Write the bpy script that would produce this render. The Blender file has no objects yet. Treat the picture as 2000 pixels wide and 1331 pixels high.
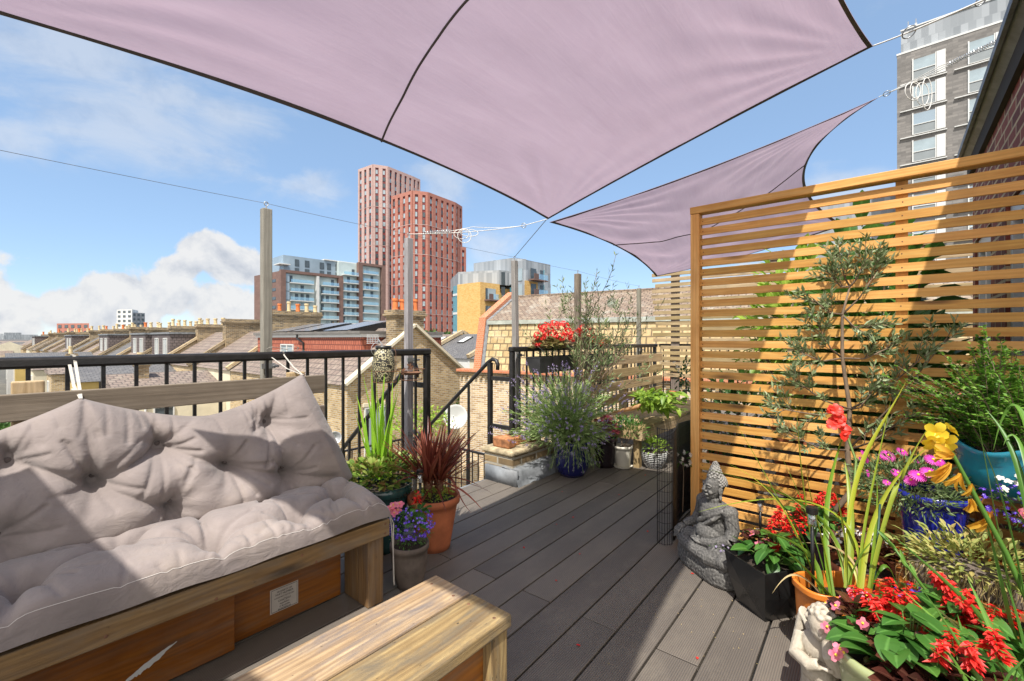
import bpy, math, random
from mathutils import Vector, Matrix, noise
rad = math.radians
SC = bpy.context.scene
COL = SC.collection
# ---------------------------------------------------------------- camera frame: x runs along the deck boards, y across them
F, CX, HY, H = 880.0, 1000.0, 662.0, 1.3
CA, SA = math.cos(rad(40.4)), math.sin(rad(40.4))
def W(px, py, D):
    r = (px-CX)/F
    return Vector(((r*SA+CA)*D, (-r*CA+SA)*D, H+(HY-py)/F*D))
def G(px, D, z=0.0):
    p = W(px, HY, D); p.z = z; return p
def lerp(a, b, t): return a+(b-a)*t
def clamp(x, a=0., b=1.): return max(a, min(b, x))
def sstep(a, b, x):
    t = clamp((x-a)/(b-a)); return t*t*(3-2*t)
# ---------------------------------------------------------------- objects
def tag(o, label=None, cat=None, group=None, kind=None):
    if label: o['label'] = label
    if cat: o['category'] = cat
    if group: o['group'] = group
    if kind: o['kind'] = kind
    return o
def wm(o):
    m = o.matrix_basis.copy()
    while o.parent:
        o = o.parent; m = o.matrix_basis @ m
    return m
def thing(name, label, cat, loc=(0, 0, 0), rot=0, group=None):
    o = bpy.data.objects.new(name, None); COL.objects.link(o)
    o.location = loc; o.rotation_euler = (0, 0, rot); o.empty_display_size = .1
    return tag(o, label, cat, group)
class MB:
    def __init__(s): s.v = []; s.f = []; s.uv = []; s.mi = []
    def addv(s, p): s.v.append((p[0], p[1], p[2])); return len(s.v)-1
    def addf(s, idx, uv, m=0): s.f.append(tuple(idx)); s.uv.append(uv); s.mi.append(m)
    def face(s, pts, uv=None, m=0):
        pts = [Vector(p) for p in pts]
        if uv is None:
            n = (pts[1]-pts[0]).cross(pts[-1]-pts[0])
            if n.length < 1e-12: n = Vector((0, 0, 1))
            n.normalize()
            if abs(n.z) > .985: uv = [(p.x, p.y) for p in pts]
            else:
                t = Vector((0, 0, 1)).cross(n).normalized(); b = n.cross(t)
                uv = [(p.dot(t), p.dot(b)) for p in pts]
        i = len(s.v)
        for p in pts: s.v.append(p[:])
        s.addf(range(i, i+len(pts)), uv, m)
    def box(s, c, d, rot=None, grain=None, m=0, jit=0):
        c = Vector(c); hx, hy, hz = d[0]/2, d[1]/2, d[2]/2
        L = [Vector((x, y, z)) for x in (-hx, hx) for y in (-hy, hy) for z in (-hz, hz)]
        i = len(s.v)
        for p in L:
            q = rot @ p if rot else p
            s.v.append((c+q)[:])
        o1, o2 = (random.uniform(0, 50), random.uniform(0, 50)) if grain is not None else (c.x+c.y, c.z)
        for idx, k in (((0, 1, 3, 2), 0), ((4, 6, 7, 5), 0), ((0, 4, 5, 1), 1), ((2, 3, 7, 6), 1), ((0, 2, 6, 4), 2), ((1, 5, 7, 3), 2)):
            a, b = [q for q in (0, 1, 2) if q != k]
            if grain is not None and grain == b: a, b = b, a
            if grain is None and k == 2: pass
            uv = [(L[q][a]+o1, L[q][b]+o2+(k*.37 if grain is not None else 0)) for q in idx]
            s.addf([i+q for q in idx], uv, m)
    def b2(s, x0, x1, y0, y1, z0, z1, **k):
        s.box(((x0+x1)/2, (y0+y1)/2, (z0+z1)/2), (x1-x0, y1-y0, z1-z0), **k)
    def bar(s, p, q, w, h, grain=0, m=0, roll=0):
        p, q = Vector(p), Vector(q); d = q-p; L = d.length; d.normalize()
        up = Vector((0, 0, 1)) if abs(d.z) < .95 else Vector((0, 1, 0))
        y = up.cross(d).normalized(); z = d.cross(y)
        R = Matrix((d, y, z)).transposed()
        if roll: R = R @ Matrix.Rotation(roll, 3, 'X')
        s.box((p+q)/2, (L, w, h), rot=R, grain=grain, m=m)
    def tube(s, path, r, n=6, m=0, cap=True):
        path = [Vector(p) for p in path]; N = len(path); rings = []; prev = None; dist = 0
        for k, p in enumerate(path):
            t = (path[min(k+1, N-1)]-path[max(k-1, 0)])
            t = t.normalized() if t.length > 1e-9 else Vector((0, 0, 1))
            if prev is None:
                a = Vector((0, 0, 1)) if abs(t.z) < .9 else Vector((1, 0, 0))
                x = a.cross(t).normalized()
            else:
                x = prev-t*prev.dot(t)
                x = x.normalized() if x.length > 1e-6 else t.orthogonal().normalized()
            prev = x; y = t.cross(x); rr = r[k] if isinstance(r, (list, tuple)) else r
            if k: dist += (p-path[k-1]).length
            i = len(s.v)
            for j in range(n):
                a = 2*math.pi*j/n
                s.v.append((p+(x*math.cos(a)+y*math.sin(a))*rr)[:])
            rings.append((i, dist))
        for k in range(N-1):
            a, da = rings[k]; b, db = rings[k+1]
            for j in range(n):
                j2 = (j+1) % n
                s.addf((a+j, a+j2, b+j2, b+j), [(da, j/n*.1), (da, (j+1)/n*.1), (db, (j+1)/n*.1), (db, j/n*.1)], m)
        if cap:
            for (i, _), rev in ((rings[0], True), (rings[-1], False)):
                idx = [i+j for j in range(n)]
                if rev: idx.reverse()
                s.addf(idx, [(0, 0)]*n, m)
    def lathe(s, c, prof, n=32, m=0, wob=0, sq=None):
        c = Vector(c); base = len(s.v)
        for k, (r, z) in enumerate(prof):
            for j in range(n):
                a = 2*math.pi*j/n; rr = r
                if sq: rr = r/max(abs(math.cos(a)), abs(math.sin(a)))**sq
                if wob: rr *= 1+wob*math.sin(3*a+k)
                s.v.append((c.x+rr*math.cos(a), c.y+rr*math.sin(a), c.z+z))
        for k in range(len(prof)-1):
            for j in range(n):
                j2 = (j+1) % n
                s.addf((base+k*n+j, base+k*n+j2, base+(k+1)*n+j2, base+(k+1)*n+j),
                       [(j/n, prof[k][1]), ((j+1)/n, prof[k][1]), ((j+1)/n, prof[k+1][1]), (j/n, prof[k+1][1])], m)
        for k, rev in ((0, True), (len(prof)-1, False)):
            if prof[k][0] > 1e-4:
                idx = [base+k*n+j for j in range(n)]
                if rev: idx.reverse()
                s.addf(idx, [(0, 0)]*n, m)
    def grid(s, fn, nu, nv, m=0, uvs=(1, 1)):
        i = len(s.v)
        for a in range(nu+1):
            for b in range(nv+1): s.v.append(tuple(fn(a/nu, b/nv)))
        for a in range(nu):
            for b in range(nv):
                q = (i+a*(nv+1)+b, i+(a+1)*(nv+1)+b, i+(a+1)*(nv+1)+b+1, i+a*(nv+1)+b+1)
                s.addf(q, [(x/nu*uvs[0], y/nv*uvs[1]) for x, y in ((a, b), (a+1, b), (a+1, b+1), (a, b+1))], m)
    def prism(s, pts, z0, z1, m=0, mtop=None, cap=True):
        n = len(pts); run = 0
        for k in range(n):
            a, b = pts[k], pts[(k+1) % n]; L = math.hypot(b[0]-a[0], b[1]-a[1])
            s.face([(a[0], a[1], z0), (b[0], b[1], z0), (b[0], b[1], z1), (a[0], a[1], z1)], [(run, z0), (run+L, z0), (run+L, z1), (run, z1)], m)
            run += L
        if cap: s.face([(p[0], p[1], z1) for p in pts], m=m if mtop is None else mtop)
    def sphere(s, c, r, nu=16, nv=10, m=0, rot=None):
        c = Vector(c); r = r if isinstance(r, (tuple, list)) else (r, r, r); i = len(s.v)
        for b in range(nv+1):
            th = math.pi*b/nv
            for a in range(nu):
                ph = 2*math.pi*a/nu
                p = Vector((r[0]*math.sin(th)*math.cos(ph), r[1]*math.sin(th)*math.sin(ph), r[2]*math.cos(th)))
                if rot: p = rot @ p
                s.v.append((c+p)[:])
        for b in range(nv):
            for a in range(nu):
                a2 = (a+1) % nu
                s.addf((i+b*nu+a, i+(b+1)*nu+a, i+(b+1)*nu+a2, i+b*nu+a2), [(a/nu, b/nv), (a/nu, (b+1)/nv), ((a+1)/nu, (b+1)/nv), ((a+1)/nu, b/nv)], m)
    # a leaf as strip of quads (two per segment, folded along the midrib)
    def leaf(s, p, d, up, L, Wd, bend=0., fold=.15, seg=3, shape='lance', m=0, twist=0.):
        p = Vector(p); d = Vector(d).normalized(); up = Vector(up)
        sd = d.cross(up)
        sd = sd.normalized() if sd.length > 1e-5 else d.orthogonal().normalized()
        nrm = sd.cross(d); i0 = len(s.v); step = L/seg
        for k in range(seg+1):
            t = k/seg
            if shape == 'strap': w = min(1., .65+t*1.2)*(1 if t < .55 else max(0., (1-t)/.45))**.8
            elif shape == 'heart': w = (math.sin(math.pi*min(1, t*.86+.14))**.75)*(1.12-.35*t)
            elif shape == 'oval': w = math.sin(math.pi*clamp(t*.9+.08))**.6
            elif shape == 'petal': w = math.sin(math.pi*clamp(t*.62+.12))**.8 if t < 1 else .55
            else: w = math.sin(math.pi*clamp(t*.93+.05))**.9
            if k == seg and shape not in ('petal',): w = 0.02
            q = sd*(w*Wd/2); lift = nrm*(abs(w)*Wd/2*fold)
            s.v.append((p-q+lift)[:]); s.v.append(p[:]); s.v.append((p+q+lift)[:])
            if bend or twist:
                R = Matrix.Rotation(-bend/seg, 3, sd); d = R @ d; nrm = R @ nrm
                if twist:
                    R = Matrix.Rotation(twist/seg, 3, d); sd = R @ sd; nrm = R @ nrm
            p = p+d*step
        for k in range(seg):
            a = i0+k*3; t0, t1 = k/seg, (k+1)/seg
            s.addf((a, a+3, a+4, a+1), [(t0, 0), (t1, 0), (t1, .5), (t0, .5)], m)
            s.addf((a+1, a+4, a+5, a+2), [(t0, .5), (t1, .5), (t1, 1), (t0, 1)], m)
    def chip(s, p, d, up, L, Wd, m=0):          # the smallest leaf: one folded diamond
        p = Vector(p); d = Vector(d).normalized(); sd = d.cross(Vector(up))
        sd = sd.normalized() if sd.length > 1e-5 else d.orthogonal().normalized()
        n = sd.cross(d); a = len(s.v)
        for q in (p, p+d*L*.45-sd*Wd/2+n*Wd*.15, p+d*L, p+d*L*.45+sd*Wd/2+n*Wd*.15): s.v.append(q[:])
        s.addf((a, a+1, a+2), [(0, .5), (.45, 0), (1, .5)], m); s.addf((a, a+2, a+3), [(0, .5), (1, .5), (.45, 1)], m)
    def build(s, name, mats, parent=None, smooth=False, bevel=0, org=None, local=False):
        me = bpy.data.meshes.new(name)
        if parent is not None and not local:
            inv = wm(parent).inverted(); vs = [(inv @ Vector(p))[:] for p in s.v]
        elif parent is None:
            if org is None:
                xs = [p[0] for p in s.v]; ys = [p[1] for p in s.v]
                org = ((min(xs)+max(xs))/2, (min(ys)+max(ys))/2, min(p[2] for p in s.v))
            vs = [(p[0]-org[0], p[1]-org[1], p[2]-org[2]) for p in s.v]
        else: vs = s.v
        me.from_pydata(vs, [], s.f)
        uvl = me.uv_layers.new(name='UVMap').data
        flat = [c for u in s.uv for q in u for c in q]
        uvl.foreach_set('uv', flat)
        if not isinstance(mats, (list, tuple)): mats = [mats]
        for mm in mats: me.materials.append(mm)
        if len(mats) > 1: me.polygons.foreach_set('material_index', s.mi)
        if smooth: me.polygons.foreach_set('use_smooth', [True]*len(me.polygons))
        me.update()
        o = bpy.data.objects.new(name, me); COL.objects.link(o)
        if parent is not None: o.parent = parent
        else: o.location = org
        if bevel:
            b = o.modifiers.new('Bevel', 'BEVEL'); b.width = bevel; b.segments = 2; b.limit_method = 'ANGLE'
        return o
def struct(o): o['kind'] = 'structure'; return o
def dup(o, parent):
    c = o.copy(); COL.objects.link(c); c.parent = parent
    for ch in list(o.children): dup(ch, c)
    return c
# ---------------------------------------------------------------- materials
class NT:
    def __init__(s, name):
        s.m = bpy.data.materials.new(name); s.m.use_nodes = True; s.t = s.m.node_tree; s.t.nodes.clear()
        s.out = s.n('ShaderNodeOutputMaterial')
    def n(s, t, i=None, **k):
        x = s.t.nodes.new(t)
        for a, b in k.items(): setattr(x, a, b)
        for a, b in (i or {}).items():
            if isinstance(b, bpy.types.NodeSocket): s.t.links.new(b, x.inputs[a])
            else: x.inputs[a].default_value = b
        return x
    def link(s, a, b): s.t.links.new(a, b)
    def mix(s, f, a, b, blend='MIX'):
        x = s.n('ShaderNodeMix', data_type='RGBA', blend_type=blend)
        for k, val in ((0, f), (6, a), (7, b)):
            if isinstance(val, bpy.types.NodeSocket): s.link(val, x.inputs[k])
            else: x.inputs[k].default_value = val if k == 0 else (*val[:3], 1)
        return x.outputs[2]
    def math(s, op, a, b=0., c=None):
        x = s.n('ShaderNodeMath', operation=op)
        for k, val in enumerate((a, b, c)):
            if val is None: continue
            if isinstance(val, bpy.types.NodeSocket): s.link(val, x.inputs[k])
            else: x.inputs[k].default_value = val
        return x.outputs[0]
    def ramp(s, f, stops):
        x = s.n('ShaderNodeValToRGB', {0: f}); e = x.color_ramp.elements
        while len(e) < len(stops): e.new(.5)
        for q, (p, c) in zip(e, stops): q.position = p; q.color = (*c[:3], 1)
        return x.outputs[0]
    def uv(s): return s.n('ShaderNodeTexCoord').outputs['UV']
    def obj(s): return s.n('ShaderNodeTexCoord').outputs['Object']
    def map(s, v, sc): return s.n('ShaderNodeMapping', {'Vector': v, 'Scale': sc}).outputs[0]
    def noise(s, v, sc, det=4, rough=.55, dist=0):
        return s.n('ShaderNodeTexNoise', {'Vector': v, 'Scale': sc, 'Detail': det, 'Roughness': rough, 'Distortion': dist}).outputs[0]
    def bump(s, h, st=.3, d=.01): return s.n('ShaderNodeBump', {'Height': h, 'Strength': st, 'Distance': d}).outputs[0]
    def bsdf(s, col, rough=.6, nrm=None, **k):
        i = {'Base Color': col if isinstance(col, bpy.types.NodeSocket) else (*col[:3], 1), 'Roughness': rough}
        if nrm is not None: i['Normal'] = nrm
        for a, b in k.items(): i[a.replace('_', ' ')] = b
        x = s.n('ShaderNodeBsdfPrincipled', i); return x.outputs[0]
    def done(s, sh): s.link(sh, s.out.inputs[0]); return s.m
    def isl(s): return s.n('ShaderNodeNewGeometry').outputs['Random Per Island']
def dk(c, k): return tuple(x*k for x in c[:3])
def m_plain(name, c, rough=.6, var=.18, sc=8, bump=.15, bsc=60, **k):
    t = NT(name); o = t.obj(); n = t.noise(o, sc, 5, .6)
    col = t.mix(t.n('ShaderNodeMapRange', {'Value': n, 'From Min': .3, 'From Max': .7}).outputs[0], dk(c, 1-var), dk(c, 1+var))
    nr = t.bump(t.noise(o, bsc, 4), bump, .004) if bump else None
    rg = t.n('ShaderNodeMapRange', {'Value': n, 'To Min': max(0, rough-.12), 'To Max': min(1, rough+.12)}).outputs[0]
    return t.done(t.bsdf(col, rg, nr, **k))
def m_wood(name, c1, c2, c3, rough=.65, knots=.6, streak=.5, bump=.25, grey=0., vary=.16):
    t = NT(name); uv = t.uv()
    vo = t.n('ShaderNodeTexVoronoi', {'Vector': t.map(uv, (2.0, 9, 1)), 'Scale': 1.0, 'Randomness': 1.0})
    kd = vo.outputs['Distance']
    kn = t.n('ShaderNodeMapRange', {'Value': kd, 'From Min': .06, 'From Max': .2, 'To Min': 1., 'To Max': 0.}).outputs[0]
    warp = t.n('ShaderNodeMapRange', {'Value': kd, 'From Min': .0, 'From Max': .5, 'To Min': .4, 'To Max': 0.}).outputs[0]
    v2 = t.n('ShaderNodeVectorMath', {0: t.map(uv, (.8, 17, 1)), 1: t.n('ShaderNodeCombineXYZ', {0: 0., 1: warp, 2: warp}).outputs[0]}, operation='ADD').outputs[0]
    g = t.noise(v2, 1.6, 5, .6, 1.2)
    wv = t.n('ShaderNodeTexWave', {'Vector': v2, 'Scale': .9, 'Distortion': 5., 'Detail': 2., 'Detail Scale': .6}, bands_direction='Y').outputs[1]
    col = t.ramp(g, [(.25, c1), (.5, c2), (.75, c3)])
    col = t.mix(t.math('MULTIPLY', wv, .35*streak), col, dk(c1, .62))
    fine = t.noise(t.map(uv, (6, 260, 1)), 1., 4, .7)
    fr = t.n('ShaderNodeMapRange', {'Value': fine, 'From Min': .55, 'From Max': .75}).outputs[0]
    col = t.mix(t.math('MULTIPLY', fr, .45*streak), col, dk(c1, .4))
    blot = t.noise(uv, 5, 3)
    col = t.mix(t.n('ShaderNodeMapRange', {'Value': blot, 'From Min': .45, 'From Max': .8, 'To Max': .5}).outputs[0], col, dk(c1, .7))
    col = t.mix(t.math('MULTIPLY', kn, knots), col, dk(c1, .22))
    if grey:
        gm = t.noise(t.map(uv, (2.2, 9, 1)), 1.7, 6, .68, .5)
        col = t.mix(t.n('ShaderNodeMapRange', {'Value': gm, 'From Min': .46, 'From Max': .66, 'To Max': grey}).outputs[0], col, (.17, .14, .11))
        sp_ = t.noise(t.map(uv, (18, 40, 1)), 1.5, 3, .6)
        col = t.mix(t.n('ShaderNodeMapRange', {'Value': sp_, 'From Min': .66, 'From Max': .74, 'To Max': grey}).outputs[0], col, (.05, .035, .025))
    rnd = t.math('FRACT', t.math('ADD', t.isl(), t.n('ShaderNodeObjectInfo').outputs['Random']))
    tint = t.n('ShaderNodeMapRange', {'Value': rnd, 'To Min': 1-vary, 'To Max': 1+vary*.85}).outputs[0]
    col = t.n('ShaderNodeVectorMath', {0: col, 1: t.n('ShaderNodeCombineXYZ', {0: tint, 1: tint, 2: t.math('MULTIPLY', tint, tint)}).outputs[0]}, operation='MULTIPLY').outputs[0]
    return t.done(t.bsdf(col, rough, t.bump(t.math('ADD', t.math('MULTIPLY', fine, -.8), t.math('MULTIPLY', g, .5)), bump, .004)))
def m_brick(name, cs, mort, bw=.225, bh=.075, ms=.011, rough=.85, dirt=.4, bump=.6):
    t = NT(name); uv = t.uv()
    b = t.n('ShaderNodeTexBrick', {'Vector': uv, 'Color1': (1, 1, 1, 1), 'Color2': (0, 0, 0, 1), 'Mortar': (.5, .5, .5, 1), 'Scale': 1., 'Mortar Size': ms, 'Mortar Smooth': .15, 'Brick Width': bw, 'Row Height': bh})
    n = t.noise(uv, 4.2/bw*.5, 2)
    f = t.math('ADD', t.math('MULTIPLY', b.outputs[0], .62), t.math('MULTIPLY', n, .38))
    f = t.n('ShaderNodeSeparateColor', {0: t.ramp(f, [(0, (0, 0, 0)), (1, (1, 1, 1))])}).outputs[0]
    col = t.ramp(f, [(.12+.76*k/(len(cs)-1), c) for k, c in enumerate(cs)])
    col = t.mix(b.outputs[1], col, mort)
    dn = t.noise(uv, .7, 5, .65)
    col = t.mix(t.n('ShaderNodeMapRange', {'Value': dn, 'From Min': .48, 'From Max': .75, 'To Max': dirt}).outputs[0], col, dk(cs[0], .45))
    h = t.math('SUBTRACT', t.math('MULTIPLY', t.noise(uv, 60, 3), .25), b.outputs[1])
    return t.done(t.bsdf(col, rough, t.bump(h, bump, .01)))
def m_tile(name, c1, c2, gap, tw=.2, th=.13, rough=.75, moss=None, stagger=.5, bump=.8, mossamt=.5):
    t = NT(name); uv = t.uv()
    b = t.n('ShaderNodeTexBrick', {'Vector': uv, 'Color1': (*c1, 1), 'Color2': (*c2, 1), 'Mortar': (*gap, 1), 'Scale': 1., 'Mortar Size': .012*th/.13, 'Mortar Smooth': .1, 'Brick Width': tw, 'Row Height': th}, offset=stagger)
    sep = t.n('ShaderNodeSeparateXYZ', {0: uv}).outputs[1]
    saw = t.math('FRACT', t.math('DIVIDE', sep, th))
    col = t.mix(t.n('ShaderNodeMapRange', {'Value': t.noise(uv, 9, 4), 'From Min': .4, 'From Max': .7, 'To Max': .6}).outputs[0], b.outputs[0], dk(c1, .6))
    if moss:
        col = t.mix(t.n('ShaderNodeMapRange', {'Value': t.noise(uv, 2.2, 6, .7), 'From Min': .5, 'From Max': .68, 'To Max': mossamt}).outputs[0], col, moss)
    h = t.math('SUBTRACT', t.math('MULTIPLY', saw, -.8), b.outputs[1])
    return t.done(t.bsdf(col, rough, t.bump(h, bump, .02)))
def m_leaf(name, cols, rough=.45, trans=.35, rib=.25, edge=None):
    t = NT(name); uv = t.uv(); col = t.ramp(t.isl(), [(k/(max(1, len(cols)-1)), c) for k, c in enumerate(cols)])
    sx = t.n('ShaderNodeSeparateXYZ', {0: uv})
    y = t.math('ABSOLUTE', t.math('SUBTRACT', sx.outputs[1], .5))
    if rib:
        f = t.n('ShaderNodeMapRange', {'Value': y, 'From Min': .02, 'From Max': .1, 'To Min': rib, 'To Max': 0.}).outputs[0]
        col = t.mix(f, col, tuple(min(1, x*2.2+.05) for x in cols[-1]))
    if edge:
        f = t.n('ShaderNodeMapRange', {'Value': y, 'From Min': .3, 'From Max': .5, 'To Min': 0., 'To Max': .8}).outputs[0]
        col = t.mix(f, col, edge)
    vein = t.n('ShaderNodeTexWave', {'Vector': t.n('ShaderNodeCombineXYZ', {0: t.math('ADD', sx.outputs[0], y), 1: 0., 2: 0.}).outputs[0], 'Scale': 3., 'Distortion': .5}).outputs[1]
    p = t.bsdf(col, rough, t.bump(vein, .05, .002))
    tr = t.n('ShaderNodeBsdfTranslucent', {'Color': col}).outputs[0]
    return t.done(t.n('ShaderNodeMixShader', {0: trans, 1: p, 2: tr}).outputs[0])
def m_glaze(name, c, c2=None, rough=.12, drip=.4):
    t = NT(name); o = t.obj(); n = t.noise(t.map(o, (9, 9, 2)), 1.2, 5, .65)
    col = t.mix(t.n('ShaderNodeMapRange', {'Value': n, 'From Min': .42, 'From Max': .7, 'To Max': drip}).outputs[0], c, c2 or dk(c, .4))
    return t.done(t.bsdf(col, t.math('ADD', rough, t.math('MULTIPLY', n, .15)), t.bump(t.noise(o, 30, 2), .08, .004), Coat_Weight=.4))
def m_glass(name, tint=(.9, .95, .95), rough=.03, tr=.75):
    t = NT(name)
    g = t.n('ShaderNodeBsdfGlossy', {'Color': (.9, .95, 1, 1), 'Roughness': rough}).outputs[0]
    tp = t.n('ShaderNodeBsdfTransparent', {'Color': (*tint, 1)}).outputs[0]
    return t.done(t.n('ShaderNodeMixShader', {0: tr, 1: g, 2: tp}).outputs[0])
MT = {}
MT['deck_wood'] = None
def m_deck():
    t = NT('composite_decking'); uv = t.uv(); sx = t.n('ShaderNodeSeparateXYZ', {0: uv})
    gr = t.math('SINE', t.math('MULTIPLY', sx.outputs[1], 2*math.pi/.0085))
    grad = t.noise(t.map(uv, (.9, 3, 1)), 1.2, 5, .6)
    fine = t.noise(t.map(uv, (8, 240, 1)), 1., 3)
    c = t.ramp(t.math('ADD', t.math('MULTIPLY', grad, .7), t.math('MULTIPLY', t.isl(), .3)), [(.25, (.105, .09, .077)), (.55, (.155, .132, .11)), (.8, (.21, .178, .145))])
    c = t.mix(t.n('ShaderNodeMapRange', {'Value': gr, 'From Min': -.2, 'From Max': -1., 'To Max': .5}).outputs[0], c, (.03, .027, .025))
    c = t.mix(t.n('ShaderNodeMapRange', {'Value': t.noise(uv, 70, 2), 'From Min': .68, 'From Max': .8, 'To Max': .35}).outputs[0], c, (.2, .18, .15))
    c = t.mix(t.n('ShaderNodeMapRange', {'Value': t.noise(t.map(uv, (1.5, 2.5, 1)), 2.3, 6, .7), 'From Min': .48, 'From Max': .7, 'To Max': .6}).outputs[0], c, (.175, .15, .12))
    return t.done(t.bsdf(c, .55, t.bump(t.math('ADD', t.math('MULTIPLY', gr, .6), t.math('MULTIPLY', fine, .5)), .45, .003)))
M = MT
M['deck'] = m_deck()
M['void'] = m_plain('under_deck_black', (.008, .008, .008), .9, bump=0)
M['bench'] = m_wood('bench_pine', (.13, .07, .026), (.24, .138, .052), (.32, .205, .088), .65, .9, .8, .35, .5)
M['table'] = m_wood('weathered_table_pine', (.20, .12, .055), (.40, .275, .135), (.54, .41, .23), .75, .95, 1.15, .8, 1.0)
M['crate'] = m_wood('stained_crate', (.16, .045, .004), (.29, .092, .007), (.37, .13, .013), .45, .5, .6, .1, .35)
M['grey_wood'] = m_wood('grey_weathered_wood', (.13, .10, .075), (.21, .168, .13), (.28, .23, .185), .8, .5, .7, .4)
M['post_wood'] = m_wood('silvered_post', (.17, .155, .142), (.29, .27, .25), (.39, .365, .34), .85, .45, .7, .5)
M['cedar'] = m_wood('cedar_slats', (.57, .245, .05), (.73, .38, .095), (.83, .51, .17), .6, .8, .6, .15, 0., .2)
M['old_slat'] = m_wood('old_treated_slats', (.27, .19, .095), (.42, .31, .165), (.54, .42, .24), .75, .5, .6)
M['pallet'] = m_wood('pallet_wood', (.27, .18, .085), (.43, .31, .155), (.55, .42, .24), .75, .6, .7, .4)
M['iron'] = m_plain('black_iron_paint', (.017, .015, .014), .38, .3, 20, .25, 90)
M['rust'] = m_plain('rusty_iron', (.16, .075, .04), .8, .5, 25, .3)
M['galv'] = m_plain('galvanised_steel', (.42, .43, .44), .4, .15, 14, .1, Metallic=.7)
M['rope_w'] = m_plain('white_cord', (.72, .70, .66), .9, .1, 60, .2)
M['rope_d'] = m_plain('dark_wire', (.12, .12, .12), .5, .1, 60, 0)
M['tape'] = m_plain('cotton_tape', (.45, .42, .37), .95, .15, 60, .2)
M['yellow_brick'] = m_brick('london_stock_brick', [(.24, .15, .06), (.40, .27, .115), (.50, .35, .165), (.56, .42, .22)], (.50, .46, .38))
M['buff_brick'] = m_brick('multi_brick', [(.26, .15, .08), (.43, .29, .15), (.55, .40, .23), (.60, .47, .30)], (.62, .58, .50))
M['chim_brick'] = m_brick('sooty_stock_brick', [(.10, .07, .04), (.28, .19, .09), (.40, .28, .14)], (.36, .32, .25), dirt=.7)
M['red_brick'] = m_brick('dark_red_brick', [(.10, .022, .015), (.20, .042, .026), (.27, .065, .04)], (.50, .39, .24), .225, .075, .009)
M['orange_brick'] = m_brick('orange_parapet_brick', [(.45, .13, .05), (.56, .19, .09)], (.5, .3, .2), .11, .075, .008, dirt=.15)
M['grey_brick'] = m_brick('grey_brick_tower', [(.13, .122, .115), (.19, .178, .167), (.25, .232, .215)], (.17, .16, .15), .9, .3, .03, dirt=.15, bump=.2)
M['gold_brick'] = m_brick('golden_brick', [(.50, .27, .06), (.60, .36, .11), (.66, .43, .16)], (.58, .42, .2), .45, .15, .015, dirt=.12, bump=.2)
M['terra_face'] = m_brick('terracotta_cladding', [(.34, .135, .10), (.40, .17, .13)], (.40, .19, .145), 1.2, .4, .01, dirt=.08, bump=.1)
M['pink_face'] = m_brick('pale_pink_cladding', [(.42, .285, .26), (.48, .34, .31)], (.44, .31, .28), 1.2, .4, .01, dirt=.08, bump=.1)
M['spandrel'] = m_plain('dark_red_panel', (.17, .03, .03), .4, .2, .5, 0)
M['brown_clad'] = m_brick('brown_cladding', [(.15, .09, .075), (.19, .115, .095)], (.13, .08, .07), 1.5, .9, .02, dirt=.1, bump=.1)
M['white_paint'] = m_plain('white_paint', (.60, .60, .58), .5, .06, 2, .05)
M['cream'] = m_plain('cream_render', (.62, .56, .42), .85, .12, 1.5, .1)
M['ochre'] = m_plain('ochre_render', (.50, .36, .12), .85, .15, 1.5, .1)
M['glass_d'] = m_plain('dark_window_glass', (.06, .075, .085), .06, .4, .8, 0)
M['glass_l'] = m_plain('curtained_window_glass', (.27, .33, .36), .1, .4, .35, 0)
M['teal_glass'] = m_plain('pale_teal_glass_panel', (.46, .54, .54), .12, .15, .25, 0)
M['blue_glass'] = m_plain('pale_blue_glass', (.26, .33, .39), .08, .2, .12, 0)
M['teal_panel'] = m_plain('teal_panel', (.10, .27, .33), .3, .1, .6, 0)
M['balustrade'] = m_glass('balustrade_glass', (.82, .93, .93), .05, .72)
M['slate'] = m_tile('grey_slate', (.125, .118, .118), (.17, .16, .158), (.06, .06, .06), .3, .2, .6, (.2, .19, .17))
M['brown_tile'] = m_tile('brown_concrete_tile', (.20, .15, .125), (.27, .21, .175), (.10, .08, .07), .33, .3, .75, (.3, .26, .2))
M['dormer_tile'] = m_tile('purple_grey_tile', (.12, .095, .09), (.16, .13, .125), (.05, .04, .04), .25, .2, .7)
M['red_tile'] = m_tile('red_hung_tile', (.36, .10, .055), (.46, .15, .085), (.15, .04, .03), .17, .21, .7)
M['mans_tile'] = m_tile('straw_mansard_tile', (.40, .28, .13), (.56, .42, .22), (.15, .11, .06), .30, .25, .75, (.62, .52, .34), .5, .8, .45)
M['mossy_tile'] = m_tile('mossy_brown_tile', (.22, .155, .115), (.33, .25, .18), (.09, .065, .05), .2, .13, .85, (.40, .37, .31), .5, 1., .7)
M['lead'] = m_plain('lead_flashing', (.17, .18, .19), .6, .45, 7, .35, 25)
M['asphalt'] = m_plain('roof_felt', (.16, .15, .14), .85, .2, 3, .2)
M['clad'] = None
def m_clad():
    t = NT('grey_striped_cladding'); uv = t.uv()
    b = t.n('ShaderNodeTexBrick', {'Vector': uv, 'Color1': (.19, .21, .23, 1), 'Color2': (.36, .385, .41, 1), 'Mortar': (.25, .27, .29, 1), 'Scale': 1., 'Mortar Size': .02, 'Mortar Smooth': 0., 'Bias': 0., 'Brick Width': .62, 'Row Height': 3.1}, offset=.37)
    return t.done(t.bsdf(b.outputs[0], .35))
M['clad'] = m_clad()
M['pot_terra'] = m_plain('terracotta', (.42, .125, .05), .8, .25, 10, .15)
M['pot_cream'] = m_plain('buff_clay', (.58, .46, .27), .8, .2, 6, .15)
M['pot_orange'] = m_plain('orange_clay', (.60, .17, .05), .75, .15, 6, .1)
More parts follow.
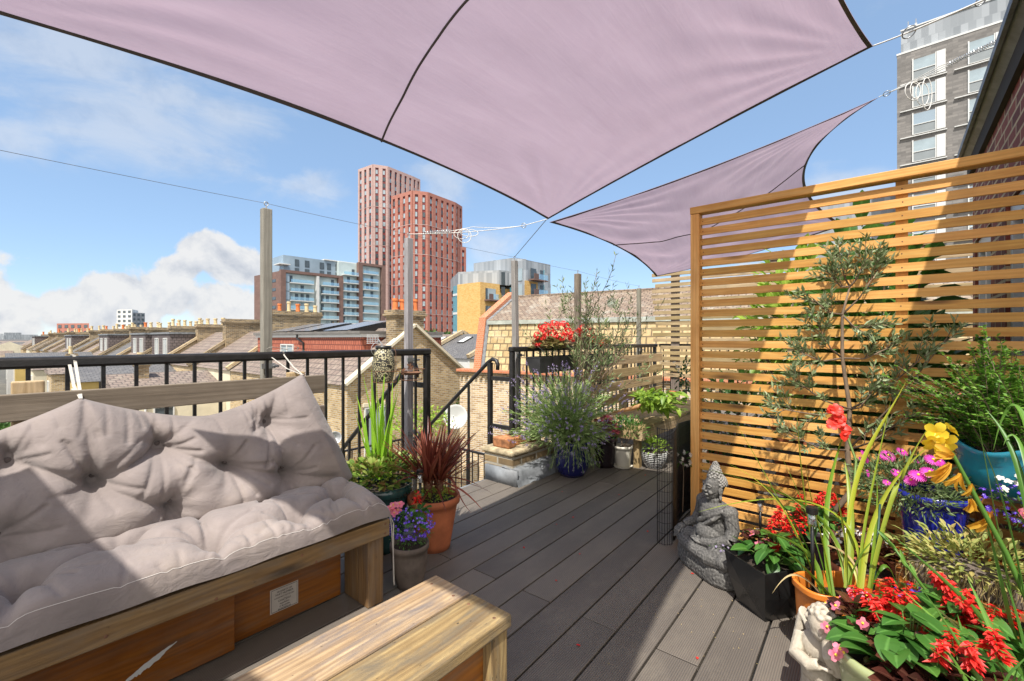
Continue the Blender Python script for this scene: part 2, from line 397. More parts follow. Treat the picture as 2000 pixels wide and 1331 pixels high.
M['soil'] = m_plain('soil', (.035, .024, .016), .95, .5, 60, .8, 120)
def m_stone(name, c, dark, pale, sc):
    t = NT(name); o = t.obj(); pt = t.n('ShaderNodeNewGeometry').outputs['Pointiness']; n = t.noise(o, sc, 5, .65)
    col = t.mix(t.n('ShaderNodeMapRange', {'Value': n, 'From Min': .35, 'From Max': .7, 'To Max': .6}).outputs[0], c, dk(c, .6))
    col = t.mix(t.n('ShaderNodeMapRange', {'Value': pt, 'From Min': .50, 'From Max': .455, 'To Max': .9}).outputs[0], col, dark)  # curvature colours creases with dirt and AO-like shade; raised edges paled next
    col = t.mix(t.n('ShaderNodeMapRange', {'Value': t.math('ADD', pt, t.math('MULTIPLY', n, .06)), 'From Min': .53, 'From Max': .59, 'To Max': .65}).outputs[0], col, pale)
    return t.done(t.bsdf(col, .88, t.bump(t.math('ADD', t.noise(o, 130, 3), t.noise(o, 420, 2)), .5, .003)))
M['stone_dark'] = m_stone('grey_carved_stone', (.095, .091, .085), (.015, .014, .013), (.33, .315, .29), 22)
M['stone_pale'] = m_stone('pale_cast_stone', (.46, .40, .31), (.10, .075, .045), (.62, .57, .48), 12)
M['black_plastic'] = m_plain('black_plastic', (.012, .012, .012), .3, .2, 10, .05)
M['clear'] = m_glass('clear_plastic', (.92, .92, .9), .08, .7)
M['orange_plastic'] = m_plain('orange_plastic', (.66, .20, .028), .35, .12, 9, .05)
M['label'] = m_plain('paper_label', (.55, .50, .45), .8, .08, 20, 0)
M['ink'] = m_plain('black_ink', (.02, .02, .02), .7, .1, 20, 0)
R = random.Random(7)
# ================================================================= deck
d = MB(); DR = rad(2.0); dc, ds = math.cos(DR), math.sin(DR)
Rz = Matrix.Rotation(DR, 3, 'Z')
def dpt(x, y, z): return Vector((x*dc-y*ds, x*ds+y*dc, z))
for k in range(-12, 14):
    v0 = .358+.1755*k; w = .1665
    if v0+w > 2.78: w = 2.78-v0
    if w < .03: continue
    js = [-3.2, (.4 if k % 2 else -.6) , (1.86 if k % 2 else 3.75), (4.85 if k % 2 else 6.1), 9.5]
    if k % 2: js = [-3.2, -.9, 1.86, 4.85, 9.5]
    else: js = [-3.2, .35, 3.72, 6.3, 9.5]
    for a, b in zip(js[:-1], js[1:]):
        d.box(dpt((a+b)/2, v0+w/2, -.0125), (b-a-.005, w, .025), rot=Rz, grain=0)
struct(d.build('deck', M['deck'], bevel=.0025))
s = MB(); s.b2(-3.3, 9.0, -2.0, 2.72, -.06, -.03); struct(s.build('deck_underlay', M['void']))
# ================================================================= bench
bn = thing('bench', 'long weathered pine sofa bench against the left black railing', 'bench', (.35, 2.2, 0))
b = MB(); b.b2(-.95, 1.288, 1.878, 1.922, .342, .424, grain=0); b.build('front_board', M['bench'], bn, bevel=.004)
b = MB(); b.b2(1.243, 1.288, 1.9225, 2.5, .342, .424, grain=1); b.build('end_board', M['bench'], bn, bevel=.004)
b = MB(); b.b2(1.2, 1.286, 1.93, 2.02, 0, .3415, grain=2); b.build('leg', M['bench'], bn, bevel=.004)
b = MB(); b.b2(1.2, 1.286, 2.022, 2.15, 0, .3415, grain=2); b.build('leg', M['bench'], bn, bevel=.004)
b = MB(); b.b2(1.2, 1.286, 2.42, 2.5, 0, .3415, grain=2); b.build('leg', M['bench'], bn, bevel=.004)
b = MB(); b.b2(-.9, -.82, 1.93, 2.1, 0, .3415, grain=2); b.build('leg', M['bench'], bn, bevel=.004)
b = MB()
for k in range(4): b.b2(-.95, 1.242, 1.925+k*.145, 2.06+k*.145, .395, .42, grain=0)
b.build('seat', M['bench'], bn)
for z0, z1 in ((.987, 1.09), (.815, .915), (.63, .73)):
    b = MB(); b.b2(-.95, 1.292, 2.528, 2.555, z0, z1, grain=0); b.build('back_plank', M['grey_wood'], bn, bevel=.004)
for u in (.115, 1.145, -.85):
    b = MB(); b.b2(u-.045, u+.045, 2.558, 2.60, 0, 1.135 if u < 1 else 1.112, grain=2); b.build('back_post', M['pallet'], bn, bevel=.005)
sc = MB()
for u, z in ((1.262, .405), (1.262, .36), (.86, .40), (.25, .37), (.55, .355), (.92, .35)):
    sc.lathe((0, 0, 0), [(.0, 0)], n=3) if 0 else None
    sc.sphere((u, 1.8775, z), (.006, .0016, .006), 8, 5)
sc.build('nail', M['rust'], bn)
# crates under the bench
for (u0, u1, v, z1, lab) in ((.682, 1.17, 2.13, .315, 'stained orange wine crate with a paper label, tucked under the bench end'), (-.62, .677, 2.085, .30, 'long stained orange crate with scraped white paint, under the middle of the bench')):
    c = thing('wooden_crate', lab, 'crate', ((u0+u1)/2, v+.14, 0))
    p = MB(); p.b2(u0, u1, v, v+.014, .012, z1, grain=0); p.build('front_panel', M['crate'], c, bevel=.002)
    p = MB(); p.b2(u0, u0+.014, v+.0145, v+.3, .012, z1, grain=1); p.b2(u1-.014, u1, v+.0145, v+.3, .012, z1, grain=1); p.build('side_panel', M['crate'], c)
    p = MB(); p.b2(u0, u1, v+.3005, v+.314, .012, z1, grain=0); p.build('back_panel', M['crate'], c)
    if v > 2.1:
        p = MB(); p.b2(.833, .957, v-.0015, v-.0002, .064, .172); lb = p.build('label', M['label'], c)
        p = MB()
        for q in ((.838, .952, .1665, .168), (.838, .952, .068, .0695), (.838, .8392, .0705, .1655), (.9508, .952, .0705, .1655)): p.b2(q[0], q[1], v-.0022, v-.0016, q[2], q[3])
        p.build('border', M['ink'], lb)
        rows = [('PROPERTY OF', .1, .0078), ('PART NUMBER', .082, .0098), ('AGREEMENT EXTENDED', .09, .0095), ('CHATEAU', .085, .0092), ('Appellation', .07, .007), ('12 Bouteilles', .074, .0085), ('BORDEAUX', .09, .008)]
        zz = .155
        for kk, (tx, ln, hh) in enumerate(rows):
            fc = bpy.data.curves.new('line', 'FONT'); fc.body = tx; fc.size = min(hh*1.35, ln/(len(tx)*.62)); fc.align_x = 'CENTER'; fc.extrude = .0002
            fc.materials.append(M['ink'])
            tmp = bpy.data.objects.new('tmp', fc); COL.objects.link(tmp); bpy.context.view_layer.update()
            me_ = bpy.data.meshes.new_from_object(tmp.evaluated_get(bpy.context.evaluated_depsgraph_get())); me_.name = 'lettering'; bpy.data.objects.remove(tmp)
            fo = bpy.data.objects.new('lettering', me_); COL.objects.link(fo); fo.parent = lb
            fo.matrix_basis = wm(lb).inverted() @ (Matrix.Translation((.895, v-.0022, zz-.006)) @ Matrix.Rotation(rad(90), 4, 'X'))
            zz -= .0125 if kk != 2 else .017
    else:
        p = MB(); tp_, bt_ = [], []
        for k in range(31):
            t = k/30; uu = .33+t*.15; z = .082+t*.064; w = .020*math.sin(math.pi*min(1, t*.95+.05))**.7
            tp_.append((uu, v-.0009, z+w*.45+.0025*R.random())); bt_.append((uu, v-.0009, z-w*(.55 if t < .75 else .25)-.008*R.random()*(t < .7)))
        for k in range(30): p.face([bt_[k], bt_[k+1], tp_[k+1], tp_[k]])
        p.build('paint_patch', M['white_paint'], c)
# ================================================================= cushions
def m_cushion():
    t = NT('cushion_canvas'); o = t.obj()
    n1 = t.noise(o, 3.2, 5, .6); n2 = t.noise(t.map(o, (11, 11, 17)), 1.2, 6, .6, 1.1)
    c = t.ramp(n1, [(.3, (.17, .143, .134)), (.55, (.235, .198, .185)), (.75, (.295, .252, .236))])
    c = t.mix(t.n('ShaderNodeMapRange', {'Value': t.noise(o, 1.7, 6, .7), 'From Min': .55, 'From Max': .75, 'To Max': .35}).outputs[0], c, (.27, .215, .15))
    wv = t.noise(o, 900, 1)
    return t.done(t.bsdf(c, .95, t.bump(t.math('ADD', t.math('MULTIPLY', n2, 1.), t.math('MULTIPLY', wv, .06)), .5, .012), Sheen_Weight=.15))
M['cushion'] = m_cushion()
def segd(p, a, b):
    ax, ay = a; bx, by = b; dx, dy = bx-ax, by-ay
    t = clamp(((p[0]-ax)*dx+(p[1]-ay)*dy)/(dx*dx+dy*dy+1e-9)); return math.hypot(p[0]-ax-t*dx, p[1]-ay-t*dy)
RC_ = random.Random(5)
def rays(tufts, n):
    out = []
    for q in tufts:
        for _ in range(n):
            a = RC_.uniform(0, 6.283); d0, d1 = RC_.uniform(.02, .045), RC_.uniform(.09, .19); b_ = a+RC_.uniform(-.3, .3)
            out.append(((q[0]+math.cos(a)*d0, q[1]+math.sin(a)*d0), (q[0]+math.cos(b_)*d1, q[1]+math.sin(b_)*d1), RC_.uniform(.005, .013)))
    return out
def ray_depth(p, rs):
    z = 0
    for a, b_, dd in rs:
        if abs(p[0]-a[0]) < .22 and abs(p[1]-a[1]) < .22: z += dd*math.exp(-(segd(p, a, b_)/.0085)**2)
    return z
def tuft_depth(p, tufts, creases, a=.075, w=.055, ca=.034, cw=.02):
    z = 0
    for q in tufts:
        dd = math.hypot(p[0]-q[0], p[1]-q[1]); z += a*math.exp(-(dd/w)**2*.7)+.026*math.exp(-dd/.12)
        th = math.atan2(p[1]-q[1], p[0]-q[0])
        z += .004*math.sin(th*7+q[0]*31)*math.exp(-(dd-.07)**2/.004)
    for (i, j) in creases:
        q = i if isinstance(i, tuple) else tufts[i]; r = j if isinstance(j, tuple) else tufts[j]
        z += ca*math.exp(-(segd(p, q, r)/cw)**1.3)
    return z
BT = [(.494, .838), (.942, .877), (.279, .755), (.737, .721), (.982, .648), (.509, .618), (.062, .855), (.036, .643), (-.16, .75)]
BC = [(0, 3), (3, 4), (2, 5), (6, 2), (0, 2), (4, 1), (0, (.45, 1.0)), (1, (1.02, 1.08)), (2, (.257, 1.04)), (6, (.06, 1.02)), (4, (1.2, .6)), (5, (.6, .5))]
def top_z(u):
    pk = [(-.65, 1.04), (.255, 1.062), (1.145, 1.105)]
    for (a, za), (b_, zb) in zip(pk[:-1], pk[1:]):
        if u <= b_ or b_ == 1.145:
            t = clamp((u-a)/(b_-a)); return lerp(za, zb, t)-.15*(1-abs(2*t-1)**1.5)
BR = rays(BT, 7)+[((u_, top_z(u_)+.0), (u_+RC_.uniform(-.03, .03), top_z(u_)-RC_.uniform(.05, .14)), RC_.uniform(.006, .014)) for u_ in [RC_.uniform(-.3, 1.15) for _ in range(26)]]
def back_fn(side):
    def fn(s, t):
        ub = -.75+s*2.115; ut = -.75+s*1.897; u = lerp(ub, ut, t**.9)
        z = lerp(.52, top_z(ut), t); v = lerp(2.36, 2.50, t)
        prof = (max(0, 4*t*(1-t))**.38)*(max(0, min(1, 4*s*(1-s)*6))**.4)
        if side < 0:
            th = .035*prof; off = th
            return (u, min(v+off, 2.524), z)
        off = .195*prof*(1.15-.5*t)
        off -= (tuft_depth((u, z), BT, BC)+ray_depth((u, z), BR))*prof**.5
        off += .012*noise.noise((u*3.5, z*4.5, 3))*prof+.003*noise.noise((u*17, z*22, 1))*prof
        off = max(off, -.012)
        return (u, v-off, z-.05*prof*(1-t)**2)
    return fn
bk = thing('back_cushion', 'grey tufted back cushion tied up to the railing above the bench', 'cushion', (.3, 2.4, .5))
b = MB(); NU, NV = 300, 130
f1, f2 = back_fn(1), back_fn(-1)
b.grid(f1, NU, NV); i0 = len(b.v)
b.grid(lambda s_, t_: f2(1-s_, t_), 60, 30)
b.build('pad', M['cushion'], bk, smooth=True)
def tape(name, paths, parent, w=.011):
    p = MB()
    for pa in paths:
        pa = [Vector(q) for q in pa]
        for a, c in zip(pa[:-1], pa[1:]): p.bar(a, c, w, .0016, grain=None)
    return p.build(name, M['tape'], parent)
M['button'] = m_plain('dark_button', (.10, .08, .075), .9, .1, 30, 0)
def buttons(fn, pts, parent, axis):
    best = {}
    for a in range(0, 191):
        for c_ in range(2, 83):
            p = fn(a/190, c_/84); k_ = (p[0], p[2] if axis else p[1])
            for i_, q in enumerate(pts):
                dd = (k_[0]-q[0])**2+(k_[1]-q[1])**2
                if i_ not in best or dd < best[i_][0]: best[i_] = (dd, p)
    for dd, p in best.values():
        if dd < .0006:
            b = MB(); b.sphere(p, (.011, .006, .011) if axis else (.011, .011, .006), 10, 6); b.build('button', M['button'], parent, smooth=True)
buttons(f1, BT, bk, True)
tape('tie', [[(.255, 2.485, 1.06), (.262, 2.60, 1.10), (.268, 2.788, 1.195), (.266, 2.80, 1.226), (.262, 2.85, 1.227), (.26, 2.862, 1.17)], [(.255, 2.487, 1.06), (.248, 2.62, 1.10), (.25, 2.787, 1.185)]], bk)
bow = [[(1.145, 2.49, 1.10), (1.15, 2.62, 1.14), (1.17, 2.786, 1.20), (1.17, 2.80, 1.226), (1.17, 2.85, 1.227)], [(1.145, 2.492, 1.10), (1.12, 2.63, 1.13), (1.10, 2.787, 1.19)]]
for sg in (-1, 1):
    bow.append([(1.17+sg*.09*math.sin(a)*1.0, 2.80-.01*math.sin(2*a), 1.232+.012*math.sin(2*a)+.008) for a in [k*math.pi/8 for k in range(9)]])
bow.append([(1.17, 2.79, 1.233), (1.23, 2.78, 1.23), (1.29, 2.783, 1.228)])
tape('tie', bow, bk, .008)
b = MB(); b.tube([f1(1, t/30) for t in range(31)], .006, 6); b.build('piping', M['cushion'], bk, smooth=True)
ST = [(.320, 2.15), (.561, 1.985), (.593, 2.33), (1.112, 2.31), (1.10, 2.05), (.075, 2.03), (.87, 1.99), (.02, 2.32), (.86, 2.3), (-.2, 2.1)]
SCR = [(1, (.565, 1.86)), (4, (1.14, 1.86)), (5, (.04, 1.86)), (6, (.9, 1.86)), (0, 1), (1, 6), (4, 6), (0, 5), (2, 1), (3, 4), (1, (.5, 2.1)), (4, (1.22, 2.13)), (0, (.42, 2.2))]
SRY = rays(ST, 7)+[((u_, 1.86), (u_+RC_.uniform(-.03, .03), 1.86+RC_.uniform(.04, .10)), RC_.uniform(.006, .012)) for u_ in [RC_.uniform(-.3, 1.25) for _ in range(26)]]
def seat_fn(side):
    def fn(s, t):
        u = -.75+s*2.03+.02*noise.noise((t*3, s*2, 9))*(s > .9); v = lerp(1.852, 2.36, t)
        prof = (max(0, 4*t*(1-t))**.36)*(max(0, min(1, 4*s*(1-s)*7))**.42)
        wav = .012*noise.noise((u*4, 0, 5))
        if side < 0: return (u, v+(1-prof)*.0, .446+wav*(1-t)-.018*prof)
        h = .155*prof-(tuft_depth((u, v), ST, SCR, .065, .045, .028, .018)+ray_depth((u, v), SRY))*prof**.6
        h += .010*noise.noise((u*3, v*5, 8))*prof+.0025*noise.noise((u*16, v*24, 2))*prof
        return (u, v-.022*math.sin(math.pi*clamp(t*5))*(t < .2), .446+wav*(1-t)+max(h, 0))
    return fn
sk = thing('seat_cushion', 'grey tufted seat cushion lying on the pine bench', 'cushion', (.3, 2.15, .42))
b = MB(); g1, g2 = seat_fn(1), seat_fn(-1)
b.grid(g1, 300, 104); b.grid(lambda s_, t_: g2(1-s_, t_), 60, 24); b.build('pad', M['cushion'], sk, smooth=True)
buttons(g1, ST[:7], sk, False)
M['stitch'] = m_plain('pale_stitching', (.62, .58, .54), .9, .05, 10, 0)
b = MB(); b.tube([Vector(g1(s_/120, .045))+Vector((0, -.0005, .0008)) for s_ in range(121)], .0009, 4); b.build('seam', M['stitch'], sk)
tape('tie', [[(1.275, 1.86, .45), (1.297, 1.862, .40), (1.30, 1.868, .26), (1.304, 1.87, .11)], [(1.275, 1.86, .45), (1.30, 1.885, .39), (1.312, 1.885, .24), (1.31, 1.875, .09)]], sk, .006)
# ================================================================= coffee table
tb = thing('coffee_table', 'low weathered plank coffee table in front of the bench', 'table', (.45, 1.17, 0))
for v0, v1 in ((.975, 1.164), (1.173, 1.363)):
    b = MB(); b.b2(-.5, 1.145, v0, v1, .338, .382, grain=0); pk = b.build('plank', M['table'], tb, bevel=.006)
    b = MB()
    for q in (.03, .15):
        b.sphere((1.09, v0+q, .382), (.006, .006, .0012), 8, 4)
    b.build('nail', M['rust'], pk)
b = MB(); b.b2(1.055, 1.135, .985, 1.075, 0, .3375, grain=2); b.build('leg', M['table'], tb, bevel=.006)
b = MB(); b.b2(1.055, 1.135, 1.265, 1.355, 0, .3375, grain=2); b.build('leg', M['table'], tb, bevel=.006)
b = MB(); b.b2(-.45, -.37, .985, 1.355, 0, .3375, grain=2); b.build('leg', M['table'], tb, bevel=.006)
b = MB(); b.b2(-.369, 1.054, 1.02, 1.042, .02, .3375, grain=0); b.build('apron', M['crate'], tb)
b = MB(); b.b2(1.09, 1.112, 1.0755, 1.2645, .02, .3375, grain=1); b.build('end_panel', M['crate'], tb)
# ================================================================= railings
def railing(name, label, u0, u1, first, pitch, posts):
    t = thing(name, label, 'railing', ((u0+u1)/2, 2.82, 0))
    b = MB(); b.b2(u0, u1, 2.79, 2.85, 1.172, 1.222, grain=None); b.build('handrail', M['iron'], t, bevel=.012)
    b = MB(); b.b2(u0, u1, 2.80, 2.84, .085, .10); b.build('bottom_rail', M['iron'], t)
    u = first
    while u < u1-.02:
        if min(abs(u-p) for p in posts) > .035 and u > u0:
            b = MB(); b.b2(u-.0075, u+.0075, 2.8125, 2.8275, .1005, 1.1715); b.build('baluster', M['iron'], t)
        u += pitch
    for p in posts:
        b = MB(); b.b2(p-.021, p+.021, 2.797, 2.843, -.25 if p < 2.5 else .30, 1.1715); b.build('post', M['iron'], t, bevel=.004)
    return t
railing('railing', 'black iron railing behind the cushioned bench', -1.2, 2.30, .006, .12, [2.275])
railing('railing', 'black iron railing carrying the red geranium box, right of the stair gap', 3.285, 6.75, 3.43, .112, [3.315, 5.0, 6.7])
def stair_rail(label, u, v_top, bars):
    t = thing('stair_handrail', label, 'handrail', (u, v_top, -1))
    sl = -.81
    def zz(v): return 1.075+(v-v_top)*sl
    b = MB(); path = [(u+.0, v_top-.10, .99), (u, v_top-.105, 1.045), (u, v_top-.08, 1.085), (u, v_top-.03, 1.095), (u, v_top+.03, 1.06), (u, 5.4, zz(5.4))]
    b.tube(path, .02, 8); b.build('handrail', M['iron'], t, smooth=True)
    b = MB(); b.b2(u-.02, u+.02, v_top-.02, v_top+.02, -.35, 1.06); b.build('post', M['iron'], t)
    for k in range(1, 8):
        v = v_top+.31*k; b = MB(); b.b2(u-.01, u+.01, v-.01, v+.01, zz(v)-1.15, zz(v)-.01); b.build('baluster', M['iron'], t)
    for z in bars:
        b = MB(); b.b2(u-.012, u+.012, 2.845, v_top-.0205, z-.02, z+.02); b.build('cross_bar', M['iron'], t)
    return t
stair_rail('sloping black stair handrail with a curled top, right of the stair gap', 3.315, 3.11, (.905, .43))
stair_rail('sloping black stair handrail behind the iris pot, left of the stair gap', 2.275, 3.05, (.93,))
# fire escape
st = thing('fire_escape', 'grey metal stair going down between the two stair handrails', 'stairs', (2.8, 3.5, -2))
for k in range(9):
    b = MB(); b.b2(2.31, 3.28, 2.80+.245*k, 3.03+.245*k, -.06-.2*k-.03, -.06-.2*k); b.build('tread', M['lead'], st)
for u in (2.295, 3.295):
    b = MB(); b.bar((u, 2.8, -.12), (u, 5.1, -1.98), .02, .16); b.build('stringer', M['iron'], st)
def low_rail(label, a, b_, n, posts=(0, 1)):
    t = thing('landing_railing', label, 'railing', (a[0], a[1], a[2]-1)); a, b_ = Vector(a), Vector(b_); dn = Vector((0, 0, 1))
    q = MB(); q.bar(a, b_, .03, .025); q.build('handrail', M['iron'], t)
    q = MB(); q.bar(a-dn, b_-dn, .03, .02); q.build('bottom_rail', M['iron'], t)
    for k in range(n+1):
        p = a.lerp(b_, k/n); q = MB(); q.bar(p-dn*.99, p-dn*.015, .012, .012); q.build('baluster', M['iron'], t)
low_rail('black landing railing at the foot of the fire escape, against the gable wall', (2.6, 5.6, -.2), (4.2, 5.6, -.2), 15)
low_rail('black landing railing beside the fire escape, before the buff brick wall', (4.22, 3.2, -.2), (4.22, 5.58, -.2), 22)
b = MB(); b.b2(2.2, 4.4, 5.1, 5.7, -1.28, -1.22); tag(b.build('landing', M['asphalt']), 'grey landing platform at the foot of the fire escape', 'landing')
# ================================================================= posts with wires
posts = [(1.12, 2.92, 2.09, .027, 'tall silvered wooden post behind the bench, topped by an eye hook'), (2.175, 2.92, 2.09, .027, 'tall wooden post beside the hanging lantern, clamped to the railing'), (3.48, 2.90, 2.08, .027, 'tall leaning wooden post at the right of the stair gap'),
         (4.64, 2.91, 2.08, .034, 'grey wooden post rising behind the olive shrub and geraniums'), (6.32, 2.91, 2.05, .028, 'slim wooden post near the old trellis corner')]
for k, (u, v, z, h, lab) in enumerate(posts):
    t = thing('wooden_post', lab, 'post', (u, v, -1.3), 0, 'wooden posts along the railing')
    lean = {2: -.035, 4: .02}.get(k, 0)
    b = MB(); b.bar((u-lean, v, -1.3), (u+lean, v, z), h*2, h*2-.004); b.build('pole', M['post_wood'] if k != 3 else M['grey_wood'], t, bevel=.004)
    b = MB(); b.tube([(u+lean, v, z-.01), (u+lean, v, z+.02)], .004, 6)
    b.tube([(u+lean+.012*math.sin(a), v, z+.032-.012*math.cos(a)) for a in [q*math.pi/6 for q in range(13)]], .003, 6); b.build('eye_hook', M['galv'], t)
    for zc in (1.12, .55):
        b = MB(); b.b2(u-h-.012, u+h+.012, v-h-.012, v-h-.004, zc, zc+.03); b.b2(u+h+.001, u+h+.012, v-h-.0045, v+h, zc, zc+.03); b.tube([(u+h+.006, v-h-.005, zc+.015), (u+h+.006, 2.83, zc+.015)], .008, 6)
        b.build('bracket', M['galv'], t)
def cable(name, label, path, r, m, sag=0, cat='wire', parent=None, n=16):
    pts = []
    for a, c in zip(path[:-1], path[1:]):
        a, c = Vector(a), Vector(c)
        for k in range(n+1):
            t = k/n; p = a.lerp(c, t); p.z -= sag*4*t*(1-t)*(c-a).length; pts.append(p)
    b = MB(); b.tube(pts, r, 5); o = b.build(name, m, parent, smooth=True)
    if parent is None: tag(o, label, cat)
    return o
tops = [(p[0]+{2: -.035, 4: .02}.get(k, 0), p[1], p[2]+.035) for k, p in enumerate(posts)]
cable('support_wire', 'thin wire strung from eye hook to eye hook across the tops of the posts', [(-1.6, 2.92, 2.12), *tops], .0013, M['rope_d'], .006)
# ================================================================= shade sails
def m_sail():
    t = NT('mauve_sail_cloth'); o = t.obj(); uv = t.uv()
    st = t.noise(t.map(uv, (2.2, 16, 1)), 1., 5, .6, .9)
    c = t.ramp(st, [(.2, (.45, .345, .425)), (.55, (.475, .37, .45)), (.8, (.50, .395, .475))])
    c = t.mix(t.n('ShaderNodeMapRange', {'Value': t.noise(uv, 3.0, 6, .7, .6), 'From Min': .45, 'From Max': .7, 'To Max': .22}).outputs[0], c, (.39, .30, .36))
    nr = t.bump(t.math('ADD', t.noise(t.map(uv, (2, 14, 1)), 1.5, 5, .6, 1.), t.math('MULTIPLY', t.noise(uv, 600, 1), 0.03)), .1, .03)
    df = t.n('ShaderNodeBsdfDiffuse', {'Color': c, 'Normal': nr}).outputs[0]
    tr = t.n('ShaderNodeBsdfTranslucent', {'Color': c, 'Normal': nr}).outputs[0]
    return t.done(t.n('ShaderNodeMixShader', {0: .43, 1: df, 2: tr}).outputs[0])
M['sail'] = m_sail(); M['hem'] = m_plain('dark_sail_hem', (.10, .085, .08), .85, .2, 20, .2)
def arc(a, b_, mid):                       # quadratic through mid at t = .5
    a, b_, mid = Vector(a), Vector(b_), Vector(mid); c = mid*2-(a+b_)/2
    return lambda t: a*(1-t)**2+c*2*t*(1-t)+b_*t*t
def sail(label, A, B_, C, D_, mAB, mBC, mDC, mAD, sag, seam_t, hemw, rip=.0):
    # A-B near/far edge (u end), D-C opposite; s runs A->D, t runs A->B
    ab, dc_, ad, bc = arc(A, B_, mAB), arc(D_, C, mDC), arc(A, D_, mAD), arc(B_, C, mBC)
    def fn(s, t):
        p = ab(t)*(1-s)+dc_(t)*s+ad(s)*(1-t)+bc(s)*t-(Vector(A)*(1-s)*(1-t)+Vector(B_)*(1-s)*t+Vector(D_)*s*(1-t)+Vector(C)*s*t)
        w = 16*s*(1-s)*t*(1-t)
        p.z += sag*w+.035*w**.5*noise.noise((s*2.2, t*5, 4))+.003*w**.3*noise.noise((s*4+t*5, t*22, 6))+rip*noise.noise((s*9, t*6, 2))*w**.4
        for cs, ct in ((0, 0), (0, 1), (1, 1), (1, 0)):
            a_, b_ = abs(s-cs)*1.4, abs(t-ct); dd = math.hypot(a_, b_)
            if dd < .75: an = math.atan2(b_, a_+1e-6); p.z += .010*math.sin(an*26+cs*3+ct*5+2*noise.noise((an*4, dd*3, cs)))*math.exp(-((dd-.22)/.24)**2)*w**.35
        p.z += .012*noise.noise((s*2+t*9, t*4-s*7, 8))*w**.5
        return p
    t = thing('shade_sail', label, 'sail', A)
    b = MB(); b.grid(fn, 130, 100, uvs=(3.2, 2.2)); o = b.build('cloth', M['sail'], t, smooth=True)
    for f in (lambda q: (0, q), lambda q: (1, q), lambda q: (q, 0), lambda q: (q, 1)):
        b = MB()
        def hf(a, c, f=f):
            s_, t_ = f(a); e = .5-c
            if s_ in (0, 1) and f(.3)[0] == s_: s2, t2 = (hemw*c if s_ == 0 else 1-hemw*c), t_
            else: s2, t2 = s_, (hemw*1.3*c if t_ == 0 else 1-hemw*1.3*c)
            p = fn(s2, t2); p.z -= .004; return p
        b.grid(hf, 60, 2); b.build('hem', M['hem'], t, smooth=True)
    b = MB(); b.tube([fn(seam_t+.085*math.sin(math.pi*k/60), k/60)-Vector((0, 0, .005)) for k in range(61)], .005, 6); b.build('seam', M['hem'], t, smooth=True)
    return t
A1 = W(1070, 428, 3.62); B1 = W(1705, 90, 2.46); C1 = Vector((-.16, .02, 2.86)); D1 = Vector((-.10, 2.07, 2.27))
sail('large mauve shade sail overhead, its corner tied to the leaning post', A1, B1, C1, D1, (A1+B1)/2+Vector((-.06, 0, -.015)), (1.5, .24, 2.86), (-.06, 1.05, 2.55), W(745, 275, 2.16), -.01, .5, .0075)
A2 = W(1073, 434, 4.15); B2 = W(1716, 190, 3.4); D2 = W(1281, 540, 5.75); C2 = W(1648, 440, 5.0)
sail('smaller mauve shade sail sagging beyond the large one, above the slatted screen', A2, B2, C2, D2, (A2+B2)/2+Vector((.05, 0, -.03)), W(1572, 338, 4.3), W(1450, 500, 5.4), W(1215, 487, 4.9), -.10, .42, .010, .035)
A3 = Vector((-.66, .02, 2.86)); sail('mauve shade sail behind the photographer, next to the large one', Vector((-.63, 2.07, 2.27)), A3, Vector((-3.4, .0, 2.9)), Vector((-3.4, 2.1, 2.3)), (-.68, 1.05, 2.56), (-2, .15, 2.86), (-3.3, 1.05, 2.6), (-2, 1.95, 2.28), .08, .5, .011)
# cords of the sails
rg = MB()
def ringm(c, r, nrm, m, parent, name='ring'):
    b = MB(); n = Vector(nrm).normalized(); x = n.orthogonal().normalized(); y = n.cross(x)
    b.tube([Vector(c)+(x*math.cos(a)+y*math.sin(a))*r for a in [q*math.pi/8 for q in range(17)]], .003, 6, cap=False); return b.build(name, m, parent, smooth=True)
cable('tension_wire', 'taut wire from the leaning post up to the sail corner', [tops[2], A1+Vector((0, .01, .0))], .003, M['rope_d'], 0, 'wire')
t = thing('sail_cord', 'white cord with coiled spring between the lantern post and the sail corner', 'cord', tops[1])
q1 = W(1023, 441, 3.6); cable('cord', '', [tops[1], q1], .003, M['rope_w'], .02, parent=t); cable('cord', '', [q1, A1], .003, M['rope_w'], .0, parent=t)
cable('cord', '', [tops[1], tuple(Vector(tops[1]).lerp(q1, .55)+Vector((0, 0, .02))), q1], .0022, M['rope_w'], .03, parent=t); ringm(q1, .018, (1, .4, .2), M['galv'], t)
def helix(p, q, r, turns, wr=.0025):
    p, q = Vector(p), Vector(q); dd = q-p; x = dd.orthogonal().normalized(); y = dd.normalized().cross(x); b = MB(); N = turns*10
    b.tube([p+dd*(k/N)+(x*math.cos(2*math.pi*k/10)+y*math.sin(2*math.pi*k/10))*r for k in range(N+1)], wr, 5); return b
a_, c_ = Vector(tops[1]), q1
helix(a_.lerp(c_, .12), a_.lerp(c_, .36), .012, 16).build('spring', M['galv'], t)
def loops(base, n, drop, parent, rnd):
    b = MB()
    for k in range(n):
        p = Vector(base)+Vector((rnd.uniform(-.05, .05), rnd.uniform(-.05, .05), 0)); dr = drop*rnd.uniform(.55, 1.1); w = rnd.uniform(.02, .05)
        b.tube([p+Vector((w*math.sin(a)*1.2, -w*math.sin(a), -dr*(1-math.cos(a))/2)) for a in [q*math.pi/8 for q in range(17)]], .0028, 5)
    return b.build('loose_loop', M['rope_w'], parent, smooth=True)
loops(a_.lerp(c_, .48), 3, .10, t, random.Random(3))
t = thing('sail_cord', 'white cord with hanging loops and a spring from the smaller sail to the brick house', 'cord', B2)
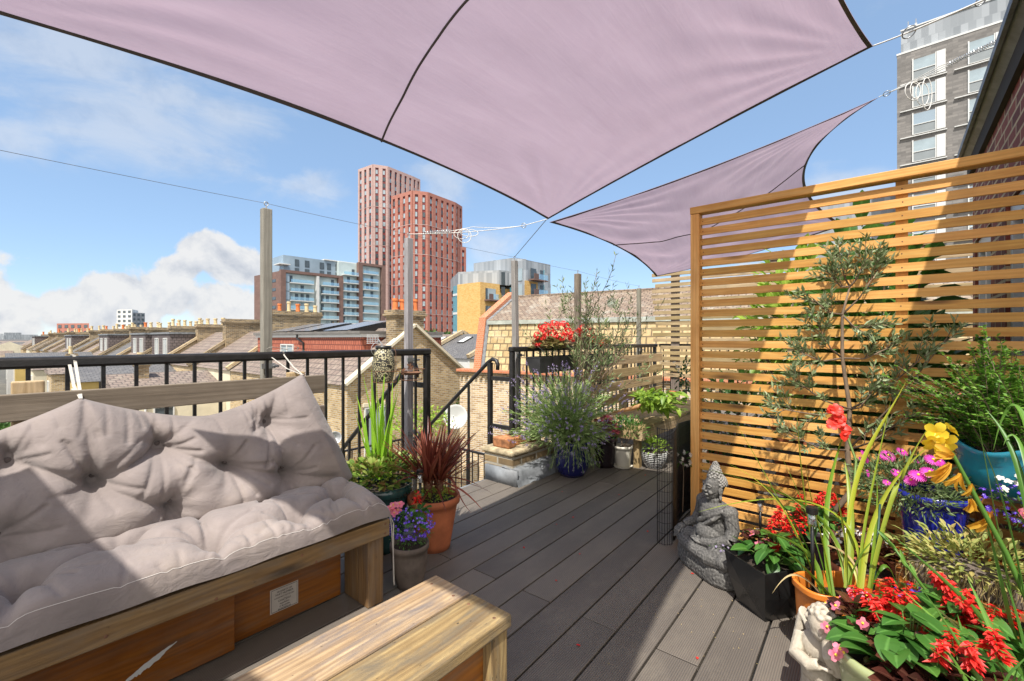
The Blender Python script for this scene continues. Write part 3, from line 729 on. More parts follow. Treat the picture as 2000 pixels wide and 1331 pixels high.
e2 = W(2012, 50, 2.6); r2 = W(1732, 183, 3.36); ringm(r2, .022, (.5, .3, 1), M['galv'], t)
for sg in (0, .03, -.03):
    cable('cord', '', [r2, tuple(r2.lerp(e2, .42)+Vector((0, 0, sg*.5))), tuple(r2.lerp(e2, .6)+Vector((0, 0, sg*.2)))], .0028, M['rope_w'], .01, parent=t)
cable('cord', '', [B2, r2], .003, M['rope_w'], 0, parent=t); cable('cord', '', [r2.lerp(e2, .6), e2], .003, M['rope_w'], 0, parent=t)
helix(r2.lerp(e2, .5), r2.lerp(e2, .82), .012, 20, .0025).build('spring', M['galv'], t)
loops(W(1800, 160, 3.1), 4, .2, t, random.Random(8)); loops(r2.lerp(e2, .9), 2, .16, t, random.Random(12))
t = thing('sail_cord', 'white cord with ring from the large sail corner up to the house eaves', 'cord', B1)
e1 = W(2100, -82, 1.9); r1 = B1.lerp(e1, .22)+Vector((0, 0, -.01)); ringm(r1, .03, (.6, .5, 1), M['galv'], t); cable('cord', '', [B1, r1], .004, M['rope_w'], .01, parent=t); cable('cord', '', [r1, e1], .005, M['rope_w'], .01, parent=t)
ringm(W(1915, 3, 2.15), .02, (.6, .5, 1), M['galv'], t)
# ================================================================= new slatted screen
US = 3.09
sr = thing('slatted_screen', 'new golden cedar slatted screen with frame, behind the flower pots', 'screen', (US, .1, 0))
for v in (1.012, -.80):
    b = MB(); b.b2(US-.035, US+.035, v-.028, v+.028, 0, 2.125, grain=2); b.build('post', M['cedar'], sr, bevel=.003)
b = MB(); b.b2(US-.04, US+.04, -.83, 1.042, 2.1255, 2.172, grain=1); b.build('top_rail', M['cedar'], sr, bevel=.003)
k = 0; z = 2.072
while z > .03:
    b = MB(); b.box((US, .105, z), (.018, 1.758, .0435), grain=1, rot=Matrix.Rotation(R.uniform(-.0022, .0022), 3, 'X'))
    for vq in (.968, -.025): b.sphere((US-.0092, vq+R.uniform(-.004, .004), z+R.uniform(-.005, .005)), (.0012, .0035, .0035), 8, 4, m=1)
    b.build('slat', [M['cedar'], M['rust']], sr, bevel=.002)
    z -= .0672
b = MB(); b.b2(US+.0095, US+.03, -.05, 0, .02, 2.12, grain=2); b.build('batten', M['cedar'], sr)
# old trellis
UO = 6.72
ot = thing('old_trellis', 'weathered slatted trellis at the far right corner of the deck', 'trellis', (UO, 1, 0))
z = 2.36; kk = 0
while z > .72:
    b = MB(); dv = R.uniform(-.05, .02)
    b.b2(UO-.01, UO+.01, -.86, (2.86 if z > 1.24 else 2.72)+dv, z-.026, z+.026, grain=1); b.build('slat', M['old_slat'], ot, bevel=.002)
    z -= .083+(.03 if kk == 13 else 0); kk += 1
for v in (2.52, 1.2, -.2):
    b = MB(); b.b2(UO+.011, UO+.05, v-.06, v+.06, .1, 2.4, grain=2); b.build('batten', M['grey_wood'], ot)
b = MB(); b.b2(UO+.1, UO+.14, -.86, 2.80, 1.175, 1.222); b.build('rail', M['iron'], ot)
for k in range(31):
    b = MB(); b.b2(UO+.11, UO+.125, -.8+.118*k-.0075, -.8+.118*k+.0075, .1, 1.174); b.build('baluster', M['iron'], ot)
# pallet bench
pb = thing('pallet_bench', 'pale pallet wood bench with slatted back, under the far trellis', 'bench', (5.3, 2.3, 0))
for k in range(4):
    b = MB(); b.b2(4.22, 6.62, 1.9+k*.175, 2.068+k*.175, .385, .42, grain=0); b.build('seat_plank', M['pallet'], pb, bevel=.003)
b = MB(); b.b2(4.22, 6.6, 1.902, 1.94, .29, .384, grain=0); b.build('front_board', M['pallet'], pb)
b = MB(); b.b2(4.22, 4.26, 1.9405, 2.58, .29, .384, grain=1); b.build('end_board', M['pallet'], pb)
for (u, v) in ((4.27, 1.96), (4.27, 2.5), (6.5, 1.96), (6.5, 2.5)):
    b = MB(); b.b2(u, u+.06, v, v+.06, 0, .289, grain=2); b.build('leg', M['pallet'], pb)
for k in range(4):
    b = MB(); b.b2(4.4, 6.6, 2.66, 2.682, .49+k*.16, .60+k*.16, grain=0); b.build('back_plank', M['pallet'], pb, bevel=.003)
for u in (4.55, 5.4, 6.1):
    b = MB(); b.b2(u, u+.09, 2.683, 2.76, .0, 1.10, grain=2); b.build('back_post', M['pallet'], pb)
# brick pier with lead
pr = thing('brick_pier', 'low crumbling brick pier with lead flashing at the railing post foot', 'pier', (3.4, 2.72, 0))
def crumb(m, u0, u1, v0, v1, z0, z1, amp, seed, mat, name, n=(26, 12), rs=.9):
    b = MB(); b.b2(u0, u1, v0, v1, z0, z1); 
    o = b.build(name, mat, m, bevel=.012)
    return o
lf = MB()
def leadf(s_, t_):
    u = lerp(3.02, 3.78, s_); nz = noise.noise((s_*6, t_*3, 2))
    pr_ = [(2.50, .002), (2.525, .06), (2.56, .125), (2.60, .15), (2.70, .155)]
    x = t_*4; i = min(3, int(x)); f = x-i; v, z = lerp(pr_[i][0], pr_[i+1][0], f), lerp(pr_[i][1], pr_[i+1][1], f)
    return (u+.01*nz, v+.018*nz, z+.015*noise.noise((s_*9, t_*2, 7)))
lf.grid(leadf, 40, 16); lf.b2(3.02, 3.05, 2.52, 2.9, -.02, .14); lf.build('flashing', M['lead'], pr, smooth=True)
crumb(pr, 3.06, 3.76, 2.60, 2.95, .0, .245, 0, 1, M['chim_brick'], 'brick_course')
b = MB(); b.b2(3.04, 3.62, 2.585, 2.97, .2455, .292); b.build('mortar_cap', m_plain('crumbling_mortar', (.36, .29, .18), .95, .6, 14, 1., 40), pr, bevel=.016)
for q in ((3.10, 3.2, 2.68, 2.88, .2925, .385), (3.22, 3.44, 2.72, 2.90, .2925, .37), (3.45, 3.62, 2.70, 2.9, .2925, .35)):
    b = MB(); b.b2(*q); b.build('loose_brick', m_plain('worn_brick', (.40, .17, .07), .9, .6, 12, .8, 50), pr, bevel=.014)
# ================================================================= hanging lantern and feeder
def m_lantern():
    t = NT('pierced_scroll_metal'); uv = t.map(t.uv(), (14, 32, 1))
    v = t.n('ShaderNodeTexVoronoi', {'Vector': uv, 'Scale': 1.0}, feature='F1'); dd = v.outputs['Distance']
    ang = t.noise(uv, 1.3, 1)
    s_ = t.math('SINE', t.math('ADD', t.math('MULTIPLY', dd, 17), t.math('MULTIPLY', ang, 9)))
    f = t.math('GREATER_THAN', s_, .25)
    c = t.mix(f, (.02, .018, .015), (.40, .36, .22))
    return t.done(t.bsdf(c, .45, t.bump(f, -.4, .004)))
M['scroll'] = m_lantern(); M['yellow'] = m_plain('yellow_enamel', (.55, .42, .02), .5, .1, 10, 0)
la = thing('lantern', 'black pierced scroll lantern hanging on the railing', 'lantern', (1.83, 2.745, .99))
b = MB(); b.lathe((1.83, 2.745, .99), [(.058, 0), (.062, .008), (.075, .08), (.078, .14), (.068, .2), (.052, .238)], 36); b.build('body', M['scroll'], la, smooth=True)
b = MB(); b.lathe((1.83, 2.745, .99), [(.052, .2382), (.056, .245), (.053, .262), (.05, .262)], 36); b.build('collar', M['iron'], la, smooth=True)
b = MB(); b.lathe((1.83, 2.745, .99), [(.0001, .244), (.0495, .246), (.0499, .26)], 36); b.build('interior', M['yellow'], la, smooth=True)
b = MB(); b.tube([(1.83+.062*math.cos(a)-.03, 2.745+.01, 1.225+.075*math.sin(a)*.7) for a in [q*math.pi/12 for q in range(6, 22)]], .002, 5); b.tube([(1.83-.06, 2.74, 1.21), (1.83, 2.69, 1.195), (1.83+.06, 2.74, 1.22)], .0015, 5); b.build('handle', M['galv'], la)
fd = thing('bird_feeder', 'rusty wire feeder ring with a shallow dish beside the hanging lantern', 'feeder', (2.0, 2.74, 1.0))
b = MB(); b.lathe((2.06, 2.74, 1.035), [(.0001, .0), (.06, .0), (.085, .014), (.088, .016), (.084, .018), (.058, .006), (.0001, .006)], 32); b.build('dish', M['rust'], fd, smooth=True)
b = MB()
def ringpts(c, r, z, n=24): return [(c[0]+r*math.cos(2*math.pi*k/n), c[1]+r*math.sin(2*math.pi*k/n), z) for k in range(n+1)]
for c in ((1.83, 2.74), (2.06, 2.74)):
    b.tube(ringpts(c, .1, 1.075), .0022, 5); b.tube(ringpts(c, .085, 1.0), .0022, 5)
    for k in range(4):
        a = k*math.pi/2+.4; b.tube([(c[0]+.1*math.cos(a), c[1]+.1*math.sin(a), 1.075), (c[0]+.09*math.cos(a), c[1]+.09*math.sin(a), .995), (c[0]+.03*math.cos(a), c[1]+.03*math.sin(a), .99)], .0022, 5)
b.tube([(1.93, 2.74, 1.075), (1.95, 2.77, 1.2), (1.955, 2.8, 1.235), (1.955, 2.85, 1.228)], .0022, 5); b.build('wire_frame', M['rust'], fd)
b = MB()
for c in ((2.10, 2.80, 1.09), (1.985, 2.72, 1.06)):
    for k in range(5):
        a = k*1.257; b.leaf(c, (math.cos(a), .3*math.sin(a), math.sin(a)), (0, -1, 0), .035, .018, seg=2)
b.build('star', M['rust'], fd)
# hanging discs
for px, py, dsk, tint, lab in ((1063, 588, 4.95, (1., .93, .82), 'round clear iridescent disc hanging on a thread left of the olive shrub'), (1195, 592, 5.6, (.86, .97, .95), 'faint greenish clear disc hanging on a thread near the old trellis')):
    c = W(px, py, dsk); t = thing('hanging_disc', lab, 'ornament', c, 0, 'clear discs hung from the wire')
    b = MB(); b.lathe((0, 0, 0), [(.014, -.001), (.064, -.001), (.064, .001), (.014, .001)], 32)
    nrm = Vector((-.76, -.65, .0)).normalized(); q = nrm.to_track_quat('Z', 'Y').to_matrix()
    b.v = [tuple(q @ Vector(p)+c) for p in b.v]; b.build('disc', m_glass('disc_film', tint, .08, .84), t)
    b = MB(); b.tube([c+Vector((0, 0, .0)), Vector((c.x, c.y, 2.11))], .0008, 4); b.build('thread', M['rope_w'], t)
# ================================================================= mesh panel
mp = thing('mesh_panel', 'black wire mesh and plastic sheet panel standing behind the screen post', 'panel', (3.1, 1.1, 0))
cur = [(2.80, 1.115), (2.825, 1.085), (2.87, 1.075), (2.95, 1.09), (3.05, 1.13), (3.2, 1.17), (3.4, 1.19), (3.7, 1.17)]
def curve_at(t):
    x = t*(len(cur)-1); i = min(len(cur)-2, int(x)); f = x-i; return Vector((lerp(cur[i][0], cur[i+1][0], f), lerp(cur[i][1], cur[i+1][1], f), 0))
b = MB(); b.grid(lambda s_, t_: curve_at(.22+.78*s_)+Vector((0, 0, .012+t_*(.69+.02*math.sin(s_*5)))), 40, 2, uvs=(2, 1)); o = b.build('sheet', m_plain('black_plastic_sheet', (.022, .022, .023), .5, .3, 12, .25, 40), mp, smooth=True)
o.modifiers.new('Solidify', 'SOLIDIFY').thickness = .003
b = MB()
cyl = [Vector((2.815+.047*math.cos(a), 1.118+.047*math.sin(a), 0)) for a in [rad(100+q*20) for q in range(11)]]
for p in cyl: b.tube([p+Vector((0, 0, .005)), p+Vector((0, 0, .735))], .0016, 4)
for k in range(12):
    z = .01+k*.0655; b.tube([p+Vector((0, 0, z)) for p in cyl], .0016, 4)
for k in range(12):
    z = .01+k*.0655; b.tube([curve_at(.22+.78*q/30)+Vector((0, -.003, z)) for q in range(31)], .0014, 4)
b.build('wire_mesh', M['iron'], mp)
# ================================================================= statues
def statue(parent, name, fill, mat, voxel, disp=0.0, sm=2):
    b = MB(); fill(b); o = b.build(name, mat, parent, smooth=True)
    r = o.modifiers.new('Remesh', 'REMESH'); r.mode = 'VOXEL'; r.voxel_size = voxel; r.use_smooth_shade = True
    s_ = o.modifiers.new('Smooth', 'SMOOTH'); s_.iterations = sm; s_.factor = .5
    if disp:
        tx = bpy.data.textures.new(name+'_carving', 'CLOUDS'); tx.noise_scale = .012; tx.noise_depth = 2
        dm = o.modifiers.new('Displace', 'DISPLACE'); dm.texture = tx; dm.strength = disp; dm.mid_level = .5
    return o
fx = Vector((-.80, .60, 0)).normalized(); fy = Vector((-fx.y, fx.x, 0))     # facing, statue's left
bc = Vector((2.665, .775, 0)); bs = 1.07
bd = thing('buddha_statue', 'grey carved stone seated buddha on a base, at the foot of the screen', 'statue', bc)
def bl(f, l, z): return bc+fx*f*bs+fy*l*bs+Vector((0, 0, z*bs))
RB = Matrix((fx, fy, Vector((0, 0, 1)))).transposed()
def base_fill(b):
    def q(a, r, z):
        c_, s_ = math.cos(a), math.sin(a); e = .6
        return bl(math.copysign(abs(c_)**e, c_)*.125*r, math.copysign(abs(s_)**e, s_)*.205*r, z)
    N = 48; prof = [(.0, .0), (.95, .0), (1.02, .015), (1.04, .05), (1.0, .085), (.93, .105), (.0, .11)]
    b.grid(lambda s_, t_: (lambda x: q(2*math.pi*s_, *[lerp(prof[min(5, int(x))][k], prof[min(5, int(x))+1][k], x-min(5, int(x))) for k in (0, 1)]))(t_*6), N, 24)
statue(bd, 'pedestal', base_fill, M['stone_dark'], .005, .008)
def bud(b):
    E = lambda f, l, z, r: b.sphere(bl(f, l, z), tuple(q*bs for q in r), 20, 14, rot=RB)
    def T(pts, rs): b.tube([bl(*p) for p in pts], [q*bs for q in rs], 12)
    E(0, 0, .15, (.09, .10, .06)); E(-.012, 0, .24, (.068, .092, .10)); E(-.008, 0, .325, (.062, .112, .045)); E(.02, 0, .20, (.07, .085, .06))
    E(.015, 0, .30, (.05, .08, .05))
    T([(-.005, 0, .34), (.002, 0, .385)], [.036, .034])
    for sg in (1, -1):        # crossed legs
        T([(.02, sg*.05, .145), (.065, sg*.12, .135), (.06, sg*.172, .125)], [.055, .052, .045])
        T([(.06, sg*.172, .125), (.105, sg*.09, .12), (.115, sg*-.01, .12)], [.046, .038, .03])
        E(.062, sg*.172, .13, (.052, .046, .043))
        T([(.115, -sg*.0, .125), (.125, -sg*.055, .13)], [.022, .018])
        T([(-.012, sg*.105, .335), (-.01, sg*.128, .26), (.012, sg*.135, .215)], [.036, .032, .03])
        E(-.012, sg*.105, .335, (.04, .036, .036))
    T([(.012, -.135, .215), (.04, -.152, .20), (.065, -.160, .185)], [.028, .025, .021])      # right forearm to the knee
    E(.078, -.163, .175, (.027, .027, .016))
    for k in range(4): T([(.09, -.147-.0112*k, .178), (.113, -.146-.0118*k, .158), (.119, -.146-.0118*k, .122-(.008 if k in (0, 3) else 0))], [.0062, .006, .0048])
    T([(.075, -.140, .175), (.098, -.132, .166), (.112, -.129, .146)], [.007, .0066, .005])
    T([(.012, .135, .215), (.06, .08, .178), (.085, .02, .168)], [.029, .026, .022])    # left hand in the lap
    E(.092, .0, .165, (.024, .034, .014))
    for k in range(4): T([(.083+k*.009, -.015, .168), (.083+k*.009, -.045-.005*(k in (1, 2)), .17)], [.0055, .0045])
    T([(.08, .01, .175), (.092, -.012, .184)], [.006, .005])
    E(.002, 0, .440, (.052, .046, .060)); E(.016, 0, .408, (.036, .034, .032)); E(.036, 0, .386, (.014, .015, .011))
    T([(.052, 0, .455), (.066, 0, .430), (.060, 0, .424)], [.0055, .0095, .006]); E(.057, 0, .424, (.009, .014, .007))
    E(.0515, 0, .406, (.0075, .018, .0045)); E(.0495, 0, .398, (.0075, .015, .0045))
    for sg in (1, -1):
        E(.0455, sg*.0185, .444, (.0085, .0125, .0062)); T([(.052, sg*.006, .456), (.051, sg*.019, .4605), (.041, sg*.034, .451)], [.0035, .004, .0032])
        E(.039, sg*.023, .420, (.014, .013, .012)); E(-.002, sg*.048, .430, (.012, .007, .024)); E(-.002, sg*.047, .395, (.008, .007, .018))
    T([(.02, .10, .345), (.05, .03, .30), (.055, -.05, .25), (.02, -.10, .21)], [.012, .014, .014, .012])   # edge of the robe
    T([(.0, .10, .352), (.052, .06, .292), (.058, -.02, .232)], [.009, .011, .010])
    for k in range(5): T([(.055-.006*k, .02-.03*k, .262-.016*k), (.062-.004*k, -.03-.02*k, .215-.006*k)], [.006, .007])
    E(-.008, 0, .458, (.0505, .0485, .047))
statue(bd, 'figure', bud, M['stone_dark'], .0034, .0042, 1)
def curls(b):
    for k in range(150):
        y = 1-(k+.5)/150*1.15; rr = math.sqrt(max(0, 1-y*y)); a = k*2.39996
        p = Vector((math.cos(a)*rr, math.sin(a)*rr, y))
        if p.x > .25 and p.z < .66: continue
        b.sphere(bl(-.008+p.x*.054, p.y*.051, .458+p.z*.050), .0074, 8, 6)
    for k in range(60):
        t = k/60; r_ = .030*(1-t)**.75+.004; a = k*2.39996
        b.sphere(bl(-.006+math.cos(a)*r_, math.sin(a)*r_, .500+t*.07), .0075*(1-.4*t), 8, 6)
b = MB(); curls(b); b.sphere(bl(-.006, 0, .513), (.03, .03, .05), 14, 10); b.build('hair', M['stone_dark'], bd, smooth=True)
# cherub
cc = Vector((1.93, .205, 0)); gx = Vector((-.85, .25, 0)).normalized(); gy = Vector((-gx.y, gx.x, 0)); RC = Matrix((gx, gy, Vector((0, 0, 1)))).transposed()
ch = thing('cherub_statue', 'pale stone cherub bust resting its head, beside the green pot', 'statue', cc)
def cl(f, l, z): return cc+gx*f*.92+gy*l*.92+Vector((0, 0, z*.93))
def cher(b):
    E = lambda f, l, z, r: b.sphere(cl(f, l, z), r, 20, 14, rot=RC)
    def T(pts, rs): b.tube([cl(*p) for p in pts], rs, 12)
    T([(0, 0, 0), (0, 0, .05), (0, 0, .09)], [.062, .062, .056]); T([(0, 0, .08), (0, 0, .19)], [.058, .054])
    E(.0, 0, .215, (.05, .064, .06)); E(.03, -.0, .14, (.035, .05, .04))
    E(.018, .022, .325, (.052, .048, .054)); E(.04, .03, .302, (.034, .036, .03)); E(.068, .03, .316, (.010, .009, .009)); E(.062, .03, .296, (.009, .013, .005))
    for sg in (1, -1): E(.058, .03+sg*.02, .325, (.008, .009, .006)); E(.05, .03+sg*.022, .303, (.018, .016, .015))
    T([(.0, .062, .235), (.055, .078, .20), (.07, .06, .245), (.055, .05, .285)], [.028, .027, .022, .02])
    T([(.0, -.062, .235), (.06, -.055, .185), (.085, .0, .185), (.078, .03, .20)], [.028, .027, .022, .018])
    for k in range(4): T([(.082, .025+.008*k, .196), (.07, .045+.008*k, .192)], [.006, .005])
    for k in range(4): T([(.058, .045+.006*k, .278), (.052, .05+.006*k, .305)], [.006, .005])
    T([(.06, .04, .28), (.066, .025, .292)], [.0062, .005])
    T([(-.05, .05, .24), (-.08, .09, .28), (-.06, .10, .20), (-.055, .07, .14)], [.018, .024, .02, .012]); T([(-.05, -.05, .24), (-.08, -.09, .28), (-.06, -.10, .20), (-.055, -.07, .14)], [.018, .024, .02, .012])
    for k in range(60):
        y = 1-(k+.5)/60*1.2; rr = math.sqrt(max(0, 1-y*y)); a = k*2.39996; p = Vector((math.cos(a)*rr, math.sin(a)*rr, y))
        if p.x > .35 and p.z < .55: continue
        E(.012+p.x*.056, .022+p.y*.052, .33+p.z*.056, (.012, .012, .011))
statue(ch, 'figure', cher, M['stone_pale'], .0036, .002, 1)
# ================================================================= plants
M['lf_mid'] = m_leaf('mid_green_leaf', [(.045, .12, .018), (.075, .19, .03), (.13, .27, .05)])
M['lf_dark'] = m_leaf('dark_green_leaf', [(.02, .06, .012), (.045, .115, .02), (.07, .16, .03)], .35)
M['lf_salvia'] = m_leaf('salvia_leaf', [(.03, .10, .015), (.055, .16, .025), (.09, .22, .035)], .38, .3, .3)
M['lf_lime'] = m_leaf('lime_leaf', [(.16, .30, .03), (.28, .44, .05), (.42, .55, .09)], .45, .45)
M['lf_iris'] = m_leaf('iris_blade', [(.20, .44, .025), (.32, .58, .04), (.46, .68, .08)], .4, .4, .12)
M['lf_glad'] = m_leaf('gladiolus_blade', [(.09, .20, .025), (.20, .34, .03), (.45, .46, .04), (.12, .26, .03)], .4, .4, .2)
M['lf_grass'] = m_leaf('green_grass_blade', [(.05, .14, .02), (.10, .24, .035), (.16, .32, .05)], .4, .35, .15)
M['lf_dry'] = m_leaf('dry_blade', [(.42, .30, .14), (.58, .45, .24), (.40, .34, .10)], .7, .3, .1)
M['lf_cord'] = m_leaf('cordyline_blade', [(.12, .022, .015), (.22, .05, .03), (.34, .10, .06), (.16, .05, .02)], .35, .4, .15)
M['lf_lav'] = m_leaf('lavender_leaf', [(.13, .22, .055), (.25, .36, .11), (.40, .50, .20)], .7, .3, .1)
M['lf_olive'] = m_leaf('olive_leaf', [(.08, .13, .045), (.17, .235, .09), (.36, .42, .24)], .45, .25, .2)
M['lf_olean'] = m_leaf('oleander_leaf', [(.10, .16, .05), (.19, .26, .10), (.34, .40, .20)], .45, .3, .2)
M['lf_fern'] = m_leaf('fern_leaf', [(.06, .17, .018), (.13, .30, .035), (.26, .46, .06)], .5, .4, 0)
M['lf_sage'] = m_leaf('sage_leaf', [(.17, .22, .05), (.30, .36, .09), (.46, .46, .14), (.40, .30, .10)], .6, .35, .2)
M['lf_bronze'] = m_leaf('bronze_begonia_leaf', [(.035, .012, .01), (.075, .022, .016), (.11, .045, .02)], .22, .2, .15)
M['lf_heuch'] = m_leaf('heuchera_leaf', [(.09, .012, .018), (.16, .025, .035)], .35, .3, .2)
M['lf_gera'] = m_leaf('geranium_leaf', [(.16, .10, .04), (.20, .22, .06), (.30, .20, .09)], .5, .3, .2, (.42, .28, .16))
M['lf_tree'] = m_leaf('tree_leaf', [(.03, .075, .015), (.06, .13, .025), (.10, .19, .04)], .55, .3, 0)
M['lf_brown'] = m_leaf('rusty_tree_leaf', [(.14, .08, .02), (.22, .13, .035), (.12, .12, .03)], .55, .3, 0)
M['p_red'] = m_leaf('red_petal', [(.62, .012, .012), (.75, .03, .02), (.85, .06, .04)], .5, .35, 0)
M['p_ger'] = m_leaf('geranium_petal', [(.72, .02, .03), (.85, .045, .045), (.90, .10, .05)], .5, .35, 0)
M['p_glad'] = m_leaf('coral_petal', [(.82, .035, .02), (.92, .08, .05)], .45, .4, 0)
M['p_pink'] = m_leaf('pink_petal', [(.75, .09, .22), (.85, .20, .32), (.90, .45, .48)], .5, .4, 0)
M['p_mag'] = m_leaf('magenta_petal', [(.70, .03, .42), (.85, .10, .60)], .5, .35, 0)
M['p_violet'] = m_leaf('violet_petal', [(.09, .03, .55), (.16, .06, .72), (.26, .14, .80)], .5, .3, 0)
M['p_lav'] = m_leaf('lavender_bloom', [(.25, .18, .38), (.34, .27, .46), (.42, .36, .50)], .7, .3, 0)
M['p_white'] = m_leaf('white_petal', [(.72, .70, .62), (.82, .80, .76)], .5, .35, 0)
M['p_yel'] = m_leaf('yellow_petal', [(.80, .56, .02), (.88, .66, .05)], .45, .4, 0)
M['p_amber'] = m_leaf('withered_amber_petal', [(.70, .34, .02), (.78, .48, .06)], .5, .45, 0)
M['p_eye'] = m_plain('yellow_flower_eye', (.80, .55, .05), .6, .1, 10, 0)
M['stem'] = m_plain('green_stem', (.14, .22, .05), .6, .3, 20, .1)
M['twig'] = m_plain('grey_brown_twig', (.17, .12, .08), .8, .3, 20, .3)
M['navy'] = m_glaze('navy_glaze', (.008, .010, .085), (.012, .02, .16), .1)
M['cobalt'] = m_glaze('cobalt_glaze', (.012, .018, .24), (.03, .05, .36), .12)
M['tealglz'] = m_glaze('dark_teal_glaze', (.025, .085, .082), (.014, .022, .024), .18, .8)
M['turq'] = m_glaze('turquoise_glaze', (.015, .22, .30), (.02, .10, .16), .12, .6)
M['celadon'] = m_glaze('celadon_glaze', (.34, .38, .17), (.44, .46, .26), .12, .6)
M['plum'] = m_glaze('plum_black_glaze', (.018, .010, .014), None, .15)
M['greyclay'] = m_plain('grey_washed_clay', (.135, .105, .085), .8, .45, 7, .3)
M['whitepot'] = m_plain('white_ceramic', (.66, .62, .52), .35, .1, 6, .1)
def rvec(r): 
    z = r.uniform(-1, 1); a = r.uniform(0, 6.2832); q = math.sqrt(1-z*z); return Vector((q*math.cos(a), q*math.sin(a), z))
def pot(parent, c, r0, r1, h, mat, rim=.012, belly=None, soil=True, n=36, sq=None, name='pot'):
    prof = [(.0001, 0), (r0, 0)]
    K = 8
    for k in range(1, K+1):
        t = k/K; r = lerp(r0, r1, t)
        if belly: r += belly*math.sin(math.pi*t)
        prof.append((r, h*t*.86))
    rr = prof[-1][0]
    prof += [(rr+rim, h*.87), (rr+rim, h), (rr+rim*.2, h), (rr-.004, h*.93), (rr-.006, h*.86)]
    b = MB(); b.lathe(c, prof, n, sq=sq); o = b.build(name, mat, parent, smooth=True)
    if sq is None: pass
    if soil:
        b = MB(); b.lathe((c[0], c[1], c[2]), [(.0001, h*.9), (rr-.006, h*.885)], n, sq=sq); b.build('soil', M['soil'], parent)
    return o
def bush(b, c, rad_, n, L, Wd, r, up=.5, kind='chip', shell=.5, zmin=-1., **k):
    c = Vector(c)
    for _ in range(n):
        q = rvec(r)
        if q.z < zmin: q.z = abs(q.z)
        rr = (shell+(1-shell)*r.random())
        p = c+Vector((q.x*rad_[0], q.y*rad_[1], q.z*rad_[2]))*rr
        dd = (q+Vector((0, 0, up))+rvec(r)*.6).normalized(); l = L*r.uniform(.6, 1.25)
        if kind == 'chip': b.chip(p, dd, rvec(r), l, Wd*l/L)
        else: b.leaf(p, dd, Vector((0, 0, 1))+rvec(r)*.4, l, Wd*l/L, **k)
def blades(b, c, n, L, Wd, r, spread=.35, base=.03, bend=(.1, .9), lean=None, seg=7, dirs=None):
    c = Vector(c)
    for k in range(n):
        a = r.uniform(0, 6.2832) if dirs is None else dirs+r.uniform(-.7, .7)
        tl = r.random()**.8*spread
        dd = Vector((math.cos(a)*math.sin(tl), math.sin(a)*math.sin(tl), math.cos(tl)))
        if lean is not None: dd = (dd+Vector(lean)).normalized()
        p = c+Vector((math.cos(a), math.sin(a), 0))*base*r.random()
        up = Vector((math.cos(a), math.sin(a), 0)); up = (up-dd*up.dot(dd))
        if up.length < 1e-4: up = Vector((1, 0, 0))
        l = L*r.uniform(.6, 1.1)
        b.leaf(p, dd, -up.normalized() if 0 else (Vector((0, 0, 1))+rvec(r)*.15), l, Wd*r.uniform(.75, 1.2), bend=r.uniform(*bend), fold=.35, seg=seg, shape='strap', twist=r.uniform(-.8, .8))
def blade_px(b, pts, Wd, seg=12, r=None, m=0):        # a blade through given points (quadratic/cubic), real 3D positions
    P = [Vector(p) for p in pts]; n = len(P)-1
    def at(t):
        Q = P[:]
        while len(Q) > 1: Q = [a.lerp(c, t) for a, c in zip(Q[:-1], Q[1:])]
        return Q[0]
    i0 = len(b.v); prev = None
    nr = rvec(r or random)
    for k in range(seg+1):
        t = k/seg; p = at(t); dd = (at(min(1, t+.01))-at(max(0, t-.01))).normalized()
        sd = dd.cross(nr); sd = sd.normalized() if sd.length > .05 else dd.orthogonal().normalized()
        w = Wd*(1 if t < .5 else max(.03, ((1-t)/.5)**.8)); nn = sd.cross(dd)
        for sg, ll in ((-.5, .22), (0, 0), (.5, .22)): b.v.append((p+sd*w*sg+nn*w*ll)[:])
    for k in range(seg):
        a = i0+3*k; t0, t1 = k/seg, (k+1)/seg
        b.addf((a, a+3, a+4, a+1), [(t0, 0), (t1, 0), (t1, .5), (t0, .5)], m); b.addf((a+1, a+4, a+5, a+2), [(t0, .5), (t1, .5), (t1, 1), (t0, 1)], m)
def blooms(parent, items, mat, name='flower', smooth=True):
    for (p, n, rr, pet, cup, w) in items:
        b = MB(); p = Vector(p); n = Vector(n).normalized(); x = n.orthogonal().normalized(); y = n.cross(x); ph = random.random()*6
        for k in range(pet):
            a = ph+2*math.pi*k/pet; b.leaf(p, x*math.cos(a)+y*math.sin(a)+n*cup, n, rr*random.uniform(.85, 1.1), rr*w, bend=random.uniform(.5, 1.1), fold=.18, seg=5, shape='petal', twist=random.uniform(-.3, .3))
        b.build(name, mat, parent, smooth=smooth)
def eyes(parent, items, mat):
    for p, rr in items:
        b = MB(); b.sphere(p, rr, 6, 4); b.build('flower_eye', mat, parent)
def flower5(b, c, n, rr, petals=5, cup=.3, w=.7, m=0, kind='leaf'):
    c = Vector(c); n = Vector(n).normalized(); x = n.orthogonal().normalized(); y = n.cross(x)
    ph = random.random()*6
    for k in range(petals):
        a = ph+2*math.pi*k/petals; dd = (x*math.cos(a)+y*math.sin(a)+n*cup)
        if kind == 'chip': b.chip(c, dd, n, rr, rr*w, m)
        else: b.leaf(c, dd, n, rr, rr*w, bend=.35, fold=.1, seg=2, shape='petal', m=m)
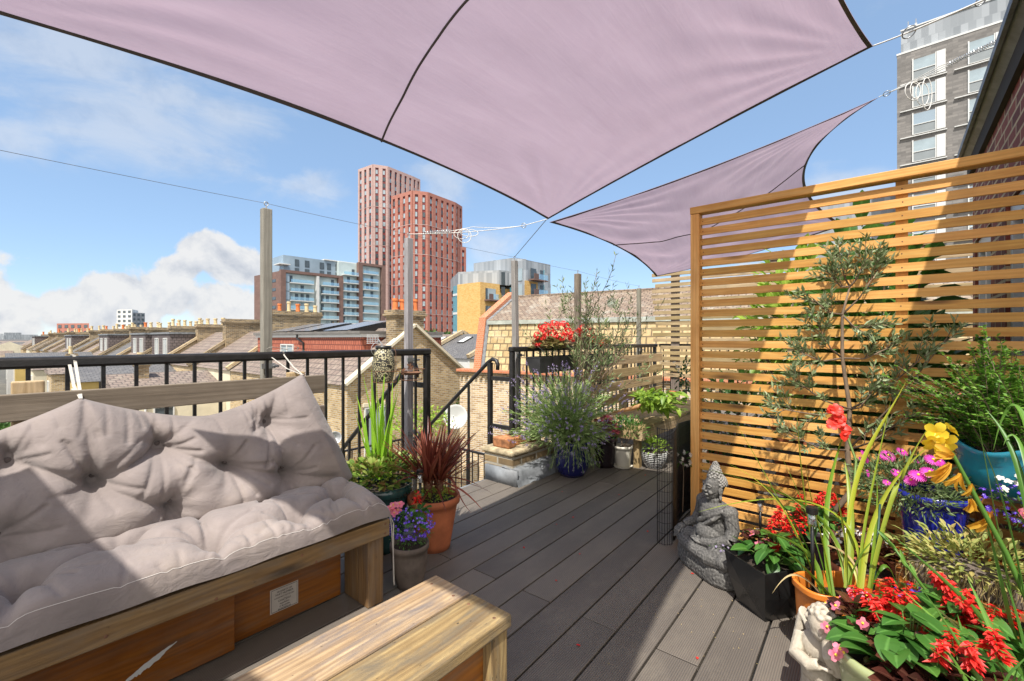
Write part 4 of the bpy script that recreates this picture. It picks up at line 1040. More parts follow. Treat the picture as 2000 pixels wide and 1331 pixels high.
def spike(bf, bs, p, dd, L, r, rad_=.016, L2=.028, n=40):       # a salvia flower spike
    p = Vector(p); dd = Vector(dd).normalized(); bs.tube([p, p+dd*L], .0016, 4)
    for k in range(n):
        t = r.uniform(.15, 1); q = rvec(r); q = (q-dd*q.dot(dd)).normalized()
        bf.leaf(p+dd*L*t, q+dd*.5+Vector((0, 0, -.25)), dd, L2*r.uniform(.8, 1.3)*(1.15-.45*t), .011*r.uniform(.9, 1.3), bend=.5, fold=.5, seg=2, shape='oval')
def salvia(parent, c, r, n=26, spread=.12, h=.12, L=.075, spikes=(), name='foliage', mat='lf_salvia'):
    b = MB(); s_ = MB(); c = Vector(c)
    for k in range(n):
        a = r.uniform(0, 6.28); q = r.random(); out = Vector((math.cos(a), math.sin(a), 0))
        p0 = c+out*spread*q*.8+Vector((0, 0, h*r.uniform(.1, 1)*(1.1-.5*q)))
        s_.tube([c+out*spread*.2*q, p0], .0016, 4)
        l = L*r.uniform(.65, 1.2); b.leaf(p0, out*r.uniform(.6, 1.2)+Vector((0, 0, r.uniform(-.35, .5)))+rvec(r)*.3, Vector((0, 0, 1))+rvec(r)*.3, l, l*.68, bend=r.uniform(.3, 1.0), fold=.22, seg=5, shape='heart')
    b.build(name, M[mat], parent, smooth=True)
    for (p, dd, LL) in spikes:
        f = MB(); spike(f, s_, p, dd, LL, r); f.build('flower_spike', M['p_red'], parent)
    s_.build('stem', M['stem'], parent)
def potted(name, label, cat, c, group=None): return thing(name, label, cat, c, 0, group)
def begonia(parent, c, rd, r, nl, nf, leafm, petm, L=.045, fr=.016):
    b = MB(); bush(b, c, rd, nl, L, L*.85, r, .3, 'leaf', .55, -.2, bend=.7, fold=.2, seg=3, shape='heart'); b.build('foliage', M[leafm], parent, smooth=True)
    for _ in range(nf):
        f = MB(); e = MB()
        q = rvec(r); q.z = abs(q.z)*.9+.1; p = Vector(c)+Vector((q.x*rd[0], q.y*rd[1], q.z*rd[2]))*1.08
        for j in range(r.choice((1, 2, 3))):
            pp = p+rvec(r)*fr*.9; flower5(f, pp, q+rvec(r)*.5, fr*r.uniform(.8, 1.2), 4, .35, .95); e.sphere(pp+q*.003, fr*.2, 6, 4)
        fo = f.build('flower', M[petm], parent); e.build('flower_eye', M['p_eye'], fo)
def lobelia(parent, c, rd, r, nl=420, nf=140, mat='p_violet', wh=0):
    b = MB(); bush(b, c, rd, nl, .018, .005, r, .3); b.build('foliage', M['lf_mid'], parent)
    f = MB()
    for _ in range(nf):
        q = rvec(r); q.z = q.z*.7+.25; p = Vector(c)+Vector((q.x*rd[0], q.y*rd[1], q.z*rd[2]))*r.uniform(.9, 1.15); nn = (q+Vector((-.4, -.35, .2))).normalized()
        flower5(f, p, nn, .0085, 5, .2, .6, kind='chip', m=0)
        f.chip(p+nn*.001, rvec(r), nn, .004, .004, 1)
    f.build('flower', [M[mat], M['p_white']], parent)
def branch(b, lf, p, dd, L, r0, r, depth, leafL, leafW, leaf_n, droop=0., spread=.7, kids=(2, 4), mm='chip'):
    N = 6; path = [Vector(p)]; dd = Vector(dd).normalized()
    for k in range(N):
        dd = (dd+rvec(r)*.14+Vector((0, 0, .06-droop))).normalized(); path.append(path[-1]+dd*L/N)
    b.tube(path, [lerp(r0, r0*.45, k/N) for k in range(N+1)], 5)
    if depth > 0:
        for _ in range(r.randint(*kids)):
            t = r.uniform(.3, 1); i = min(N-1, int(t*N)); q = rvec(r); d2 = (path[i+1]-path[i]).normalized()
            branch(b, lf, path[i], d2+(q-d2*q.dot(d2)).normalized()*spread, L*r.uniform(.45, .75), r0*.5, r, depth-1, leafL, leafW, leaf_n, droop, spread, kids, mm)
    if depth <= 1:
        for _ in range(leaf_n):
            t = r.uniform(.15, 1.02); i = min(N-1, int(t*N)); pp = path[i].lerp(path[i+1], min(1, t*N-i)); d2 = (path[i+1]-path[i]).normalized(); q = rvec(r)
            dl = d2*.9+(q-d2*q.dot(d2)).normalized()*.8
            if mm == 'chip': lf.chip(pp, dl, rvec(r), leafL*r.uniform(.7, 1.2), leafW)
            else: lf.leaf(pp, dl, rvec(r), leafL*r.uniform(.7, 1.2), leafW, bend=.3, seg=2)
# ---- left group
r = random.Random(11)
t = potted('potted_iris', 'dark teal glazed pot with upright bright green blades and leafy skirt', 'potted plant', (1.62, 2.46, 0))
c = (1.62, 2.46, 0); pot(t, c, .13, .185, .40, M['tealglz'], .012)
b = MB(); bush(b, (1.62, 2.46, .45), (.27, .22, .115), 900, .046, .028, r, .5, 'leaf', .5, -.35, bend=.5, seg=3, shape='oval'); b.build('foliage', m_leaf('skirt_leaf', [(.08, .18, .03), (.20, .34, .05), (.36, .44, .10), (.24, .12, .05)], .4), t, smooth=True)
b = MB()
for k in range(17):
    bx = Vector((1.62+r.uniform(-.05, .05), 2.46+r.uniform(-.04, .04), .43)); w = (r.uniform(-.5, .5)); hh = r.uniform(.42, .74)
    sd = Vector((SA, -CA, 0)); tp = bx+sd*w*.22+Vector((0, 0, hh)); mid = bx.lerp(tp, .5)+sd*w*-.05
    blade_px(b, [bx, mid, tp], .021, 8, r)
for tp in (W(690, 790, 2.75), W(713, 805, 2.78)): blade_px(b, [Vector((1.6, 2.46, .43)), W(716, 900, 2.75), tp], .018, 8, r)
b.build('blade', M['lf_iris'], t, smooth=True)
t = potted('potted_cordyline', 'terracotta pot of spiky dark red blades left of the stair gap', 'potted plant', (1.83, 2.2, 0))
c = (1.83, 2.2, 0); pot(t, c, .10, .148, .325, M['pot_terra'], .014)
b = MB(); bush(b, (1.83, 2.2, .335), (.125, .125, .045), 520, .014, .01, r, .6, shell=.3); b.build('ground_cover', M['lf_lime'], t)
b = MB()
blades(b, (1.81, 2.23, .40), 85, .44, .017, r, .95, .035, (.0, .55)); blades(b, (1.86, 2.18, .40), 60, .40, .016, r, 1.05, .03, (.0, .6)); blades(b, (1.83, 2.2, .38), 22, .42, .013, r, 1.45, .04, (.5, 1.5))
blade_px(b, [Vector((1.85, 2.19, .38)), W(893, 905, 2.8), W(880, 960, 2.78), W(921, 1003, 2.75)], .016, 12, r)
b.build('blade', M['lf_cord'], t, smooth=True)
b = MB(); b.tube([(1.81, 2.23, .30), (1.81, 2.23, .42)], .028, 8); b.tube([(1.86, 2.18, .30), (1.86, 2.18, .42)], .024, 8); b.build('stem', M['rust'], t, smooth=True)
t = potted('potted_lobelia', 'small grey clay pot of violet lobelia and pink begonia at the bench end', 'potted plant', (1.462, 1.955, 0))
c = (1.462, 1.955, 0); pot(t, c, .062, .092, .225, M['greyclay'], .01, belly=.012)
lobelia(t, (1.462, 1.94, .30), (.115, .11, .095), r, 520, 210)
for _ in range(9):
    b = MB(); b2_ = MB(); p = Vector((1.40, 1.99, .415))+rvec(r)*.028; flower5(b, p, (-.5, -.4, .8), .021, 4, .3, .9); b2_.sphere(p+Vector((-.003, -.003, .006)), .004, 6, 4)
    fo = b.build('flower', M['p_pink'], t); b2_.build('flower_eye', M['p_eye'], fo)
salvia(t, (1.52, 1.965, .30), r, 22, .085, .12, .062, [((1.515, 1.96, .40), (.05, .0, 1), .075)])
def solar(label, p, h, lean=(0, 0), ring=.021):
    p = Vector(p); t = thing('solar_light', label, 'garden light', p, 0, 'solar stake lights among the pots'); top = p+Vector((lean[0], lean[1], h)); dn = (top-p).normalized()
    b = MB(); b.tube([p, top-dn*.075], .007, 8); b.build('stake', M['black_plastic'], t, smooth=True)
    b = MB(); b.tube([top-dn*.0745, top-dn*.022], ring*.72, 16); b.build('lens', M['clear'], t, smooth=True)
    b = MB(); b.tube([top-dn*.07, top-dn*.024], ring*.22, 8); b.build('reflector', M['galv'], t)
    b = MB(); b.tube([top-dn*.0215, top], ring, 20); b.tube([top+dn*.0001, top+dn*.003], ring*.8, 20); b.build('cap', M['black_plastic'], t, smooth=False)
solar('black solar stake light in the terracotta pot of red blades', G(820, 2.62, .30), .235)
# ---- lavender and far pots
r = random.Random(23)
c = (3.66, 2.36, 0); t = potted('potted_lavender', 'glossy navy pot overflowing with grey green lavender by the brick pier', 'potted plant', c)
pot(t, c, .115, .165, .335, M['navy'], .014, belly=.035)
b = MB(); f = MB(); s_ = MB()
cl_ = Vector((3.64, 2.38, .36))
sdl = Vector((SA, -CA, 0))
for k in range(900):
    q = rvec(r); q.z = abs(q.z)*1.0+.12; q.normalize()
    L = r.uniform(.26, .66)*(1.0 if q.z > .45 else .8); tip = cl_+Vector((q.x*.92, q.y*.92, q.z*.95))*L-sdl*.16*r.random()+Vector((0, 0, -.07*(1-q.z)))
    mid = cl_.lerp(tip, .55)+Vector((0, 0, .05)); mid2 = mid.lerp(tip, .5)
    s_.tube([cl_+q*.05, mid, tip], .0011, 3, cap=False)
    for j in range(9):
        u = r.uniform(.35, 1); p = mid.lerp(tip, u) if u > .5 else cl_.lerp(mid, u*2*.5+.5); b.chip(p, (tip-mid)+rvec(r)*.09, rvec(r), r.uniform(.035, .065), .0095)
    if k % 2 == 0:
        t2 = tip+((tip-mid).normalized()+Vector((0, 0, .35))).normalized()*r.uniform(.06, .16); s_.tube([tip, t2], .0009, 3, cap=False)
        for j in range(12): f.chip(t2+(t2-tip)*r.uniform(-.25, .25), rvec(r), rvec(r), .015, .009)
for k in range(90):                      # stems trailing over the pot front
    a = r.uniform(2.6, 5.4); p0 = Vector((3.66, 2.36, .33)); out = Vector((math.cos(a), math.sin(a), 0)); tip = p0+out*r.uniform(.19, .30)+Vector((0, 0, -r.uniform(.02, .24))); mid = p0+out*.17+Vector((0, 0, .03))
    s_.tube([p0, mid, tip], .0012, 3, cap=False)
    for j in range(9): b.chip(mid.lerp(tip, r.random()), (tip-mid)+rvec(r)*.1, rvec(r), .035, .005)
    if k % 3 == 0:
        for j in range(10): f.chip(tip+rvec(r)*.012, rvec(r), rvec(r), .011, .006)
b.build('foliage', M['lf_lav'], t); f.build('flower', M['p_lav'], t); s_.build('stem', M['lf_lav'], t)
c = (3.98, 2.50, 0); t = potted('potted_olive_shrub', 'tall pale leaved shrub rising behind the lavender in front of the geraniums', 'potted plant', c)
pot(t, c, .12, .15, .36, M['plum'], .012)
b = MB(); f = MB()
for k in range(9):
    a = r.uniform(0, 6.28); q = Vector((math.cos(a)*.22, math.sin(a)*.22, 1))+sdl*(.13 if k % 2 else -.05)
    branch(b, f, (3.98, 2.5, .34), q, r.uniform(.75, 1.15), .008, r, 2, .062, .011, 15, 0, .55, (3, 4))
branch(b, f, (3.98, 2.5, .5), (0.02, .0, 1), 1.32, .009, r, 1, .065, .012, 30, 0, .3, (4, 5)); branch(b, f, (3.98, 2.5, .6), Vector((0, 0, 1))+sdl*.75, .85, .008, r, 1, .06, .011, 24, 0, .4, (3, 4))
b.build('branch', M['twig'], t); f.build('foliage', M['lf_olean'], t)
c = (4.12, 2.26, 0); t = potted('potted_heuchera', 'dark plum pot with maroon heuchera leaves between lavender and white pot', 'potted plant', c)
pot(t, c, .09, .12, .30, M['plum'], .01); b = MB(); bush(b, (4.12, 2.25, .36), (.14, .14, .12), 70, .06, .055, r, .3, 'leaf', .6, -.2, bend=.6, seg=3, shape='heart'); b.build('foliage', M['lf_heuch'], t, smooth=True)
c = (4.20, 2.10, 0); t = potted('potted_plant', 'white ceramic pot on a saucer with glossy green leaves by the pallet bench', 'potted plant', c)
pot(t, (4.2, 2.1, .012), .068, .09, .21, M['whitepot'], .006); b = MB(); b.lathe((4.2, 2.1, 0), [(.0001, .002), (.085, .002), (.098, .022), (.09, .022), (.08, .01), (.0001, .01)], 28); b.build('saucer', M['whitepot'], t, smooth=True)
b = MB(); bush(b, (4.24, 2.06, .36), (.24, .2, .15), 420, .05, .016, r, .5, 'leaf', .4, -.35, bend=.3, seg=2, shape='oval'); b.build('foliage', M['lf_mid'], t); b = MB()
for k in range(14): b.tube([(4.2, 2.1, .2), Vector((4.24, 2.06, .36))+rvec(r)*.14], .002, 4)
b.build('stem', M['twig'], t)
c = (4.40, 1.86, 0); t = potted('plant_basket', 'white wire basket with trailing lime leaves under the pallet bench edge', 'basket', c)
b = MB()
for k in range(9): b.tube(ringpts((4.4, 1.86), .075+.055*math.sin(k/8*1.6), .01+k*.019), .0045, 5)
for k in range(12):
    a = k*.5236; b.tube([(4.4+(.075+.055*math.sin(q/8*1.6))*math.cos(a), 1.86+(.075+.055*math.sin(q/8*1.6))*math.sin(a), .01+q*.019) for q in range(9)], .0035, 4)
b.build('basket', M['white_paint'], t); b = MB(); bush(b, (4.4, 1.88, .21), (.17, .17, .09), 240, .04, .016, r, .4, 'leaf', .4, -.4, bend=.4, seg=2, shape='oval'); b.build('foliage', M['lf_lime'], t)
b = MB(); b.lathe((4.4, 1.86, 0), [(.07, .012), (.115, .15), (.0001, .152)], 20); b.build('soil', M['soil'], t)
# pulled plant lying on the bench
t = thing('uprooted_plant', 'uprooted bright green plant with a long brown root lying on the pallet bench', 'plant', (5.0, 2.1, .42))
b = MB(); rt = [W(1196, 806, 5.05), W(1215, 802, 4.98), W(1238, 797, 4.92), W(1252, 792, 4.85)]; b.tube(rt, [.008, .02, .026, .02], 10); b.build('root', m_plain('tan_root', (.36, .20, .09), .8, .35, 30, .5), t, smooth=True)
b = MB(); s_ = MB()
for k in range(26):
    p0 = rt[-1]; tp = W(lerp(1245, 1352, r.random()), lerp(772, 812, r.random()), lerp(4.2, 5.2, r.random())); tp.z = max(tp.z, .44); mid = p0.lerp(tp, .5)+Vector((0, 0, .06*r.random())); s_.tube([p0, mid, tp], .005, 5)
    for j in range(11):
        a = r.uniform(.15, 1.02); p = p0.lerp(tp, a)+Vector((0, 0, .03+.03*r.random())); b.leaf(p, (tp-p0).normalized()+rvec(r)*1.0+Vector((0, 0, .15)), Vector((0, 0, 1))+rvec(r)*.5, r.uniform(.08, .15), .045, bend=r.uniform(.3, 1.1), fold=.2, seg=4)
b.build('foliage', M['lf_lime'], t, smooth=True); s_.build('stem', M['lf_lime'], t, smooth=True)
# geranium boxes on the railing
r = random.Random(31)
def geranium(label, u0, u1, v, zc, seed, heads):
    r = random.Random(seed); t = thing('geranium_box', label, 'planter', ((u0+u1)/2, v, zc-.2), 0)
    b = MB()
    for k in range(6):
        pass
    pts = [(u0, v-.09), (u1, v-.09), (u1, v+.09), (u0, v+.09)]
    i = len(b.v); n_ = [(u0+.03, v-.06), (u1-.03, v-.06), (u1-.03, v+.06), (u0+.03, v+.06)]
    for q in range(4):
        a0, a1 = n_[q], n_[(q+1) % 4]; c0, c1 = pts[q], pts[(q+1) % 4]; b.face([(*a0, zc-.16), (*a1, zc-.16), (*c1, zc), (*c0, zc)])
    b.face([(*p, zc-.16) for p in reversed(n_)]); b.face([(*p, zc-.012) for p in pts]); b.build('box', m_plain('charcoal_planter', (.05, .05, .052), .5, .2, 10, .1), t, bevel=.004)
    for k in range(5):
        b = MB(); u = lerp(u0+.06, u1-.06, k/4); b.tube([(u, v-.095, zc-.1), (u, v-.095, zc+.05), (u, v, zc+.115), (u, 2.85, zc+.115), (u, 2.87, zc)], .0025, 5); b.build('hook', M['iron'], t)
    b = MB(); bush(b, ((u0+u1)/2, v, zc+.09), ((u1-u0)/2, .13, .10), int(150*(u1-u0)/.6), .07, .075, r, .5, 'leaf', .4, -.2, bend=.7, seg=4, shape='heart'); b.build('foliage', M['lf_gera'], t, smooth=True)
    f = MB(); s_ = MB()
    for (p, rr) in heads:
        p = Vector(p); s_.tube([((u0+u1)/2+r.uniform(-.15, .15), v, zc), p], .003, 4)
        for _ in range(int(46*(rr/.06)**2)):
            q = rvec(r); q.z = q.z*.75+.2; flower5(f, p+q*rr*Vector((1, 1, .8)).length/1.6, q+rvec(r)*.3, .0165*r.uniform(.8, 1.2), 5, .25, .8, kind='chip')
    f.build('flower', M['p_ger'], t); s_.build('stem', M['stem'], t)
hd = [(W(x, y, dd), rr) for x, y, dd, rr in ((1063, 640, 4.6, .058), (1082, 636, 4.7, .055), (1099, 640, 4.65, .065), (1110, 652, 4.6, .055), (1055, 658, 4.5, .06), (1078, 655, 4.6, .055), (1049, 672, 4.5, .042), (1096, 660, 4.6, .05), (1072, 645, 4.8, .05), (1115, 664, 4.7, .04))]
geranium('charcoal railing planter full of red geraniums beside the leaning post', 3.5, 4.18, 2.71, 1.12, 5, hd)
hd = [(W(x, y, dd), rr) for x, y, dd, rr in ((1140, 646, 4.9, .06), (1155, 652, 5.0, .065), (1165, 664, 5.1, .05), (1131, 652, 4.9, .05), (1172, 672, 5.2, .035), (1108, 707, 4.9, .03))]
geranium('second railing planter of red geraniums partly behind the tall shrub', 4.25, 5.0, 2.71, 1.12, 6, hd)
# ---- right group in front of the screen
r = random.Random(41)
c = Vector((2.44, .475, 0)); t = potted('potted_salvia', 'glossy black faceted square pot with salvia and begonia beside the buddha', 'potted plant', c)
b = MB(); RR = Matrix.Rotation(rad(-35), 3, 'Z')
def sqr(h, w, tw=0): return [c+RR @ Vector((sx*w, sy*w, 0))+Vector((0, 0, h)) for sx, sy in ((-1, -1), (1, -1), (1, 1), (-1, 1))]
lo, md, hi = sqr(0, .082), sqr(.12, .112), sqr(.245, .128)
for q in range(4):
    q2 = (q+1) % 4; m_lo = (lo[q]+lo[q2])/2*.985+c*.015; m_hi = (hi[q]+hi[q2])/2; ctr = (md[q]+md[q2])/2+(md[q]+md[q2]-c*2-Vector((0, 0, .24)))*.06
    m_lo.z = 0
    for tri in ((lo[q], m_lo, ctr), (m_lo, lo[q2], ctr), (lo[q2], md[q2], ctr), (md[q], lo[q], ctr), (md[q2], hi[q2], ctr), (hi[q2], m_hi, ctr), (m_hi, hi[q], ctr), (hi[q], md[q], ctr)): b.face(tri)
hi2 = sqr(.245, .120); lw = sqr(.20, .116)
for q in range(4):
    q2 = (q+1) % 4; b.face((hi[q], hi[q2], hi2[q2], hi2[q])); b.face((hi2[q], hi2[q2], lw[q2], lw[q]))
b.build('pot', M['black_plastic'], t); b = MB(); b.face(sqr(.215, .116)); b.build('soil', M['soil'], t)
sp = [(W(x, y+22, dd), (r.uniform(-.2, .2), r.uniform(-.2, .2), 1), .10) for x, y, dd in ((1520, 1005, 2.28), (1545, 1020, 2.25), (1560, 1000, 2.35), (1505, 1030, 2.25), (1535, 1040, 2.2), (1528, 1018, 2.3), (1550, 1035, 2.22), (1512, 1012, 2.3), (1565, 1025, 2.25))]+[(W(1500, 1070, 2.15), (.5, -.5, .1), .05)]
salvia(t, (2.46, .44, .235), r, 64, .15, .13, .085, sp)
begonia(t, (2.50, .53, .275), (.07, .07, .055), r, 50, 12, 'lf_bronze', 'p_pink', .04, .015)
# lobelia trailing over the buddha knee
t = potted('lobelia_plant', 'sprig of lilac lobelia trailing over the buddha knee', 'plant', W(1415, 1090, 2.42))
lobelia(t, W(1408, 1075, 2.40), (.05, .05, .04), r, 90, 26, 'p_lav')
# salvia pot behind, at olive trunk
c = Vector((2.87, .30, 0)); t = potted('potted_olive', 'young olive tree with red salvias at its foot, against the slatted screen', 'potted tree', c)
pot(t, c, .12, .15, .33, M['plum'], .012)
b = MB(); f = MB()
tr = [c+Vector((0, 0, .3)), W(1662, 960, 2.36), W(1655, 880, 2.38), W(1660, 800, 2.40), W(1645, 700, 2.42), W(1645, 615, 2.42), W(1660, 560, 2.43)]
b.tube(tr, [.016, .015, .013, .011, .009, .007, .004], 8)
br = [(tr[6], W(1640, 505, 2.42), 1), (tr[5], W(1590, 585, 2.38), 1), (tr[5], W(1715, 525, 2.38), 1), (tr[4], W(1565, 690, 2.36), 1), (tr[4], W(1600, 640, 2.40), 1), (tr[3], W(1550, 740, 2.34), 1), (tr[3], W(1530, 800, 2.3), 1), (tr[4], W(1735, 680, 2.32), 1), (tr[2], W(1850, 660, 2.15), 1), (tr[3], W(1800, 700, 2.2), 1), (tr[2], W(1760, 820, 2.2), 1), (tr[2], W(1545, 850, 2.32), 1), (tr[5], W(1690, 640, 2.36), 1), (tr[6], W(1690, 505, 2.42), 1), (tr[6], W(1625, 540, 2.4), 1), (tr[3], W(1700, 770, 2.3), 1)]
for p0, p1, _ in br:
    mid = p0.lerp(p1, .5)+Vector((0, 0, -.03)); b.tube([p0, mid, p1], [.006, .004, .0025], 5); L = (p1-p0).length
    for k in range(8):
        u = r.uniform(.3, 1); p = p0.lerp(mid, u*2) if u < .5 else mid.lerp(p1, u*2-1); d0 = (p1-p0).normalized(); q = rvec(r)
        branch(b, f, p, d0+(q-d0*q.dot(d0)).normalized()*.7+Vector((0, 0, .2)), r.uniform(.08, .17), .0022, r, 0, .044, .0125, 16, 0, .5, (1, 2))
    branch(b, f, p1, p1-mid, .10, .002, r, 0, .044, .0125, 18)
b.build('trunk', M['twig'], t, smooth=True); f.build('foliage', M['lf_olive'], t)
sp = [(W(x, y+15, dd), (r.uniform(-.3, .3), r.uniform(-.3, .3), 1), .10) for x, y, dd in ((1590, 985, 2.45), (1605, 1000, 2.42), (1575, 1000, 2.45), (1640, 1005, 2.4), (1655, 1020, 2.4), (1625, 1015, 2.4), (1560, 1015, 2.42), (1585, 1025, 2.4), (1610, 1030, 2.38), (1598, 975, 2.5), (1632, 985, 2.45), (1570, 985, 2.5), (1650, 995, 2.42))]
salvia(t, (2.80, .31, .32), r, 36, .15, .12, .075, sp, 'underplanting')
# jasmine sprigs
def jasmine(label, c, n, nf, rd, seed):
    r = random.Random(seed); t = thing('jasmine', label, 'climber', c); b = MB(); bush(b, c, rd, n, .05, .024, r, .2, 'leaf', .3, -1, bend=.4, seg=3, shape='oval'); b.build('foliage', M['lf_dark'], t, smooth=True)
    f = MB()
    for _ in range(nf):
        p = Vector(c)+Vector((r.uniform(-1, 1)*rd[0], r.uniform(-1, 1)*rd[1], r.uniform(-1, 1)*rd[2]))*.9
        for k in range(3): flower5(f, p+rvec(r)*.012, rvec(r)+Vector((-.7, -.5, .3)), .014, 5, .2, .45, kind='chip')
    f.build('flower', M['p_white'], t); s_ = MB(); s_.tube([Vector(c)+Vector((0, 0, -.35)), Vector(c)+Vector((.02, .0, -.1)), c], .003, 4); s_.build('stem', M['twig'], t)
jasmine('white flowered jasmine sprig left of the screen post, before the black mesh panel', W(1330, 900, 2.98)+Vector((.03, 0, 0)), 14, 7, (.03, .05, .05), 3)
jasmine('glossy white flowered jasmine on the pallet bench end below the old trellis', W(1338, 735, 5.4), 130, 9, (.16, .16, .2), 4)
# orange trough with gladiolus blades
c = Vector((2.24, .165, 0)); t = potted('gladiolus_trough', 'orange plastic trough with tall yellowing gladiolus blades and a coral flower', 'planter', c)
b = MB(); RT = Matrix.Rotation(rad(-50), 3, 'Z')
def trough(a, z, k): return c+RT @ Vector((math.copysign(abs(math.cos(a))**.55, math.cos(a))*.165*k, math.copysign(abs(math.sin(a))**.7, math.sin(a))*.095*k, 0))+Vector((0, 0, z))
prof = [(.0, .002), (.86, .002), (.95, .14), (1.0, .285), (1.06, .29), (1.06, .315), (1.0, .315), (.97, .29), (.96, .25)]
b.grid(lambda s_, t_: (lambda x: trough(2*math.pi*s_, lerp(prof[min(7, int(x))][1], prof[min(7, int(x))+1][1], x-min(7, int(x))), lerp(prof[min(7, int(x))][0], prof[min(7, int(x))+1][0], x-min(7, int(x)))))(t_*8), 56, 32)
b.build('trough', M['orange_plastic'], t, smooth=True); b = MB(); b.face([trough(2*math.pi*k/40, .25, .965) for k in range(40)]); b.build('soil', M['soil'], t)
b = MB(); bx = [W(1605, 1160, 1.80), W(1625, 1165, 1.78), W(1655, 1150, 1.74), W(1680, 1150, 1.70), W(1700, 1150, 1.68)]
for k, pts in enumerate([
    [bx[0], W(1560, 1040, 1.95), W(1530, 950, 2.0), W(1420, 905, 2.1)], [bx[0], W(1575, 1080, 1.9), W(1520, 960, 2.1), W(1430, 815, 2.3)], [bx[0], W(1590, 1090, 1.88), W(1545, 985, 2.0), W(1470, 930, 2.1)],
    [bx[0], W(1580, 1060, 1.9), W(1560, 930, 2.05), W(1555, 780, 2.2)], [bx[1], W(1615, 1060, 1.85), W(1570, 960, 2.0), W(1575, 900, 2.1)], [bx[1], W(1600, 1030, 1.9), W(1610, 940, 2.0), W(1655, 830, 2.2)], [bx[1], W(1600, 1080, 1.88), W(1585, 1000, 2.0), W(1520, 880, 2.3)],
    [bx[2], W(1662, 1060, 1.78), W(1640, 980, 1.85), W(1630, 955, 1.9)], [bx[2], W(1668, 1050, 1.8), W(1662, 960, 1.9), W(1650, 900, 2.0)], [bx[2], W(1670, 1080, 1.75), W(1690, 1070, 1.72), W(1716, 1045, 1.7)], [bx[3], W(1670, 1090, 1.75), W(1650, 1080, 1.8), W(1645, 1120, 1.8)],
    [bx[3], W(1690, 1060, 1.76), W(1700, 950, 1.85), W(1830, 860, 1.85)], [bx[3], W(1680, 1050, 1.76), W(1700, 980, 1.8), W(1740, 780, 2.0)], [bx[4], W(1720, 1090, 1.7), W(1745, 1080, 1.7), W(1760, 1200, 1.66)], [bx[4], W(1705, 1080, 1.72), W(1720, 1000, 1.8), W(1712, 930, 1.9)],
    [bx[0], W(1600, 1110, 1.82), W(1600, 1060, 1.9), W(1455, 1030, 1.95)], [bx[1], W(1560, 1090, 1.85), W(1540, 1080, 1.9), W(1525, 1065, 1.95)], [bx[2], W(1640, 1000, 1.9), W(1560, 960, 2.0), W(1360, 912, 2.4)],
    [bx[3], W(1700, 1000, 1.8), W(1600, 930, 2.0), W(1365, 1000, 2.3)], [bx[4], W(1730, 1000, 1.75), W(1760, 900, 1.8), W(1825, 820, 1.85)], [bx[2], W(1655, 900, 1.95), W(1700, 880, 1.95), W(1770, 745, 2.0)]]):
    blade_px(b, pts, r.uniform(.014, .024), 14, r)
b.build('blade', M['lf_glad'], t, smooth=True)
b = MB(); 
for pts in ([bx[0], W(1560, 1110, 1.85), W(1540, 1110, 1.85), W(1508, 1160, 1.85)], [bx[2], W(1650, 1020, 1.85), W(1560, 1000, 2.0), W(1470, 905, 2.15)], [bx[3], W(1680, 1060, 1.75), W(1600, 1060, 1.9), W(1560, 1060, 2.0)]): blade_px(b, pts, .008, 14, r)
b.build('dry_blade', M['lf_dry'], t, smooth=True)
b = MB(); f = MB(); stm = [bx[2], W(1662, 1020, 1.9), W(1672, 900, 2.05), W(1650, 840, 2.1), W(1628, 790, 2.12)]; b.tube(stm, .005, 6); b.build('stem', M['stem'], t, smooth=True)
blooms(t, [(W(x, y, 2.08)+rvec(r)*.008, Vector((-.75, -.45, .2))+rvec(r)*.5, rr, 6, .7, .8) for x, y, rr in ((1632, 805, .030), (1640, 822, .036), (1652, 838, .034), (1630, 830, .03), (1645, 850, .026), (1625, 798, .022), (1640, 812, .03))], M['p_glad'])
for x, y in ((1682, 880), (1690, 892), (1685, 905), (1693, 918), (1678, 893)):
    f = MB(); f.leaf(W(x, y, 2.0), rvec(r)*.5+Vector((-.2, -.1, -.7)), rvec(r), .035, .016, bend=.4, seg=3, shape='oval'); f.build('withered_flower', M['p_mag'], t)

solar('black solar stake light before the screen, behind the black square pot', G(1485, 2.45, .22), .215)
solar('black solar stake light standing in the orange trough', Vector(trough(2.6, .25, .6)), .365, (-.03, .0), .022)
b = MB(); b.tube([W(1706, 1160, 1.72), W(1719, 985, 1.80)], .004, 6); tag(b.build('cane', m_plain('dark_green_cane', (.02, .06, .045), .5, .2, 10, 0), smooth=True), 'thin dark green plant cane behind the orange trough', 'cane')
# terracotta bowl with white flowers
c = Vector((2.56, .11, .0)); t = potted('potted_begonia', 'wide terracotta bowl with dark leaves and white flowers between olive trunk and wooden stand', 'potted plant', c)
pot(t, c, .09, .125, .29, M['pot_terra'], .012); begonia(t, c+Vector((0, 0, .34)), (.13, .13, .08), r, 90, 14, 'lf_bronze', 'p_white', .045, .017)
